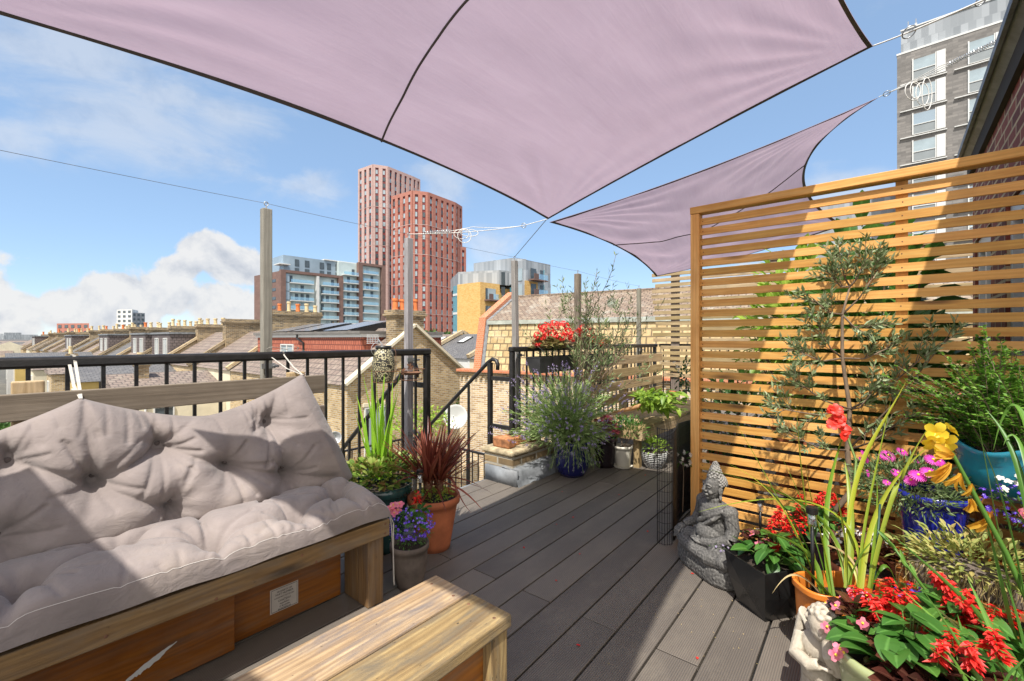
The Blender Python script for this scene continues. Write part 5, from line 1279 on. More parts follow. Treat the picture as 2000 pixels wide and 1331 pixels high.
# wooden stand with shelves
sd_ = thing('plant_stand', 'dark stained timber plant stand carrying the sage, blue and turquoise pots', 'plant stand', (2.5, -.4, 0))
for q in ((2.29, 2.86, -.82, -.0, .335, .365), (2.66, 3.0, -.86, -.26, .62, .65)):
    b = MB(); b.b2(*q, grain=1); b.build('shelf', M['crate'], sd_, bevel=.004)
for (u, v, z0, z) in ((2.31, -.05, 0, .334), (2.31, -.78, 0, .334), (2.79, -.05, 0, .334), (2.67, -.30, .366, .619), (2.67, -.82, .366, .619), (2.945, -.30, 0, .619), (2.945, -.82, 0, .619)):
    b = MB(); b.b2(u, u+.045, v-.02, v+.02, z0, z, grain=2); b.build('leg', M['crate'], sd_, bevel=.003)
for z in (.06, .2):
    b = MB(); b.b2(2.295, 2.3095, -.8, -.02, z, z+.08, grain=1); b.build('front_board', M['crate'], sd_)
# sage planter on the lower shelf
c = Vector((2.41, -.22, .366)); t = potted('potted_sage', 'low planter of yellowing sage with dry roots on the lower shelf of the stand', 'planter', c)
b = MB(); b.b2(2.31, 2.51, -.40, -.04, .366, .44, grain=1); b.build('box', M['greyclay'], t, bevel=.006)
b = MB(); 
for _ in range(640):
    q = rvec(r); q.z = abs(q.z); p = c+Vector((0, 0, .07))+Vector((q.x*.16, q.y*.24, q.z*.14))*r.uniform(.4, 1); b.leaf(p, q+Vector((0, 0, .35))+rvec(r)*.5, Vector((0, 0, 1))+rvec(r)*.4, r.uniform(.028, .052), .015, bend=.6, fold=.25, seg=3)
b.build('foliage', M['lf_sage'], t); b = MB()
for _ in range(170):
    p = Vector((2.305-.01*r.random(), lerp(-.42, -.02, r.random()), .45)); q = p+Vector((-.02*r.random(), r.uniform(-.03, .03), -r.uniform(.03, .12))); b.tube([p, p.lerp(q, .5)+rvec(r)*.012, q], .0011, 3)
b.build('dry_root', M['lf_dry'], t)
# cobalt pot of delosperma on upper shelf
t = potted('potted_ice_plant', 'cobalt blue pot with narrow fleshy leaves and magenta daisies', 'potted plant', (2.72, -.125, .366))
pot(t, (2.72, -.125, .366), .095, .118, .26, M['cobalt'], .01)
c = Vector((2.69, -.07, .655)); b = MB()
for _ in range(2000):
    q = rvec(r); q.z = q.z*.8+.2; p = c+Vector((q.x*.18-.02, q.y*.21+.03, q.z*.15-.03))*r.uniform(.45, 1.05); b.chip(p, q+rvec(r)*.9+Vector((0, 0, .2)), rvec(r), r.uniform(.025, .042), .0075)
b.build('foliage', m_leaf('ice_plant_leaf', [(.07, .12, .04), (.13, .20, .07), (.22, .28, .12)], .5, .2, 0), t)
for x, y, dd, rr in ((1735, 890, 2.05, .03), (1725, 893, 2.1, .022), (1793, 928, 1.85, .032), (1815, 922, 1.83, .03), (1778, 938, 1.88, .026), (1753, 924, 1.93, .024), (1763, 882, 2.05, .024), (1822, 898, 1.9, .03), (1835, 902, 1.9, .026), (1733, 943, 1.95, .018), (1790, 900, 2.0, .014), (1850, 880, 1.95, .02)):
    p = W(x, y, dd); nn = Vector((-.55, -.35, .8)); f = MB(); flower5(f, p, nn+rvec(r)*.2, rr, 24, .12, .16); fo = f.build('flower', M['p_mag'], t); e = MB(); e.sphere(p+nn*.003, rr*.16, 8, 5); e.build('flower_eye', M['p_eye'], fo)
# turquoise pot with fern on upper shelf
c = Vector((2.76, -.37, .651)); t = potted('potted_fern', 'turquoise wavy glazed pot holding a dense dark green feathery shrub', 'potted plant', c)
b = MB(); prof = [(.0001, 0), (.12, 0), (.155, .06), (.175, .12), (.17, .15), (.19, .19), (.20, .215), (.19, .215), (.17, .16)]
NN = 48
for (rr_, z_) in prof:
    for j in range(NN):
        a = 2*math.pi*j/NN; wv = .018*math.sin(4*a+.6)*(z_/.215)**2; b.v.append((c.x+rr_*math.cos(a), c.y+rr_*math.sin(a), c.z+z_+wv))
for k in range(len(prof)-1):
    for j in range(NN):
        j2 = (j+1) % NN; b.addf((k*NN+j, k*NN+j2, (k+1)*NN+j2, (k+1)*NN+j), [(0, 0)]*4)
b.build('pot', M['turq'], t, smooth=True); b = MB(); b.lathe(c, [(.0001, .16), (.172, .155)], 32); b.build('soil', M['soil'], t)
b = MB(); s_ = MB()
for k in range(230):
    q = rvec(r); q.z = abs(q.z)+.3; q.normalize(); L = r.uniform(.26, .58); p0 = c+Vector((r.uniform(-.09, .09), r.uniform(-.09, .09), .16)); tip = p0+Vector((q.x*.55, q.y*.72+.08, q.z*.92))*L
    tip.x = min(tip.x, 3.06)
    mid = p0.lerp(tip, .6)+Vector((0, 0, .05)); s_.tube([p0, mid, tip], .0016, 3, cap=False)
    for j in range(64):
        u = r.uniform(.15, 1.03); p = p0.lerp(mid, u/.6) if u < .6 else mid.lerp(tip, (u-.6)/.4); dd = (tip-mid).normalized(); sdv = dd.cross(Vector((0, 0, 1))+rvec(r)*.3).normalized()*(1 if j % 2 else -1)
        b.chip(p, sdv+dd*.5+rvec(r)*.2, Vector((0, 0, 1))+rvec(r)*.5, .034*(1.15-.6*u), .012)
b.build('foliage', M['lf_fern'], t); s_.build('stem', M['twig'], t)
# black pot with lobelia and pink begonia
c = Vector((2.48, -.56, .366)); t = potted('potted_begonia', 'black tub on the stand with violet lobelia, white flowers and pink begonias', 'potted plant', c)
pot(t, c, .10, .135, .215, M['black_plastic'], .01)
lobelia(t, c+Vector((.0, .16, .30)), (.12, .15, .09), r, 300, 150); begonia(t, c+Vector((-.05, .06, .28)), (.12, .14, .07), r, 80, 22, 'lf_bronze', 'p_pink', .05, .021)
for _ in range(22):
    f = MB(); flower5(f, c+Vector((.05, .18, .38))+Vector((r.uniform(-.06, .06), r.uniform(-.08, .08), r.uniform(-.02, .03))), Vector((-.5, -.3, .8))+rvec(r)*.4, .015, 5, .2, .8); f.build('white_flower', M['p_white'], t)
# celadon front pot
c = Vector((1.86, -.01, 0)); t = potted('potted_salvia', 'olive green glazed pot of red salvia and bronze begonia, next to the cherub', 'potted plant', c)
pot(t, c, .125, .162, .315, M['celadon'], .012)
sp = [(W(x, y+18, dd), (r.uniform(-.25, .25), r.uniform(-.25, .25), .9), .085) for x, y, dd in ((1700, 1185, 1.52), (1720, 1170, 1.54), (1740, 1185, 1.5), (1730, 1205, 1.48), (1755, 1200, 1.5), (1712, 1205, 1.48), (1745, 1165, 1.52), (1765, 1188, 1.5), (1690, 1200, 1.5), (1775, 1170, 1.52), (1722, 1190, 1.56), (1750, 1215, 1.46), (1680, 1180, 1.56), (1738, 1178, 1.56))]
salvia(t, (1.86, -.03, .30), r, 95, .175, .15, .092, sp)
begonia(t, (1.90, .10, .345), (.07, .07, .06), r, 26, 9, 'lf_bronze', 'p_pink', .05, .021)
pk_ = [(W(*q), Vector((-.7, -.5, .5))+rvec(r)*.3, .019, 4, .4, .95) for q in ((1650, 1170, 1.62), (1665, 1158, 1.62), (1690, 1165, 1.6), (1630, 1180, 1.6), (1600, 1190, 1.6), (1592, 1200, 1.62), (1610, 1210, 1.58), (1638, 1268, 1.42), (1630, 1280, 1.42), (1645, 1275, 1.42), (1613, 1225, 1.52))]
blooms(t, pk_, M['p_pink']); eyes(t, [(q[0]+Vector((-.006, -.004, .006)), .0045) for q in pk_], M['p_eye'])
b = MB(); bush(b, c+Vector((-.10, -.10, .30)), (.13, .13, .085), 95, .085, .07, r, .2, 'leaf', .6, -.1, bend=.7, fold=.18, seg=4, shape='heart'); b.build('bronze_foliage', M['lf_bronze'], t, smooth=True)
pk_ = [(W(*q), Vector((-.6, -.4, .6))+rvec(r)*.4, .021, 4, .4, .95) for q in ((1815, 1235, 1.38), (1825, 1228, 1.38), (1808, 1245, 1.36), (1838, 1240, 1.36), (1848, 1250, 1.36), (1822, 1248, 1.36), (1732, 1262, 1.38), (1725, 1270, 1.37), (1740, 1268, 1.37), (1852, 1300, 1.3), (1860, 1304, 1.3), (1795, 1260, 1.36), (1858, 1262, 1.36))]
blooms(t, pk_, M['p_red'], 'red_flower'); eyes(t, [(q[0]+Vector((-.006, -.004, .007)), .005) for q in pk_], M['p_eye'])
# salvia at right, blue pot
c = Vector((2.10, -.19, 0)); t = potted('potted_salvia', 'red salvia spikes over big leaves in a cobalt pot before the plant stand', 'potted plant', c)
pot(t, c, .09, .113, .30, M['cobalt'], .01)
sp = []
for (x, y, x2, y2, dd) in ((1865, 1190, 1835, 1122, 1.5), (1875, 1200, 1850, 1135, 1.48), (1935, 1215, 1870, 1170, 1.42), (1930, 1240, 1945, 1185, 1.4), (1900, 1210, 1890, 1150, 1.45), (1915, 1200, 1925, 1215, 1.4), (1850, 1160, 1822, 1118, 1.52), (1960, 1240, 1985, 1190, 1.38), (1890, 1235, 1880, 1180, 1.45), (1855, 1215, 1845, 1165, 1.48), (1910, 1250, 1905, 1200, 1.42)):
    a_, z_ = W(x, y, dd), W(x2, y2, dd); sp.append((a_, z_-a_, (z_-a_).length))
salvia(t, (2.06, -.16, .29), r, 110, .21, .15, .095, sp)
t2 = potted('lobelia_plant', 'small clump of blue lobelia between the orange trough and the red salvia', 'plant', W(1790, 1170, 1.6)); lobelia(t2, W(1785, 1165, 1.62), (.07, .05, .05), r, 120, 22)
# yellow gladiolus
c = G(2040, 1.25, 0); t = potted('potted_gladiolus', 'leaning yellow gladiolus with withered amber blooms at the right edge', 'potted plant', c)
pot(t, c, .09, .115, .24, M['black_plastic'], .01)
b = MB(); stem = [c+Vector((0, 0, .22)), W(2010, 1180, 1.40), W(1965, 1080, 1.42), W(1900, 960, 1.46), W(1868, 900, 1.48), W(1838, 845, 1.50)]
b.tube(stem, [.008, .008, .0075, .0065, .0055, .004], 7); b.build('stem', M['lf_grass'], t, smooth=True)
blooms(t, [(W(x, y, 1.49), n_, rr, 5, .95, .75) for x, y, n_, rr in ((1826, 846, (-.8, -.2, .1), .038), (1838, 862, (-.9, -.3, -.2), .042), (1856, 842, (.3, -.6, .5), .026), (1820, 862, (-1, -.2, -.5), .034))], M['p_yel'])
for x, y, x2, y2, w_ in ((1862, 890, 1838, 887, .02), (1855, 905, 1840, 940, .024), (1875, 925, 1868, 953, .015), (1895, 945, 1903, 970, .02), (1895, 975, 1905, 998, .02), (1930, 1005, 1918, 1038, .02)):
    a_, z_ = W(x, y, 1.46), W(x2, y2, 1.45); f = MB()
    for k in range(4): f.leaf(a_, (z_-a_)+rvec(r)*.014, rvec(r)+Vector((-.6, -.5, 0)), (z_-a_).length*1.2, w_, bend=.7, fold=.6, seg=5, shape='petal', twist=.8)
    f.build('withered_flower', M['p_amber'], t, smooth=True)
b = MB(); p0 = c+Vector((0, 0, .22))
for pts in ([p0, W(1960, 1200, 1.4), W(1960, 1090, 1.42), W(1905, 960, 1.5)], [p0, W(1980, 1250, 1.35), W(1900, 1180, 1.4), W(1730, 1035, 1.6)], [p0, W(1930, 1290, 1.36), W(1850, 1230, 1.4), W(1760, 1150, 1.5)], [p0, W(1960, 1300, 1.3), W(1930, 1210, 1.34), W(1890, 1130, 1.4)],
            [p0, W(1985, 1230, 1.4), W(1945, 1000, 1.5), W(1895, 740, 1.7)], [p0, W(2000, 1150, 1.4), W(1960, 920, 1.5), W(1895, 830, 1.6)], [p0, W(2030, 1000, 1.45), W(1990, 860, 1.6), W(1925, 800, 1.7)], [p0, W(2040, 900, 1.5), W(1985, 800, 1.62), W(1960, 870, 1.6)], [p0, W(2000, 1300, 1.3), W(1985, 1180, 1.35), W(1960, 1130, 1.4)], [p0, W(1940, 1330, 1.25), W(1890, 1290, 1.3), W(1870, 1200, 1.42)],
            [p0, W(2050, 1150, 1.4), W(2020, 1010, 1.5), W(1950, 960, 1.6)], [p0, W(2040, 780, 1.6), W(1975, 700, 1.7), W(1940, 880, 1.7)]): blade_px(b, pts, r.uniform(.014, .022), 16, r)
b.build('blade', M['lf_grass'], t, smooth=True)
b = MB()
for pts in ([W(1960, 1325, 1.3), W(1880, 1230, 1.4), W(1845, 1200, 1.42), W(1822, 1180, 1.45)], [W(1975, 1325, 1.3), W(1900, 1250, 1.38), W(1830, 1160, 1.45), W(1834, 1240, 1.42)], [W(1965, 1322, 1.3), W(1880, 1280, 1.35), W(1800, 1265, 1.38), W(1750, 1275, 1.4)]): blade_px(b, pts, .011, 14, r)
b.build('dry_blade', M['lf_dry'], t, smooth=True)
# gladiolus bud stem
c = G(1985, 1.12, 0); t = potted('potted_gladiolus', 'leafy black pot at the bottom right corner with a green gladiolus bud stem leaning left', 'potted plant', c); pot(t, c, .08, .10, .22, M['black_plastic'], .008)
salvia(t, c+Vector((.03, .06, .21)), r, 75, .19, .15, .085, [(W(x, y, dd), (r.uniform(-.3, .3), r.uniform(-.3, .3), .9), .08) for x, y, dd in ((1830, 1300, 1.25), (1870, 1290, 1.25), (1930, 1285, 1.22), (1960, 1300, 1.2), (1900, 1310, 1.2))])
b = MB(); p0 = c+Vector((0, 0, .2)); pts = [p0, W(1870, 1230, 1.5), W(1790, 1130, 1.56), W(1731, 1050, 1.62)]; b.tube(pts, [.006, .0055, .005, .003], 6)
for k in range(9): 
    u = k/9; p = pts[2].lerp(pts[3], u); b.leaf(p, (pts[3]-pts[2]).normalized()+rvec(r)*.35, rvec(r), .05, .012, bend=.2, fold=.5, seg=3)
for k in range(14): blade_px(b, [p0, p0+Vector((r.uniform(-.1, .1), r.uniform(-.1, .1), .2)), p0+Vector((r.uniform(-.25, .2), r.uniform(-.15, .25), r.uniform(.15, .4)))], .012, 8, r)
b.build('stem', M['lf_grass'], t, smooth=True)
# planting behind the screen
r = random.Random(77)
def shrub(label, c, rd, n, L, Wd, mat, seed, potm='pot_terra', shape='oval', ph=.35, name='potted_shrub'):
    r = random.Random(seed); t = thing(name, label, 'shrub', (c[0], c[1], 0)); pot(t, (c[0], c[1], 0), .15, .2, ph, M[potm], .015)
    b = MB(); bush(b, c, rd, n, L, Wd, r, .3, 'leaf', .35, -1, bend=.6, fold=.2, seg=3, shape=shape); b.build('foliage', M[mat], t, smooth=True)
    s_ = MB()
    for k in range(14): s_.tube([(c[0], c[1], ph*.9), Vector(c)+Vector((r.uniform(-1, 1)*rd[0], r.uniform(-1, 1)*rd[1], r.uniform(-.6, .8)*rd[2]))*.8], .006, 5)
    s_.build('stem', M['twig'], t)
shrub('bright lime leafy shrub seen through the slats beyond the middle of the screen', (4.5, .62, 1.35), (.5, .45, .75), 900, .15, .06, 'lf_lime', 1)
shrub('broad dark leaved shrub seen through the right part of the slatted screen', (4.2, .14, 1.25), (.55, .42, .95), 620, .2, .09, 'lf_mid', 2)
shrub('dark glossy evergreen seen low through the left part of the slatted screen', (4.0, 1.0, .62), (.35, .35, .4), 420, .09, .04, 'lf_dark', 3)
shrub('dark leafy shrub low behind the turquoise pot, beyond the screen', (3.6, .0, .8), (.35, .38, .7), 480, .16, .07, 'lf_mid', 4)
shrub('yellow green shrub on the far side behind the old trellis bench', (5.9, .9, 1.1), (.4, .6, .7), 420, .12, .05, 'lf_lime', 5)
c = W(1270, 752, 6.4); t = potted('small_pot', 'small red clay pot on the pallet bench by the old trellis', 'pot', (6.45, 2.45, .4205)); pot(t, (6.45, 2.45, .4205), .05, .065, .12, M['pot_terra'], .006)
b = MB()
for k in range(150):
    px_, D_ = r.uniform(1180, 1720), r.uniform(1.6, 4.2); p = G(px_, D_, .0035)
    if k > 70: p = Vector((r.uniform(2.0, 3.0), r.uniform(.3, 1.0), .0035))
    if p.y < .3 or p.x > 5: continue
    b.leaf(p, (r.uniform(-1, 1), r.uniform(-1, 1), .04), (0, 0, 1), r.uniform(.004, .012), r.uniform(.002, .005), bend=.4, fold=.4, seg=2)
tag(b.build('leaf_litter', M['lf_dry']), 'dry leaf bits scattered on the decking by the flower pots', 'leaf litter', None, 'stuff')
# fallen petals
b = MB()
for k in range(26):
    p = Vector((r.uniform(1.6, 4.2), r.uniform(.35, 2.2), .004)); b.leaf(p, (r.uniform(-1, 1), r.uniform(-1, 1), .05), (0, 0, 1), .016, .012, bend=.3, fold=.3, seg=2, shape='petal')
tag(b.build('fallen_petals', M['p_red']), 'scattered fallen red petals on the grey decking', 'petals', None, 'stuff')
# ================================================================= house wall on the right
hw = thing('brick_house', 'dark red brick house wall with grey gutter and white glazed doors at the right edge', 'house', (4, -.6, 0))
dn = [(3.18, 3.95, 2.1), (4.5, 5.3, 2.1)]
WV = -.50
xs = [3.135, 3.18, 3.95, 4.5, 5.3, 5.42]
b = MB()
for a, c in zip(xs[:-1], xs[1:]):
    op = [q for q in dn if abs(q[0]-a) < .01]
    b.b2(a, c, WV-.22, WV, op[0][2] if op else 0, 2.76)
b.build('wall', M['red_brick'], hw)
b = MB(); b.b2(2.0, 3.13, -1.25, -1.05, 0, 2.76); b.build('rear_wall', M['red_brick'], hw)
b = MB(); b.b2(5.4205, 5.56, -2.5, WV-.01, 0, 2.8); b.build('end_wall', M['red_brick'], hw)
b = MB(); b.face([(2.0, WV+.005, 2.80), (2.0, WV+.085, 2.86), (5.56, WV+.085, 2.86), (5.56, WV+.005, 2.80)]); b.b2(2.0, 5.56, WV+.075, WV+.095, 2.835, 2.88); b.b2(2.0, 5.56, -1.4, WV+.07, 2.865, 2.90); b.build('gutter', M['lead'], hw)
b = MB(); b.b2(2.05, 5.5, WV+.0005, WV+.03, 2.68, 2.80); b.build('fascia', m_plain('dark_fascia', (.03, .024, .018), .95, .3, 6, .2), hw)
b = MB(); b.face([(2.0, WV, 2.91), (5.56, WV, 2.91), (5.56, -3.0, 4.3), (2.0, -3.0, 4.3)]); b.build('roof', M['slate'], hw)
for u0, u1, z1 in dn:
    b = MB(); n = 2
    for k in range(n+1): b.b2(lerp(u0, u1-.07, k/n), lerp(u0, u1-.07, k/n)+.07, WV-.1, WV-.02, .08, z1-.1)
    b.b2(u0, u1, WV-.1, WV-.02, z1-.0995, z1); b.b2(u0, u1, WV-.1, WV-.02, .0, .0795)
    fr = b.build('door_frame', M['white_paint'], hw)
    b = MB(); b.b2(u0, u1, WV-.16, WV-.14, 0, z1); b.build('pane', M['glass_l'], fr)
# ================================================================= far buildings
ER = random.Random(99)
cube = None
def win_mesh(mat):
    b = MB(); b.box((0, 0, 0), (1, 1, 1)); i = b
    me = bpy.data.meshes.new('window'); me.from_pydata(b.v, [], b.f); me.materials.append(mat); me.update(); return me
WM_ = {}
def add_windows(parent, slots, name='window', limit=92):
    # slots: (matrix of a unit box, material key), nearest first
    for k, (mx, mk) in enumerate(slots[:limit]):
        if mk not in WM_: WM_[mk] = win_mesh(M[mk])
        o = bpy.data.objects.new(name, WM_[mk]); COL.objects.link(o); o.parent = parent; o.matrix_basis = wm(parent).inverted() @ mx
    rest = slots[limit:]
    if rest:
        b = MB(); keys = sorted({mk for _, mk in rest})
        for mx, mk in rest:
            i = len(b.v)
            for x in (-.5, .5):
                for y in (-.5, .5):
                    for z in (-.5, .5): b.v.append((mx @ Vector((x, y, z)))[:])
            for idx in ((0, 1, 3, 2), (4, 6, 7, 5), (0, 4, 5, 1), (2, 3, 7, 6), (0, 2, 6, 4), (1, 5, 7, 3)): b.addf([i+q for q in idx], [(0, 0)]*4, keys.index(mk))
        o = b.build('window_field', [M[k] for k in keys], parent); o['kind'] = 'stuff'
def fmat(o, x, n, px, y0, z, sx, sy, sz):      # unit box placed on a face: origin o, along x, outward n
    c = o+x*px+n*y0+Vector((0, 0, z)); m = Matrix((x, -n, Vector((0, 0, 1)))).transposed().to_4x4(); m.translation = c
    return m @ Matrix.Diagonal((sx, sy, sz, 1))
def fbox(b, o, x, n, p0, p1, d0, d1, z0, z1, m=0):
    R3 = Matrix((x, -n, Vector((0, 0, 1)))).transposed(); c = o+x*((p0+p1)/2)+n*((d0+d1)/2)+Vector((0, 0, (z0+z1)/2)); b.box(c, (p1-p0, abs(d1-d0), z1-z0), rot=R3, m=m)
def tower(label, name, pts, nwin, ztop, z0, fh, face, bands, back, wide=.46, glass=('glass_d', 'glass_l'), topgap=1.5):
    P = [G(px, D) for px, D in pts]; t = thing(name, label, 'tower', (P[1].x, P[1].y, z0)); n_ = len(P)-1
    c0 = sum(P, Vector())/len(P); core = [(p.x, p.y) for p in P]+[(p.x*1.11, p.y*1.11) for p in (P[-1], P[0])]
    b = MB(); b.prism(core, z0, ztop-.3); b.build('core', M['spandrel'], t)
    pr = MB(); bd = MB(); sl = []
    for k in range(n_):
        o, e = P[k], P[k+1]; x = (e-o); L = x.length; x.normalize(); nn = Vector((x.y, -x.x, 0)); w = nwin[k]
        cw = L/w
        fbox(pr, o, x, nn, 0, L, .01, .5, ztop-topgap, ztop)
        for j in range(w+1):
            a = j*cw-cw*(1-wide)/2; c = j*cw+cw*(1-wide)/2
            fbox(pr, o, x, nn, max(a, -.05), min(c, L+.05), .01, .5, z0, ztop-topgap-.005)
        nf = int((ztop-topgap-max(z0, -6))/fh)
        for f in range(nf):
            zt = ztop-topgap-f*fh
            if f and f % bands == 0: fbox(bd, o, x, nn, 0, L, .505, .56, zt-.12, zt+.12)
            for j in range(w):
                sl.append((f, fmat(o, x, nn, (j+.5)*cw-cw*wide*.16*(0 if ER.random() < .5 else 1), .12, zt-fh*.62, cw*wide*.80, .08, fh*.62), ER.choice(glass)))
    pr.build('pier', M[face], t); bd.build('band', M['pink_face'], t)
    sl.sort(key=lambda q: q[0]); add_windows(t, [(m_, k_) for _, m_, k_ in sl]); return t
tower('tallest tower, pale pink, rising behind the balcony block', 'pink_tower', [(701, 237), (729, 230), (757, 232.7), (805, 246.7), (819.5, 252)], [3, 2, 5, 2], 90.2, -6, 3.3, 'pink_face', 6, (10, 30))
tower('terracotta red tower standing in front of the pale pink tower', 'red_tower', [(766, 198), (806, 190), (835, 192), (888, 206.4), (901, 213)], [4, 2, 5, 2], 63.7, -6, 3.15, 'terra_face', 4, (10, 26), .44, ('glass_l', 'glass_l', 'glass_d'))
tower('low terracotta wing at the right of the red tower', 'red_tower_wing', [(887, 209), (909, 214)], [2], 44.5, -6, 3.15, 'terra_face', 4, (8, 16), .44, ('glass_l', 'glass_d'))
# balcony block
bb = thing('apartment_block', 'long brown and pale teal apartment block with rows of balconies', 'apartment block', G(548, 150))
o, e = G(548, 150), G(751, 179); x = e-o; LL = x.length; x.normalize(); nn = Vector((x.y, -x.x, 0))
def bx(px): # along-facade coordinate at image column px
    r = (px-CX)/F; dirv = Vector((r*SA+CA, -r*CA+SA, 0)); den = dirv.x*x.y-dirv.y*x.x
    tt = (dirv.y*o.x-dirv.x*o.y)/den; return tt
zA, zB = 24.4, 30.3; s1, s2, s3, s4 = bx(566), bx(664), bx(702), bx(738)
b = MB(); lft = G(496.5, 163); 
b.prism([(o.x-nn.x*3.01, o.y-nn.y*3.01), (o.x+x.x*LL*.55-nn.x*3.01, o.y+x.y*LL*.55-nn.y*3.01), (o.x+x.x*LL*.55-nn.x*14, o.y+x.y*LL*.55-nn.y*14), (lft.x, lft.y)], -6, zA-.4); fbox(b, o, x, nn, -.01, .5, -3.0, -.02, -6, zA-.4); b.build('brown_wing', M['brown_clad'], bb)
b = MB(); fbox(b, o, x, nn, bx(560), LL, -14, -3, -6, zB-.4); b.build('upper_block', M['blue_glass'], bb)
b = MB(); fbox(b, o, x, nn, bx(665), LL, -3, -1.2, -6, zB-.5); fbox(b, o, x, nn, 0.2, bx(664), -3, -1.2, -6, zA-.6); b.build('recessed_wall', M['teal_glass'], bb)
b = MB()
for p, w_, zt in ((0, 1.6, zA), (s2-.6, 1.7, zA), (s3-.5, 1.7, zB), (LL-1.3, 1.6, zB)): fbox(b, o, x, nn, p, p+w_, -1.19, .35, -6, zt)
fbox(b, o, x, nn, 1.601, s2-.601, -3, .35, zA-.9, zA); fbox(b, o, x, nn, s3+1.2001, LL-1.3001, -3, .35, zB-.9, zB); b.build('frame', M['brown_clad'], bb)
sl = []; sb = MB(); bl_ = MB(); pa = MB()
for bay, (a, c, zt, nf) in enumerate(((s1, bx(612), zA, 9), (bx(628), s2-.6, zA, 9), (s2+1.2, s3-.6, zB-1.2, 11), (s3+1.3, s4, zB, 11))):
    for f in range(nf):
        z = zt-1.0-(f+1)*3.0
        if z < -4: continue
        fbox(sb, o, x, nn, a, c, -1.15, .75, z-.28, z); fbox(bl_, o, x, nn, a+.1, c-.1, .66, .72, z+.05, z+1.1)
        q = a+.3
        while q < c-1.2:
            if ER.random() < .55: sl.append((z, fmat(o, x, nn, q+.5, -1.15, z+1.25, 1.1, .08, 2.3), ER.choice(('glass_d', 'glass_d', 'glass_l'))))
            q += 1.9
for f in range(9): fbox(pa, o, x, nn, 1.65, s1-.1, -1.1, .05, zA-1.2-(f+1)*3.0+.25, zA-1.2-f*3.0)
sb.build('balcony_slab', M['white_paint'], bb); bl_.build('balustrade', M['balustrade'], bb); pa.build('corner_glazing', M['blue_glass'], bb)
b = MB(); fbox(b, o, x, nn, bx(618), bx(623), -1.1, .3, -6, zA-1); b.build('white_fin', M['white_paint'], bb)
for k, (px_, ww) in enumerate(((587, .9), (607, 1.), (636, 1.), (650, .9), (667, 1.), (688, 1.2))):
    for z in (zB-2.6, zB-5.6):
        sl.append((60, fmat(o, x, nn, bx(px_), -2.95, z, ww*1.6, .1, 2.4), 'glass_d'))
for k in range(4): sl.append((50, fmat(G(535, 153.5), (o-lft).normalized(), Vector(((o-lft).normalized().y, -(o-lft).normalized().x, 0)), 0, .05, zA-3.4-3*k, 3.0, .12, 1.0), 'glass_d'))
b = MB(); fbox(b, o, x, nn, bx(548), bx(570), -6, -1, zA+2.0, zA+2.3); fbox(b, o, x, nn, bx(640), LL+.5, -14, -2.5, zB-.39, zB+.0); b.build('terrace_slab', M['white_paint'], bb)
sl.sort(key=lambda q: -q[0]); add_windows(bb, [(m_, k_) for _, m_, k_ in sl])
# golden apartment building
gb = thing('apartment_building', 'golden brick apartment building with grey striped upper floors', 'apartment building', G(938, 90))
def pz(px, py, D): return H+(HY-py)/F*D
def pbox(b, pts, z0, z1): b.prism([(G(p, D).x, G(p, D).y) for p, D in pts], z0, z1)
b = MB(); pbox(b, [(893, 94.5), (938, 90), (976, 94), (930, 104)], -6, pz(0, 551, 90)); pbox(b, [(976, 97), (1003, 99), (985, 108), (940, 108)], -6, pz(0, 564, 97)); pbox(b, [(1026, 92), (1075.5, 99), (1040, 112), (995, 108)], -6, pz(0, 548, 92)); b.build('brick_body', M['gold_brick'], gb)
b = MB(); pbox(b, [(895, 99), (975.5, 96.2), (1003, 98.2), (960, 112), (880, 112)], 12.81, pz(0, 529, 97)); pbox(b, [(925, 104), (999, 97.2), (1028, 98.5), (1020, 120), (930, 120)], 13, pz(0, 504, 97)); pbox(b, [(1001, 95.5), (1027, 92.4), (1075, 98.6), (1040, 111)], 3, pz(0, 512, 95)); b.build('cladding', M['clad'], gb)
b = MB(); pbox(b, [(885, 100), (893.2, 98), (893, 106), (885, 106)], -6, pz(0, 559, 99)); b.build('teal_strip', M['teal_panel'], gb)
b = MB(); 
for z in (2.4, 6.6, 10.7): pbox(b, [(884.5, 99.9), (893.3, 97.9), (893, 105), (884.5, 105)], z, z+.5)
b.build('band', M['white_paint'], gb)
sl = []
def face_of(p0, p1):
    o_ = G(*p0); e_ = G(*p1); x_ = (e_-o_).normalized(); return o_, x_, Vector((x_.y, -x_.x, 0)), (e_-o_).length
fo, fx_, fn_, fl = face_of((938, 90), (976, 94)); f2o, f2x, f2n, f2l = face_of((1026, 92), (1075.5, 99)); f3o, f3x, f3n, f3l = face_of((1001, 95.5), (1027, 92.4)); f4o, f4x, f4n, f4l = face_of((975.5, 96.2), (1003, 98.2))
bs_ = MB(); gl = MB(); bw_ = []
for z in (9.2, 5.6, 2.0):
    sl.append((9, fmat(fo, fx_, fn_, fl*.52, .05, z+1.2, fl*.5, .1, 2.3), 'glass_l')); sl.append((9, fmat(fo, fx_, fn_, fl*.30, .08, z+1.2, .5, .12, 2.3), 'glass_d')); fbox(bs_, fo, fx_, fn_, fl*.2, fl*1.0, .02, 1.5, z-.25, z); fbox(gl, fo, fx_, fn_, fl*.42, fl*1.0, 1.4, 1.46, z+.02, z+1.1); bw_.append((fmat(fo, fx_, fn_, fl*.305, 1.44, z+.56, fl*.21, .08, 1.08), 'brown_clad'))
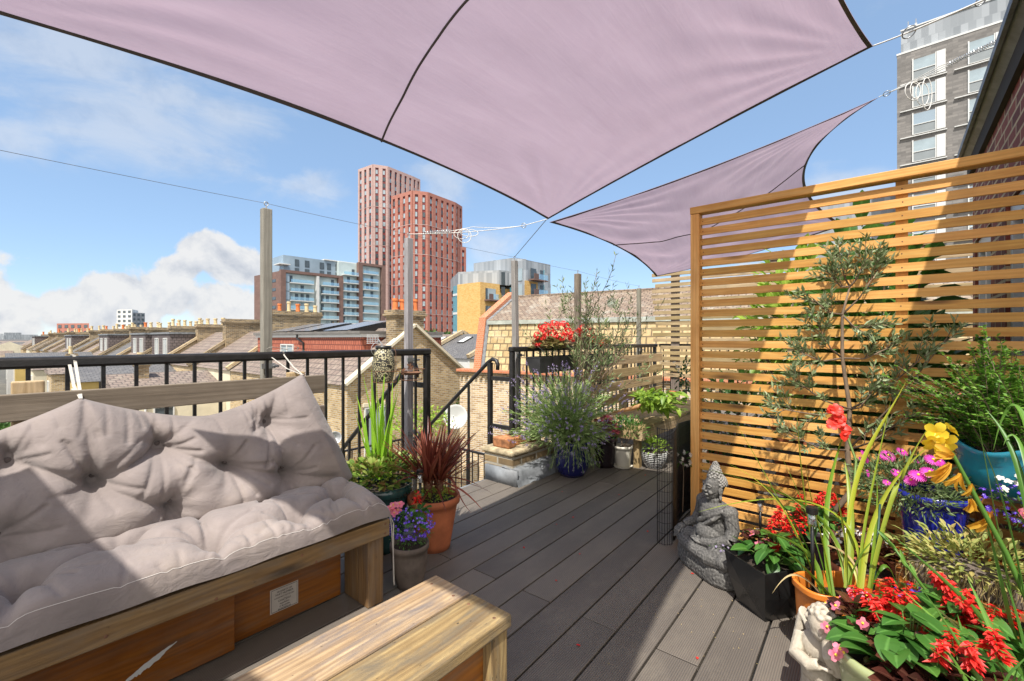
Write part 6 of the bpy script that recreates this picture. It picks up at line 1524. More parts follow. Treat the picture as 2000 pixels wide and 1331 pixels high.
for z in (13.6, 10.4, 7.2):
    sl.append((8, fmat(f2o, f2x, f2n, f2l*.3, .05, z+1.2, 1.8, .1, 2.3), 'glass_d')); sl.append((8, fmat(f2o, f2x, f2n, f2l*.62, .05, z+1.2, 1.1, .1, 2.2), 'glass_d')); sl.append((8, fmat(f2o, f2x, f2n, f2l*.74, .05, z+1.2, 1.0, .1, 2.6), 'teal_panel'))
    fbox(bs_, f2o, f2x, f2n, f2l*.12, f2l*.66, .02, 1.5, z-.25, z); fbox(gl, f2o, f2x, f2n, f2l*.3, f2l*.66, 1.4, 1.46, z+.02, z+1.1); bw_.append((fmat(f2o, f2x, f2n, f2l*.21, 1.44, z+.56, f2l*.18, .08, 1.08), 'brown_clad'))
    if z < 13: fbox(bs_, f2o, f2x, f2n, f2l+.1, f2l+2.6, -1.5, -.1, z-.2, z); fbox(gl, f2o, f2x, f2n, f2l+.1, f2l+2.6, -.15, -.1, z+.02, z+1.1)
    sl.append((7, fmat(f3o, f3x, f3n, f3l*.5, .05, z+1, f3l*.5, .1, 2.5), 'glass_l')); sl.append((7, fmat(f4o, f4x, f4n, f4l*.25, .05, z+.6, .9, .1, 2.8), 'glass_d')); sl.append((7, fmat(f4o, f4x, f4n, f4l*.86, .05, z+.6, .9, .1, 2.8), 'teal_panel'))
bs_.build('balcony_slab', M['brown_clad'], gb); gl.build('balustrade', M['balustrade'], gb); add_windows(gb, bw_, 'balcony_side'); add_windows(gb, [(m_, k_) for _, m_, k_ in sl])
# grey tower at right
gt = thing('grey_tower', 'tall grey brick tower with light cladding crown at the upper right', 'tower', G(1752, 55))
o, x, nn, L = face_of((1752, 55), (2130, 45)); zt = pz(0, 110, 55)
b = MB(); fbox(b, o, x, nn, 0, L, -18, 0, -6, zt); b.build('brick_body', M['grey_brick'], gt)
b = MB(); fbox(b, o, x, nn, .35, L, -17, -.4, zt+.01, zt+3.0); b.build('crown', M['clad'], gt)
b = MB(); fbox(b, o, x, nn, -.05, L, -.6, .04, zt, zt+.22); fbox(b, o, x, nn, .3, L, -.5, -.3, zt+3.0, zt+3.15); b.build('coping', M['white_paint'], gt)
sl = []; sn = MB(); pn = []; pw = []
for f in range(13):
    z = zt-1.0-f*3.25
    for q in (2.3, 7.0, 11.7, 16.4):
        sl.append((f, fmat(o, x, nn, q+.15, .04, z-.8, 1.9, .12, 1.3), 'glass_l' if ER.random() < .6 else 'blue_glass')); pn.append((f, fmat(o, x, nn, q+.15, .04, z-2.02, 1.9, .06, 1.05), 'grey_panel')); pw.append((f, fmat(o, x, nn, q+1.6, .085, z-1.3, .75, .15, 2.6), 'white_paint'))
        for a_, c_, z0_, z1_ in ((q-.92, q-.8, -2.6, 0), (q+1.1, q+1.195, -2.6, 0), (q-.8, q+1.1, -1.5, -1.42), (q-.8, q+1.1, -2.6, -2.55)): fbox(sn, o, x, nn, a_, c_, .01, .13, z+z0_, z+z1_)
        fbox(sn, o, x, nn, q-2.0, q+2.1, .01, .22, z-2.85, z-2.75)
sn.build('window_frame', M['white_paint'], gt); M['grey_panel'] = m_plain('grey_window_panel', (.22, .245, .255), .4, .1, 1, 0); add_windows(gt, [q[1:] for q in pn], 'grey_panel'); add_windows(gt, [q[1:] for q in pw], 'white_panel'); add_windows(gt, [(m_, k_) for _, m_, k_ in sl])
b = MB()
for k in range(5): 
    p = o+x*(1.0+.35*k)-nn*.9; b.tube([(p.x, p.y, zt), (p.x, p.y, zt+2.2+ER.random()*2.4)], .06, 5); b.box((p.x, p.y, zt+2.4+.4*(k % 3)), (.22, .22, .9))
b.build('antenna', M['galv'], gt)
lb_ = thing('clad_building', 'low pale grey clad building beyond the slatted screen', 'building', G(1680, 60)); b = MB(); pbox(b, [(1560, 66), (1800, 58), (1830, 70), (1560, 78)], -6, pz(0, 372, 60)); b.build('body', M['clad'], lb_)
# distant blocks
def block(name, label, pts, ztop, mat, wins, z0=-6):
    t = thing(name, label, 'building', G(*pts[0])); b = MB(); pbox(b, pts, z0, ztop); b.build('body', M[mat], t); o_, x_, n_, l_ = face_of(pts[0], pts[1]); sl = []
    cols, rows, fh, mk = wins
    for f in range(rows):
        for j in range(cols): sl.append((fmat(o_, x_, n_, l_*(j+.5)/cols, .05, ztop-1.6-f*fh, l_/cols*.5, .2, fh*.5), mk))
    add_windows(t, sl); return t
block('white_block', 'small white tower block on the skyline above the chimney pots', [(228, 320), (258, 316), (270, 330), (232, 335)], pz(0, 605, 318), 'white_paint', (3, 6, 3.2, 'glass_d'))
block('grey_block', 'grey stepped block joined right of the white tower block', [(258, 318), (283, 326), (280, 340), (262, 340)], pz(0, 611, 320), 'clad', (3, 5, 3.2, 'glass_d'))
block('brick_block', 'orange brick apartment block on the skyline at the far left', [(111, 240), (174, 236), (172, 250), (116, 252)], pz(0, 632, 238), 'terra_face', (5, 3, 3.2, 'glass_d'))
for k, (a, c, y, D) in enumerate(((-60, 10, 652, 700), (8, 42, 650, 640), (38, 74, 654, 560), (70, 112, 657, 520), (180, 230, 655, 420))):
    t = thing('distant_building', ('%s hazy block on the horizon, %s' % (('wide grey', 'grey stepped', 'pale low', 'thin grey', 'pale flat')[k], ('cut by the left picture edge', 'second from the left edge', 'left of the orange brick block', 'just touching the left of the orange brick block', 'between the orange and white blocks')[k])), 'building', G(a, D)); b = MB(); pbox(b, [(a, D), (c, D*1.02), (c, D*1.1), (a, D*1.1)], -6, pz(0, y, D)); b.build('body', M['clad'], t)
# ================================================================= mansard house
mh = thing('mansard_house', 'house with straw coloured tiled mansard roof and orange brick parapet beyond the railing', 'house', G(898, 17))
o = G(898, 17); e = o-(Vector((-.8625*SA+.506*CA, .8625*CA+.506*SA, 0)))*0
x = -(Vector((-.8625*SA+.506*CA, .8625*CA+.506*SA, 0))).normalized() if 0 else (G(1268, 13.44)-G(898, 17)).normalized(); nn = Vector((x.y, -x.x, 0))
zc_, zk, zr = .14, 1.96, 3.0
def FP(p, d_, z): q = o+x*p+nn*d_; return (q.x, q.y, z)
LW = 15.5; i0 = .98
b = MB(); b.face([FP(0, 0, -6), FP(LW, 0, -6), FP(LW, 0, zc_-.22), FP(0, 0, zc_-.22)]); b.face([FP(0, -5, -6), FP(0, 0, -6), FP(0, 0, zc_-.22), FP(0, -5, zc_-.22)]); b.build('wall', M['buff_brick'], mh)
b = MB()
for k in range(3): fbox(b, o, x, nn, -.03-.02*k, LW, -.3, .03+.025*k, zc_-.2195+.05*k, zc_-.1705+.05*k)
for k in range(70): fbox(b, o, x, nn, .05+k*.22, .16+k*.22, .03, .085, zc_-.29, zc_-.222)
b.build('corbel', M['chim_brick'], mh)
b = MB(); fbox(b, o, x, nn, -.08, LW, -.35, .12, zc_-.065, zc_+.03); b.build('coping', M['orange_brick'], mh)
b = MB(); b.face([FP(i0, -.12, zc_+.031), FP(LW, -.12, zc_+.031), FP(LW, -.50, zk), FP(i0, -.50, zk)]); b.build('mansard_slope', M['mans_tile'], mh)
b = MB(); b.face([FP(i0, -.46, zk+.02), FP(LW, -.46, zk+.02), FP(LW, -2.5, zr), FP(i0, -2.5, zr)]); b.build('roof', M['mossy_tile'], mh)
b = MB(); fbox(b, o, x, nn, i0, LW, -.50, -.40, zk-.13, zk+.012); b.build('lead_band', m_plain('lichened_lead', (.36, .38, .33), .7, .3, 3, .2), mh)
b = MB(); b.bar(FP(i0, -2.5, zr+.02), FP(LW, -2.5, zr+.02), .12, .12); b.build('ridge', M['mossy_tile'], mh)
b = MB()
def parapet(p0, p1, off):
    prof = [(-.06, zc_+.031), (-.44, zk+.14), (-2.55, zr+.24), (-2.75, zr+.1), (-2.75, zc_)]
    A_ = [FP(p0, d_, z) for d_, z in prof]; B_ = [FP(p1, d_, z) for d_, z in prof]
    for k in range(4): b.face([A_[k], B_[k], B_[k+1], A_[k+1]])
    b.face(list(reversed(A_))); b.face(B_)
parapet(.58, .88, 0); b.build('parapet', M['orange_brick'], mh)
b = MB(); prof = [(-.10, zc_+.04), (-.485, zk+.03), (-2.5, zr+.05)]
for k in range(2): b.face([FP(.885, prof[k][0], prof[k][1]), FP(1.03, prof[k][0], prof[k][1]), FP(1.03, prof[k+1][0], prof[k+1][1]), FP(.885, prof[k+1][0], prof[k+1][1])])
b.build('flashing', M['lead'], mh)
# ================================================================= terrace: ridge along y at x = 11
def chimney(parent, c, lx, ly, z0, z1, npots, pm, name='chimney'):
    b = MB(); b.b2(c[0]-lx/2, c[0]+lx/2, c[1]-ly/2, c[1]+ly/2, z0, z1-.3)
    for k, (g, h0, h1) in enumerate(((.05, -.2995, -.22), (.10, -.2195, -.14), (.06, -.1395, 0))): b.b2(c[0]-lx/2-g, c[0]+lx/2+g, c[1]-ly/2-g, c[1]+ly/2+g, z1+h0, z1+h1)
    st_ = b.build(name, M['chim_brick'], parent)
    for k in range(npots):
        u = lerp(c[0]-lx/2+.2, c[0]+lx/2-.2, k/max(1, npots-1)); h = ER.uniform(.38, .55); m_ = ER.choice(pm); q = MB(); rr = ER.uniform(.10, .125)
        q.lathe((u, c[1], z1), [(rr*1.1, 0), (rr*.95, .06), (rr*.9, h*.75), (rr*1.12, h*.8), (rr*1.1, h), (rr*.8, h), (rr*.75, h-.1)], 14); q.build('chimney_pot', M[m_], st_, smooth=False)
    return st_
def roofbox(b, x0, x1, y0, y1, ze, zr_): b.face([(x0, y1, ze), (x0, y0, ze), (x1, y0, zr_), (x1, y1, zr_)]); b.face([(x1, y1, zr_), (x1, y0, zr_), (x1+(x1-x0), y0, ze), (x1+(x1-x0), y1, ze)])
def window(parent, x, y, z, w, h, nrm='x', bars=1, mk='glass_d', dep=.06):
    b = MB(); t_ = .055
    def bx_(a0, a1, z0, z1, d0, d1):
        if nrm == 'x': b.b2(x-d1, x-d0, y+a0, y+a1, z+z0, z+z1)
        else: b.b2(x+a0, x+a1, y-d1, y-d0, z+z0, z+z1)
    bx_(-w/2, w/2, h/2-t_, h/2, 0, dep); bx_(-w/2, w/2, -h/2, -h/2+t_, 0, dep); bx_(-w/2, -w/2+t_, -h/2+t_, h/2-t_, 0, dep); bx_(w/2-t_, w/2, -h/2+t_, h/2-t_, 0, dep)
    for k in range(bars): q = -w/2+w*(k+1)/(bars+1); bx_(q-.03, q+.03, -h/2+t_, h/2-t_, 0, dep)
    f = b.build('window', M['white_paint'], parent); b = MB()
    if nrm == 'x': b.b2(x-.02, x+.05, y-w/2+.02, y+w/2-.02, z-h/2+.02, z+h/2-.02)
    else: b.b2(x-w/2+.02, x+w/2-.02, y-.02, y+.05, z-h/2+.02, z+h/2-.02)
    b.build('pane', M[mk], f); return f
POTS = ['pot_cream', 'pot_cream', 'pot_orange', 'pot_cream']
XR, XE = 11.05, 8.2; ZR, ZE = 1.75, -.27
# end-of-terrace gable with the tile hung dormer
g1 = thing('end_terrace_house', 'yellow stock brick gable house with red tile dormer and solar panels', 'house', (XR, 19, -6))
b = MB(); pts = [(XE, -6), (13.9, -6), (13.9, ZE), (XR, ZR), (XE, ZE)]; b.face([(p, 14.5, z) for p, z in pts]); b.face([(XE, 25.8, -6), (XE, 14.5, -6), (XE, 14.5, ZE), (XE, 25.8, ZE)]); b.face([(13.9, 14.5, -6), (13.9, 25.8, -6), (13.9, 25.8, ZE), (13.9, 14.5, ZE)]); b.build('wall', M['yellow_brick'], g1)
b = MB(); roofbox(b, XE-.1, XR, 14.65, 25.8, ZE-.05, ZR); b.build('roof', M['brown_tile'], g1)
b = MB(); b.bar((XE-.12, 14.5, ZE-.02), (XR, 14.5, ZR+.1), .32, .10); b.bar((XR, 14.5, ZR+.1), (14.0, 14.5, ZE-.02), .32, .10); b.build('coping', M['cream'], g1)
chimney(g1, (XR-.15, 14.85), 1.35, .62, .8, 2.42, 4, ['pot_orange'])
b = MB(); b.b2(9.4, 13.4, 15.6, 25.6, -2.2, 1.36); b.build('dormer', M['red_tile'], g1)
b = MB(); b.b2(9.33, 13.4, 15.5, 25.7, 1.3605, 1.50); b.build('fascia', M['white_paint'], g1); b = MB(); b.b2(9.25, 13.45, 15.45, 25.8, 1.5005, 1.60); b.build('flat_roof', M['asphalt'], g1)
b = MB(); b.tube([(9.3, 20.8, 1.5), (9.3, 20.8, 1.32), (9.36, 20.3, 1.12), (9.36, 20.3, -2.2)], .045, 8); b.build('downpipe', M['black_plastic'], g1)
window(g1, 9.395, 22.0, .42, 1.35, 1.25, 'x', 1, 'glass_l'); window(g1, 9.395, 24.6, .45, .55, 1.2, 'x', 0, 'glass_d'); window(g1, 9.395, 17.4, .3, .5, .9, 'x', 0, 'glass_d')
window(g1, 9.35, 14.495, -2.05, 1.0, 1.75, 'y', 0, 'glass_l')
b = MB(); b.b2(8.8, 9.9, 14.43, 14.4995, -1.15, -1.02); b.build('lintel', M['cream'], g1)
M['panel_face'] = m_plain('panel_face', (.17, .17, .18), .25, .1, 2, 0)
for k, y0 in enumerate((17.0, 20.2, 22.6)):
    b = MB(); p0 = [(9.6, y0+2.0, 1.66), (9.6, y0, 1.66), (11.6, y0-.1, 2.1), (11.6, y0+1.9, 2.1)]; b.face(p0); b.face([(p[0], p[1], p[2]-.04) for p in reversed(p0)]); s_ = b.build('solar_panel', M['panel_face'], g1)
    b = MB(); b.b2(11.55, 11.62, y0-.1, y0+1.9, 1.601, 2.05); b.face([(9.7, y0, 1.64), (11.55, y0-.1, 1.601), (11.55, y0-.1, 2.05)]); b.build('support', M['iron'], s_)
def dish(name, label, c, rr, face, px=None):
    t = thing(name, label, 'satellite dish', c); n = Vector(face).normalized(); Q = n.to_track_quat('Z', 'Y').to_matrix(); b = MB(); b.lathe((0, 0, 0), [(.0001, 0), (rr*.5, .03), (rr*.85, .09), (rr, .13), (rr*.97, .135), (rr*.8, .09), (.0001, .012)], 28); b.v = [tuple(Q @ Vector(p)+Vector(c)) for p in b.v]; b.build('bowl', M['galv'] if rr < .3 else m_plain('dish_white', (.46, .46, .45), .5, .08, 2, 0), t, smooth=True)
    b = MB(); cv = Vector(c); b.tube([cv-n*.02, cv-n*.35+Vector((0, 0, -.1))], .02, 6); b.tube([cv+Vector((0, 0, -rr*.9)), cv+n*rr*1.2], .012, 5); b.build('arm', M['galv'], t); return t
dish('satellite_dish', 'small pinkish satellite dish on the gable wall, left of the stair handrail', W(655, 856, 15.2), .21, (-.5, -.8, .3)); dish('satellite_dish', 'large white satellite dish in the alley before the buff brick wall', W(891, 815, 15.5), .42, (-.75, -.55, .25))
b_t = thing('tv_antenna', 'silver ladder shaped antenna fixed beside the orange chimney pots', 'antenna', W(728, 662, 17)); b = MB()
for k in range(5): p = W(718+5*k, 662, 17); b.tube([p+Vector((0, 0, -.16)), p+Vector((0, 0, .16))], .012, 4); b.tube([W(716, 655+4*k, 17), W(740, 655+4*k, 17)], .01, 4)
b.tube([W(738, 662, 17), W(745, 672, 16.9), W(752, 690, 16.9)], .02, 5); b.build('grid', M['galv'], b_t)
# the row of terraces running away to the left
names = ['first', 'second', 'third', 'fourth', 'fifth', 'sixth', 'seventh', 'eighth', 'ninth', 'tenth', 'eleventh', 'twelfth', 'thirteenth', 'fourteenth']
y = 25.8; kinds = 'ssddcdscdscsds'
for k in range(14):
    wdt = 5.6 if k < 8 else 7.0; y1 = y+wdt; kd = kinds[k]
    desc = {'s': 'plain tiled roof and brick walls', 'c': 'grey slate roof with a rendered rear wing', 'd': 'dark boxy tile dormer with white windows'}[kd]
    h = thing('terrace_house', '%s terrace house left of the red dormer, %s' % (names[k], desc), 'house', (XR, y+wdt/2, -6), 0, 'terrace houses running away to the left')
    dx = -.05*(y-25); xr, xe = XR+dx, XE+dx
    b = MB(); b.face([(xe, y1, -6), (xe, y, -6), (xe, y, ZE), (xe, y1, ZE)]); b.face([(p, y, z) for p, z in ((xe, -6), (xr+2.85, -6), (xr+2.85, ZE), (xr, ZR), (xe, ZE))]); b.build('wall', M['yellow_brick'] if k % 3 else M['cream'], h)
    b = MB(); roofbox(b, xe-.1, xr, y+.16, y1, ZE-.05, ZR); b.build('roof', M['slate'] if kd == 'c' else M['brown_tile'], h)
    b = MB(); b.bar((xe-.15, y, ZE+.06), (xr, y, ZR+.16), .26, .16); b.bar((xr, y, ZR+.16), (xr+2.9, y, ZE+.06), .26, .16); b.build('party_wall', M['chim_brick'] if k % 2 else M['yellow_brick'], h)
    chimney(h, (xr+.35, y+.05), 2.9 if k < 2 else 2.3, .55, .6, 2.5-.03*k+(.25 if k == 0 else 0)+ER.uniform(-.12, .1), (6, 0, 5, 6, 4, 3, 5, 2, 4, 3, 4, 3, 3, 4)[k], POTS if k > 2 or k == 0 else ['pot_cream'])
    if kd == 'd':
        b = MB(); b.b2(xe+.6, xr+2, y+.3, y1-.3, -1.2, 1.62); dm = b.build('dormer', M['dormer_tile'], h)
        b = MB(); b.b2(xe+.52, xr+2, y+.22, y1-.22, 1.6205, 1.75); b.build('dormer_roof', M['lead'], h)
        for q in (1.4, 3.7): window(h, xe+.595, y+q, .75, .95, 1.2, 'x', 1, 'glass_l')
    if k < 8:
        x0 = xe-4.2-.4*(k % 3); ym = y+wdt*(.35 if k % 2 else .1); zt_ = -1.3+.25*(k % 3)
        b = MB(); b.b2(x0, xe-.01, ym, ym+2.9, -6, zt_); b.face([(xe-.01, ym, zt_), (x0, ym, zt_), (xe-.01, ym, zt_+.0)]) if 0 else None; rw = b.build('rear_wing', M[('cream', 'ochre', 'yellow_brick', 'white_paint')[k % 4]], h)
        b = MB(); b.face([(x0-.12, ym-.12, zt_+.02), (xe, ym-.12, zt_+.02), (xe, ym+3.0, zt_+.85), (x0-.12, ym+3.0, zt_+.85)]); b.face([(x0-.1, ym+2.9, zt_), (x0-.1, ym, zt_), (x0-.1, ym+2.9, zt_+.84)]); b.build('wing_roof', M['slate'] if k % 2 else M['brown_tile'], h)
        window(h, x0-.005, ym+1.4, zt_-1.1, .9, 1.3, 'x', 1, 'glass_l'); window(h, x0+1.6, ym-.005, zt_-1.2, .8, 1.2, 'y', 0, 'glass_d')
        b = MB(); b.tube([(x0+.9, ym-.08, zt_), (x0+.9, ym-.08, -6)], .05, 6); b.build('downpipe', M['black_plastic'] if k % 2 else M['white_paint'], h)
        if k in (0, 3): chimney(h, (x0+1.2, ym+2.4), .5, .5, zt_, zt_+1.5, 1, ['pot_cream'], 'kitchen_chimney')
    y = y1
# terrace across the street (grey slates with roof lights)
y = 20.5
for k in range(5):
    y1 = y+6.2; xr, xe = 31.0, 26.0; zr_, ze_ = 1.75, -.35
    h = thing('street_house', ('bay fronted house with grey slate roof beside the orange parapet', 'house across the street with grey slate roof, hipped bay roof and roof lights', 'house across the street with brown tiles and two roof lights', 'brown roofed house across the street behind the chimney', 'far brown roofed house across the street, mostly hidden by the lantern post')[k], 'house', (xr, y+3, -6), 0, 'houses across the street')
    b = MB(); b.face([(xe, y1, -6), (xe, y, -6), (xe, y, ze_), (xe, y1, ze_)]); b.face([(p, y, z) for p, z in ((xe, -6), (xr+5, -6), (xr+5, ze_), (xr, zr_), (xe, ze_))]); b.build('wall', M['white_paint'] if k % 2 else M['cream'], h)
    b = MB(); roofbox(b, xe-.15, xr, y+.15, y1, ze_, zr_); b.build('roof', M['slate'] if k < 2 else M['brown_tile'], h)
    b = MB(); b.bar((xe-.2, y, ze_+.2), (xr, y, zr_+.28), .32, .3); b.bar((xr, y, zr_+.28), (xr+5, y, ze_+.2), .32, .3); b.build('party_wall', M['yellow_brick'], h)
    for q in ((1.6, 4.2) if k else (3.0,)):
        sl_ = math.atan2(zr_-ze_, xr-xe); b = MB(); c = Vector((lerp(xe, xr, .7), y+q, lerp(ze_, zr_, .7)+.06)); b.box(c, (1.4, .85, .1), rot=Matrix.Rotation(-sl_, 3, 'Y')); fr = b.build('roof_light', M['iron'], h); b = MB(); b.box(c+Vector((-.02, 0, .04)), (1.2, .65, .08), rot=Matrix.Rotation(-sl_, 3, 'Y')); b.build('pane', M['white_paint'], fr)
    b = MB(); by = y+3.6; pts = [(xe, by-1.5), (xe-.9, by-.8), (xe-.9, by+.8), (xe, by+1.5)]; b.prism(list(reversed(pts)), -6, ze_-.05); b.build('bay', M['white_paint'], h)
    b = MB(); ap = (xe+1.5, by, ze_+1.0)
    P_ = [(xe+.6, by-1.75, ze_+.2), (xe-.05, by-1.7, ze_), (xe-1.05, by-.9, ze_), (xe-1.05, by+.9, ze_), (xe-.05, by+1.7, ze_), (xe+.6, by+1.75, ze_+.2)]
    for i in range(5): b.face([P_[i+1], P_[i], ap])
    b.build('bay_roof', M['slate'], h)
    for q in (-.42, .42): window(h, xe-.905, by+q, ze_-1.3, .62, 1.5, 'x', 0, 'glass_d')
    y = y1
# trees
def tree(label, c, hgt, rd, n, L, mat, seed, trunk=True, name='tree'):
    r = random.Random(seed); c = Vector(c); t = thing(name, label, 'tree', c); s_ = MB(); b = MB()
    s_.tube([c, c+Vector((0, 0, hgt*.5)), c+Vector((.1, .1, hgt*.8))], [rd*.09, rd*.06, rd*.03], 7)
    for k in range(9):
        a = k*2.4; q = Vector((math.cos(a), math.sin(a), r.uniform(.3, 1.0))); p0 = c+Vector((0, 0, hgt*r.uniform(.4, .65))); tip = p0+q.normalized()*rd*.8; s_.tube([p0, tip], [rd*.03, rd*.01], 5)
        for j in range(n//9):
            v = rvec(r); rr = r.random()**.4; p = tip+Vector((v.x*rd*.55, v.y*rd*.55, v.z*rd*.42))*rr; b.chip(p, v+rvec(r)*.6+Vector((0, 0, .2)), rvec(r), L*r.uniform(.6, 1.3), L*.6)
    s_.build('trunk', M['twig'], t); b.build('crown', M[mat], t)
for k, (px_, py, D, rd, mt, lab) in enumerate(((822, 640, 75, 3.4, 'lf_tree', 'bright green tree right of the lantern post, below the red tower'), (848, 650, 70, 2.6, 'lf_tree', 'small green tree left of centre below the red tower'), (872, 648, 78, 2.6, 'lf_tree', 'green tree beside the golden brick building'), (628, 622, 62, 2.6, 'lf_brown', 'rusty brown conifer behind the solar panels'), (600, 635, 64, 1.8, 'lf_brown', 'low rusty shrubby tree left of the brown conifer'), (700, 632, 70, 2.2, 'lf_tree', 'green tree behind the rightmost solar panel'))):
    top = W(px_, py-8, D).z; c = G(px_, D, -6); tree(lab, c, (top+6), rd, 1500, .55*D/70, mt, k+5)
tree('leafy green garden tree below the railing at the far left', W(35, 800, 10.5)+Vector((0, 0, -2.6)), 2.6, 1.25, 1700, .17, 'lf_tree', 41); tree('leafy garden shrub behind the back cushion at the left edge', W(5, 830, 7)+Vector((0, 0, -1.6)), 1.3, .8, 900, .14, 'lf_tree', 42)
for k, (px_, py, D, s__) in enumerate(((700, 930, 13.5, .8), (820, 800, 15, .9), (900, 760, 20, .8), (660, 950, 12.5, .6))):
    c = W(px_, py, D); tree(('climbing green plant at the foot of the gable wall', 'yellow green shrub between the gable wall and the alley', 'green shrub with red flowers deep in the alley', 'low green shrub at the yard corner below the handrail')[k], c+Vector((0, 0, -1.6)), 1.6, s__, 700, .12, 'lf_lime' if k < 2 else 'lf_tree', 60+k, name='garden_shrub')
rr_ = random.Random(3); b = MB()
for k in range(900):
    an = rad(rr_.uniform(38, 185)); D = 60+900*rr_.random()**1.6; x_, y_ = D*math.cos(an), D*math.sin(an)
    if -6 < x_ < 42 and y_ < 175: continue
    L_, w_, h_ = rr_.uniform(8, 30), rr_.uniform(7, 11), rr_.uniform(-.8, 1.0); Q = Matrix.Rotation(rr_.choice((0, 0, .4, 1.57)), 3, 'Z'); P_ = [Vector((x_, y_, 0))+Q @ Vector((sx*w_/2, sy*L_/2, 0)) for sx, sy in ((-1, -1), (1, -1), (1, 1), (-1, 1))]; up = lambda v, z: Vector((v.x, v.y, z)); e0, e1 = (P_[0]+P_[1])/2, (P_[2]+P_[3])/2; m_ = rr_.randint(0, 2)
    for q in range(4): b.face([up(P_[q], -6), up(P_[(q+1) % 4], -6), up(P_[(q+1) % 4], h_-2.4), up(P_[q], h_-2.4)], m=m_)
    b.face([up(P_[3], h_-2.4), up(P_[0], h_-2.4), up(e0, h_), up(e1, h_)], m=3+k % 2); b.face([up(P_[1], h_-2.4), up(P_[2], h_-2.4), up(e1, h_), up(e0, h_)], m=3+k % 2)
    b.face([up(P_[0], h_-2.4), up(P_[1], h_-2.4), up(e0, h_)], m=m_); b.face([up(P_[2], h_-2.4), up(P_[3], h_-2.4), up(e1, h_)], m=m_)
tag(b.build('distant_rooftops', [M['yellow_brick'], M['cream'], M['buff_brick'], M['slate'], M['brown_tile']]), 'far off mass of low rooftops spreading to the horizon', 'rooftops', None, 'stuff')
# yard, ground
b = MB(); N = 40
b.face([(-3500, -3500, -6.05), (3500, -3500, -6.05), (3500, 3500, -6.05), (-3500, 3500, -6.05)])
struct(b.build('ground', m_plain('mixed_ground', (.10, .095, .08), .9, .4, .4, .2, 3)))
b = MB(); b.face([(20.5, -60, -6.02), (25, -60, -6.02), (25, 160, -6.02), (20.5, 160, -6.02)]); struct(b.build('road', M['asphalt']))
# own building below the deck
b = MB(); b.b2(-3.3, 6.7, -.9, 2.70, -6, -.075); tag(b.build('lower_building', M['buff_brick']), 'brick building under the roof deck carrying the decking', 'building')
# ================================================================= light, sky, camera
SUN = Vector((-1.5, -.7, 2.9)).normalized()
sd = bpy.data.lights.new('sun', 'SUN'); sd.energy = 3.5; sd.angle = rad(.6); sd.color = (1, .955, .88)
so = bpy.data.objects.new('sun', sd); COL.objects.link(so); so.rotation_euler = SUN.to_track_quat('Z', 'Y').to_euler(); so.location = (0, 0, 60)
w = bpy.data.worlds.new('World'); SC.world = w; w.use_nodes = True; nt = w.node_tree; nt.nodes.clear()
class WN(NT):
    def __init__(s, t): s.t = t
t = WN(nt); out = t.n('ShaderNodeOutputWorld')
sky = t.n('ShaderNodeTexSky', sky_type='NISHITA', sun_disc=False, sun_elevation=math.asin(SUN.z), sun_rotation=math.atan2(SUN.x, SUN.y), altitude=50, air_density=.9, dust_density=.1, ozone_density=2.2)
SKYS = .108
bg1 = t.n('ShaderNodeBackground', {'Color': t.mix(.55, sky.outputs[0], (1.75, 2.65, 3.9)), 'Strength': SKYS}).outputs[0]
dirv = t.n('ShaderNodeTexCoord').outputs['Generated']
n1 = t.noise(dirv, 11, 10, .6, .2); n2 = t.noise(t.map(dirv, (1, 1, 2.2)), 5, 8, .62, .4)
def blob(px, py, rx):
    r_ = (px-CX)/F; v = Vector((r_*SA+CA, -r_*CA+SA, (HY-py)/F)).normalized()
    sub = t.n('ShaderNodeVectorMath', {0: dirv, 1: tuple(v)}, operation='SUBTRACT').outputs[0]; sc_ = t.n('ShaderNodeVectorMath', {0: sub, 1: (1, 1, 1.5)}, operation='MULTIPLY').outputs[0]
    ln = t.n('ShaderNodeVectorMath', {0: sc_}, operation='LENGTH').outputs['Value']; return t.math('SUBTRACT', 1.0, t.math('DIVIDE', ln, rx))
acc = None
for q in ((408, 492, .058), (460, 525, .075), (355, 525, .045), (235, 578, .07), (330, 580, .085), (150, 604, .072), (430, 595, .1), (22, 600, .055), (-20, 630, .08), (520, 612, .09), (230, 632, .085), (-150, 560, .12), (-330, 500, .2), (1500, 600, .15), (2300, 500, .3), (930, 640, .06)):
    bl_n = blob(*q); acc = bl_n if acc is None else t.math('SMOOTH_MAX', acc, bl_n, .12)
cum = t.math('ADD', acc, t.math('MULTIPLY', t.math('SUBTRACT', n1, .5), 1.7))
cum = t.n('ShaderNodeMapRange', {'Value': cum, 'From Min': .12, 'From Max': .34}, interpolation_type='SMOOTHSTEP').outputs[0]
wa = None
for q in ((300, 200, .30), (180, 130, .22), (430, 230, .2), (870, 370, .13), (620, 360, .10), (950, 480, .12), (1240, 480, .10), (20, 270, .08), (1640, 380, .12)):
    bl_n = blob(*q); wa = bl_n if wa is None else t.math('MAXIMUM', wa, bl_n)
wis = t.math('ADD', t.math('MULTIPLY', t.math('MAXIMUM', wa, 0.), 1.0), t.math('MULTIPLY', t.math('SUBTRACT', n2, .5), 2.1))
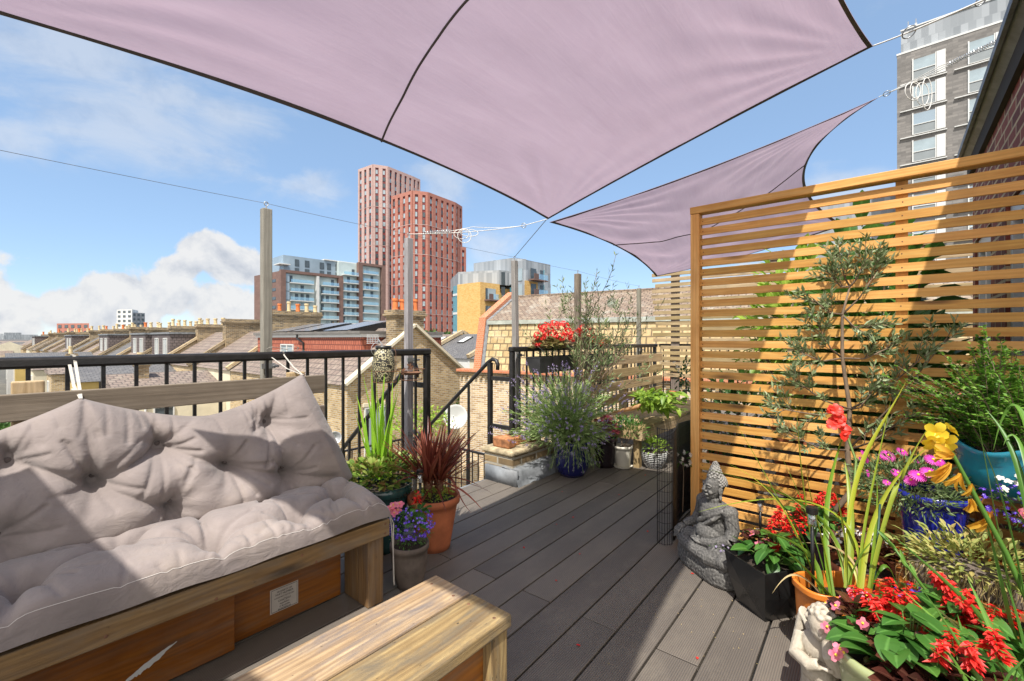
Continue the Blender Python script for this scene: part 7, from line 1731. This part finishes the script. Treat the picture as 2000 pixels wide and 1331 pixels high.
wis = t.n('ShaderNodeMapRange', {'Value': wis, 'From Min': .3, 'From Max': 1.0, 'To Max': .42}, interpolation_type='SMOOTHSTEP').outputs[0]
mask = t.math('MAXIMUM', t.math('MULTIPLY', cum, .96), wis)
shade = t.noise(t.n('ShaderNodeVectorMath', {0: dirv, 1: (0, 0, .03)}, operation='ADD').outputs[0], 11, 6, .6, .2)
df_ = t.math('SUBTRACT', n1, shade)
cc_ = t.ramp(t.math('ADD', .55, t.math('MULTIPLY', df_, 1.6)), [(.2, (.66, .70, .78)), (.42, (.86, .88, .92)), (.6, (1.0, 1.0, 1.0))])
bg2 = t.n('ShaderNodeBackground', {'Color': cc_, 'Strength': .44}).outputs[0]
mx_ = t.n('ShaderNodeMixShader', {0: mask, 1: bg1, 2: bg2}).outputs[0]
# unseen cloud bank on the sun's side, added and brightened as white fill light
dt = t.n('ShaderNodeVectorMath', {0: dirv, 1: tuple(Vector((-.78, -.52, .35)).normalized())}, operation='DOT_PRODUCT').outputs['Value']
rear = t.n('ShaderNodeMapRange', {'Value': t.math('ADD', dt, t.math('MULTIPLY', t.math('SUBTRACT', n2, .5), .9)), 'From Min': .25, 'From Max': .6}, interpolation_type='SMOOTHSTEP').outputs[0]
bg3 = t.n('ShaderNodeBackground', {'Color': (1, .97, .93, 1), 'Strength': .8}).outputs[0]
t.link(t.n('ShaderNodeMixShader', {0: rear, 1: mx_, 2: bg3}).outputs[0], out.inputs[0])
cd = bpy.data.cameras.new('camera'); cd.sensor_width = 36; cd.lens = 36*F/2000; cd.shift_y = (HY-665.5)/2000*-1*-1; cd.clip_start = .05; cd.clip_end = 8000
co = bpy.data.objects.new('camera', cd); COL.objects.link(co); co.location = (0, 0, H); co.rotation_euler = (rad(90), 0, rad(40.4-90)); SC.camera = co
vs = SC.view_settings; vs.view_transform = 'Standard'; vs.look = 'None'; vs.exposure = 1.0; vs.gamma = 1.0
SC.cycles.max_bounces = 8; SC.cycles.transparent_max_bounces = 12; SC.cycles.use_denoising = True
bpy.context.view_layer.update()
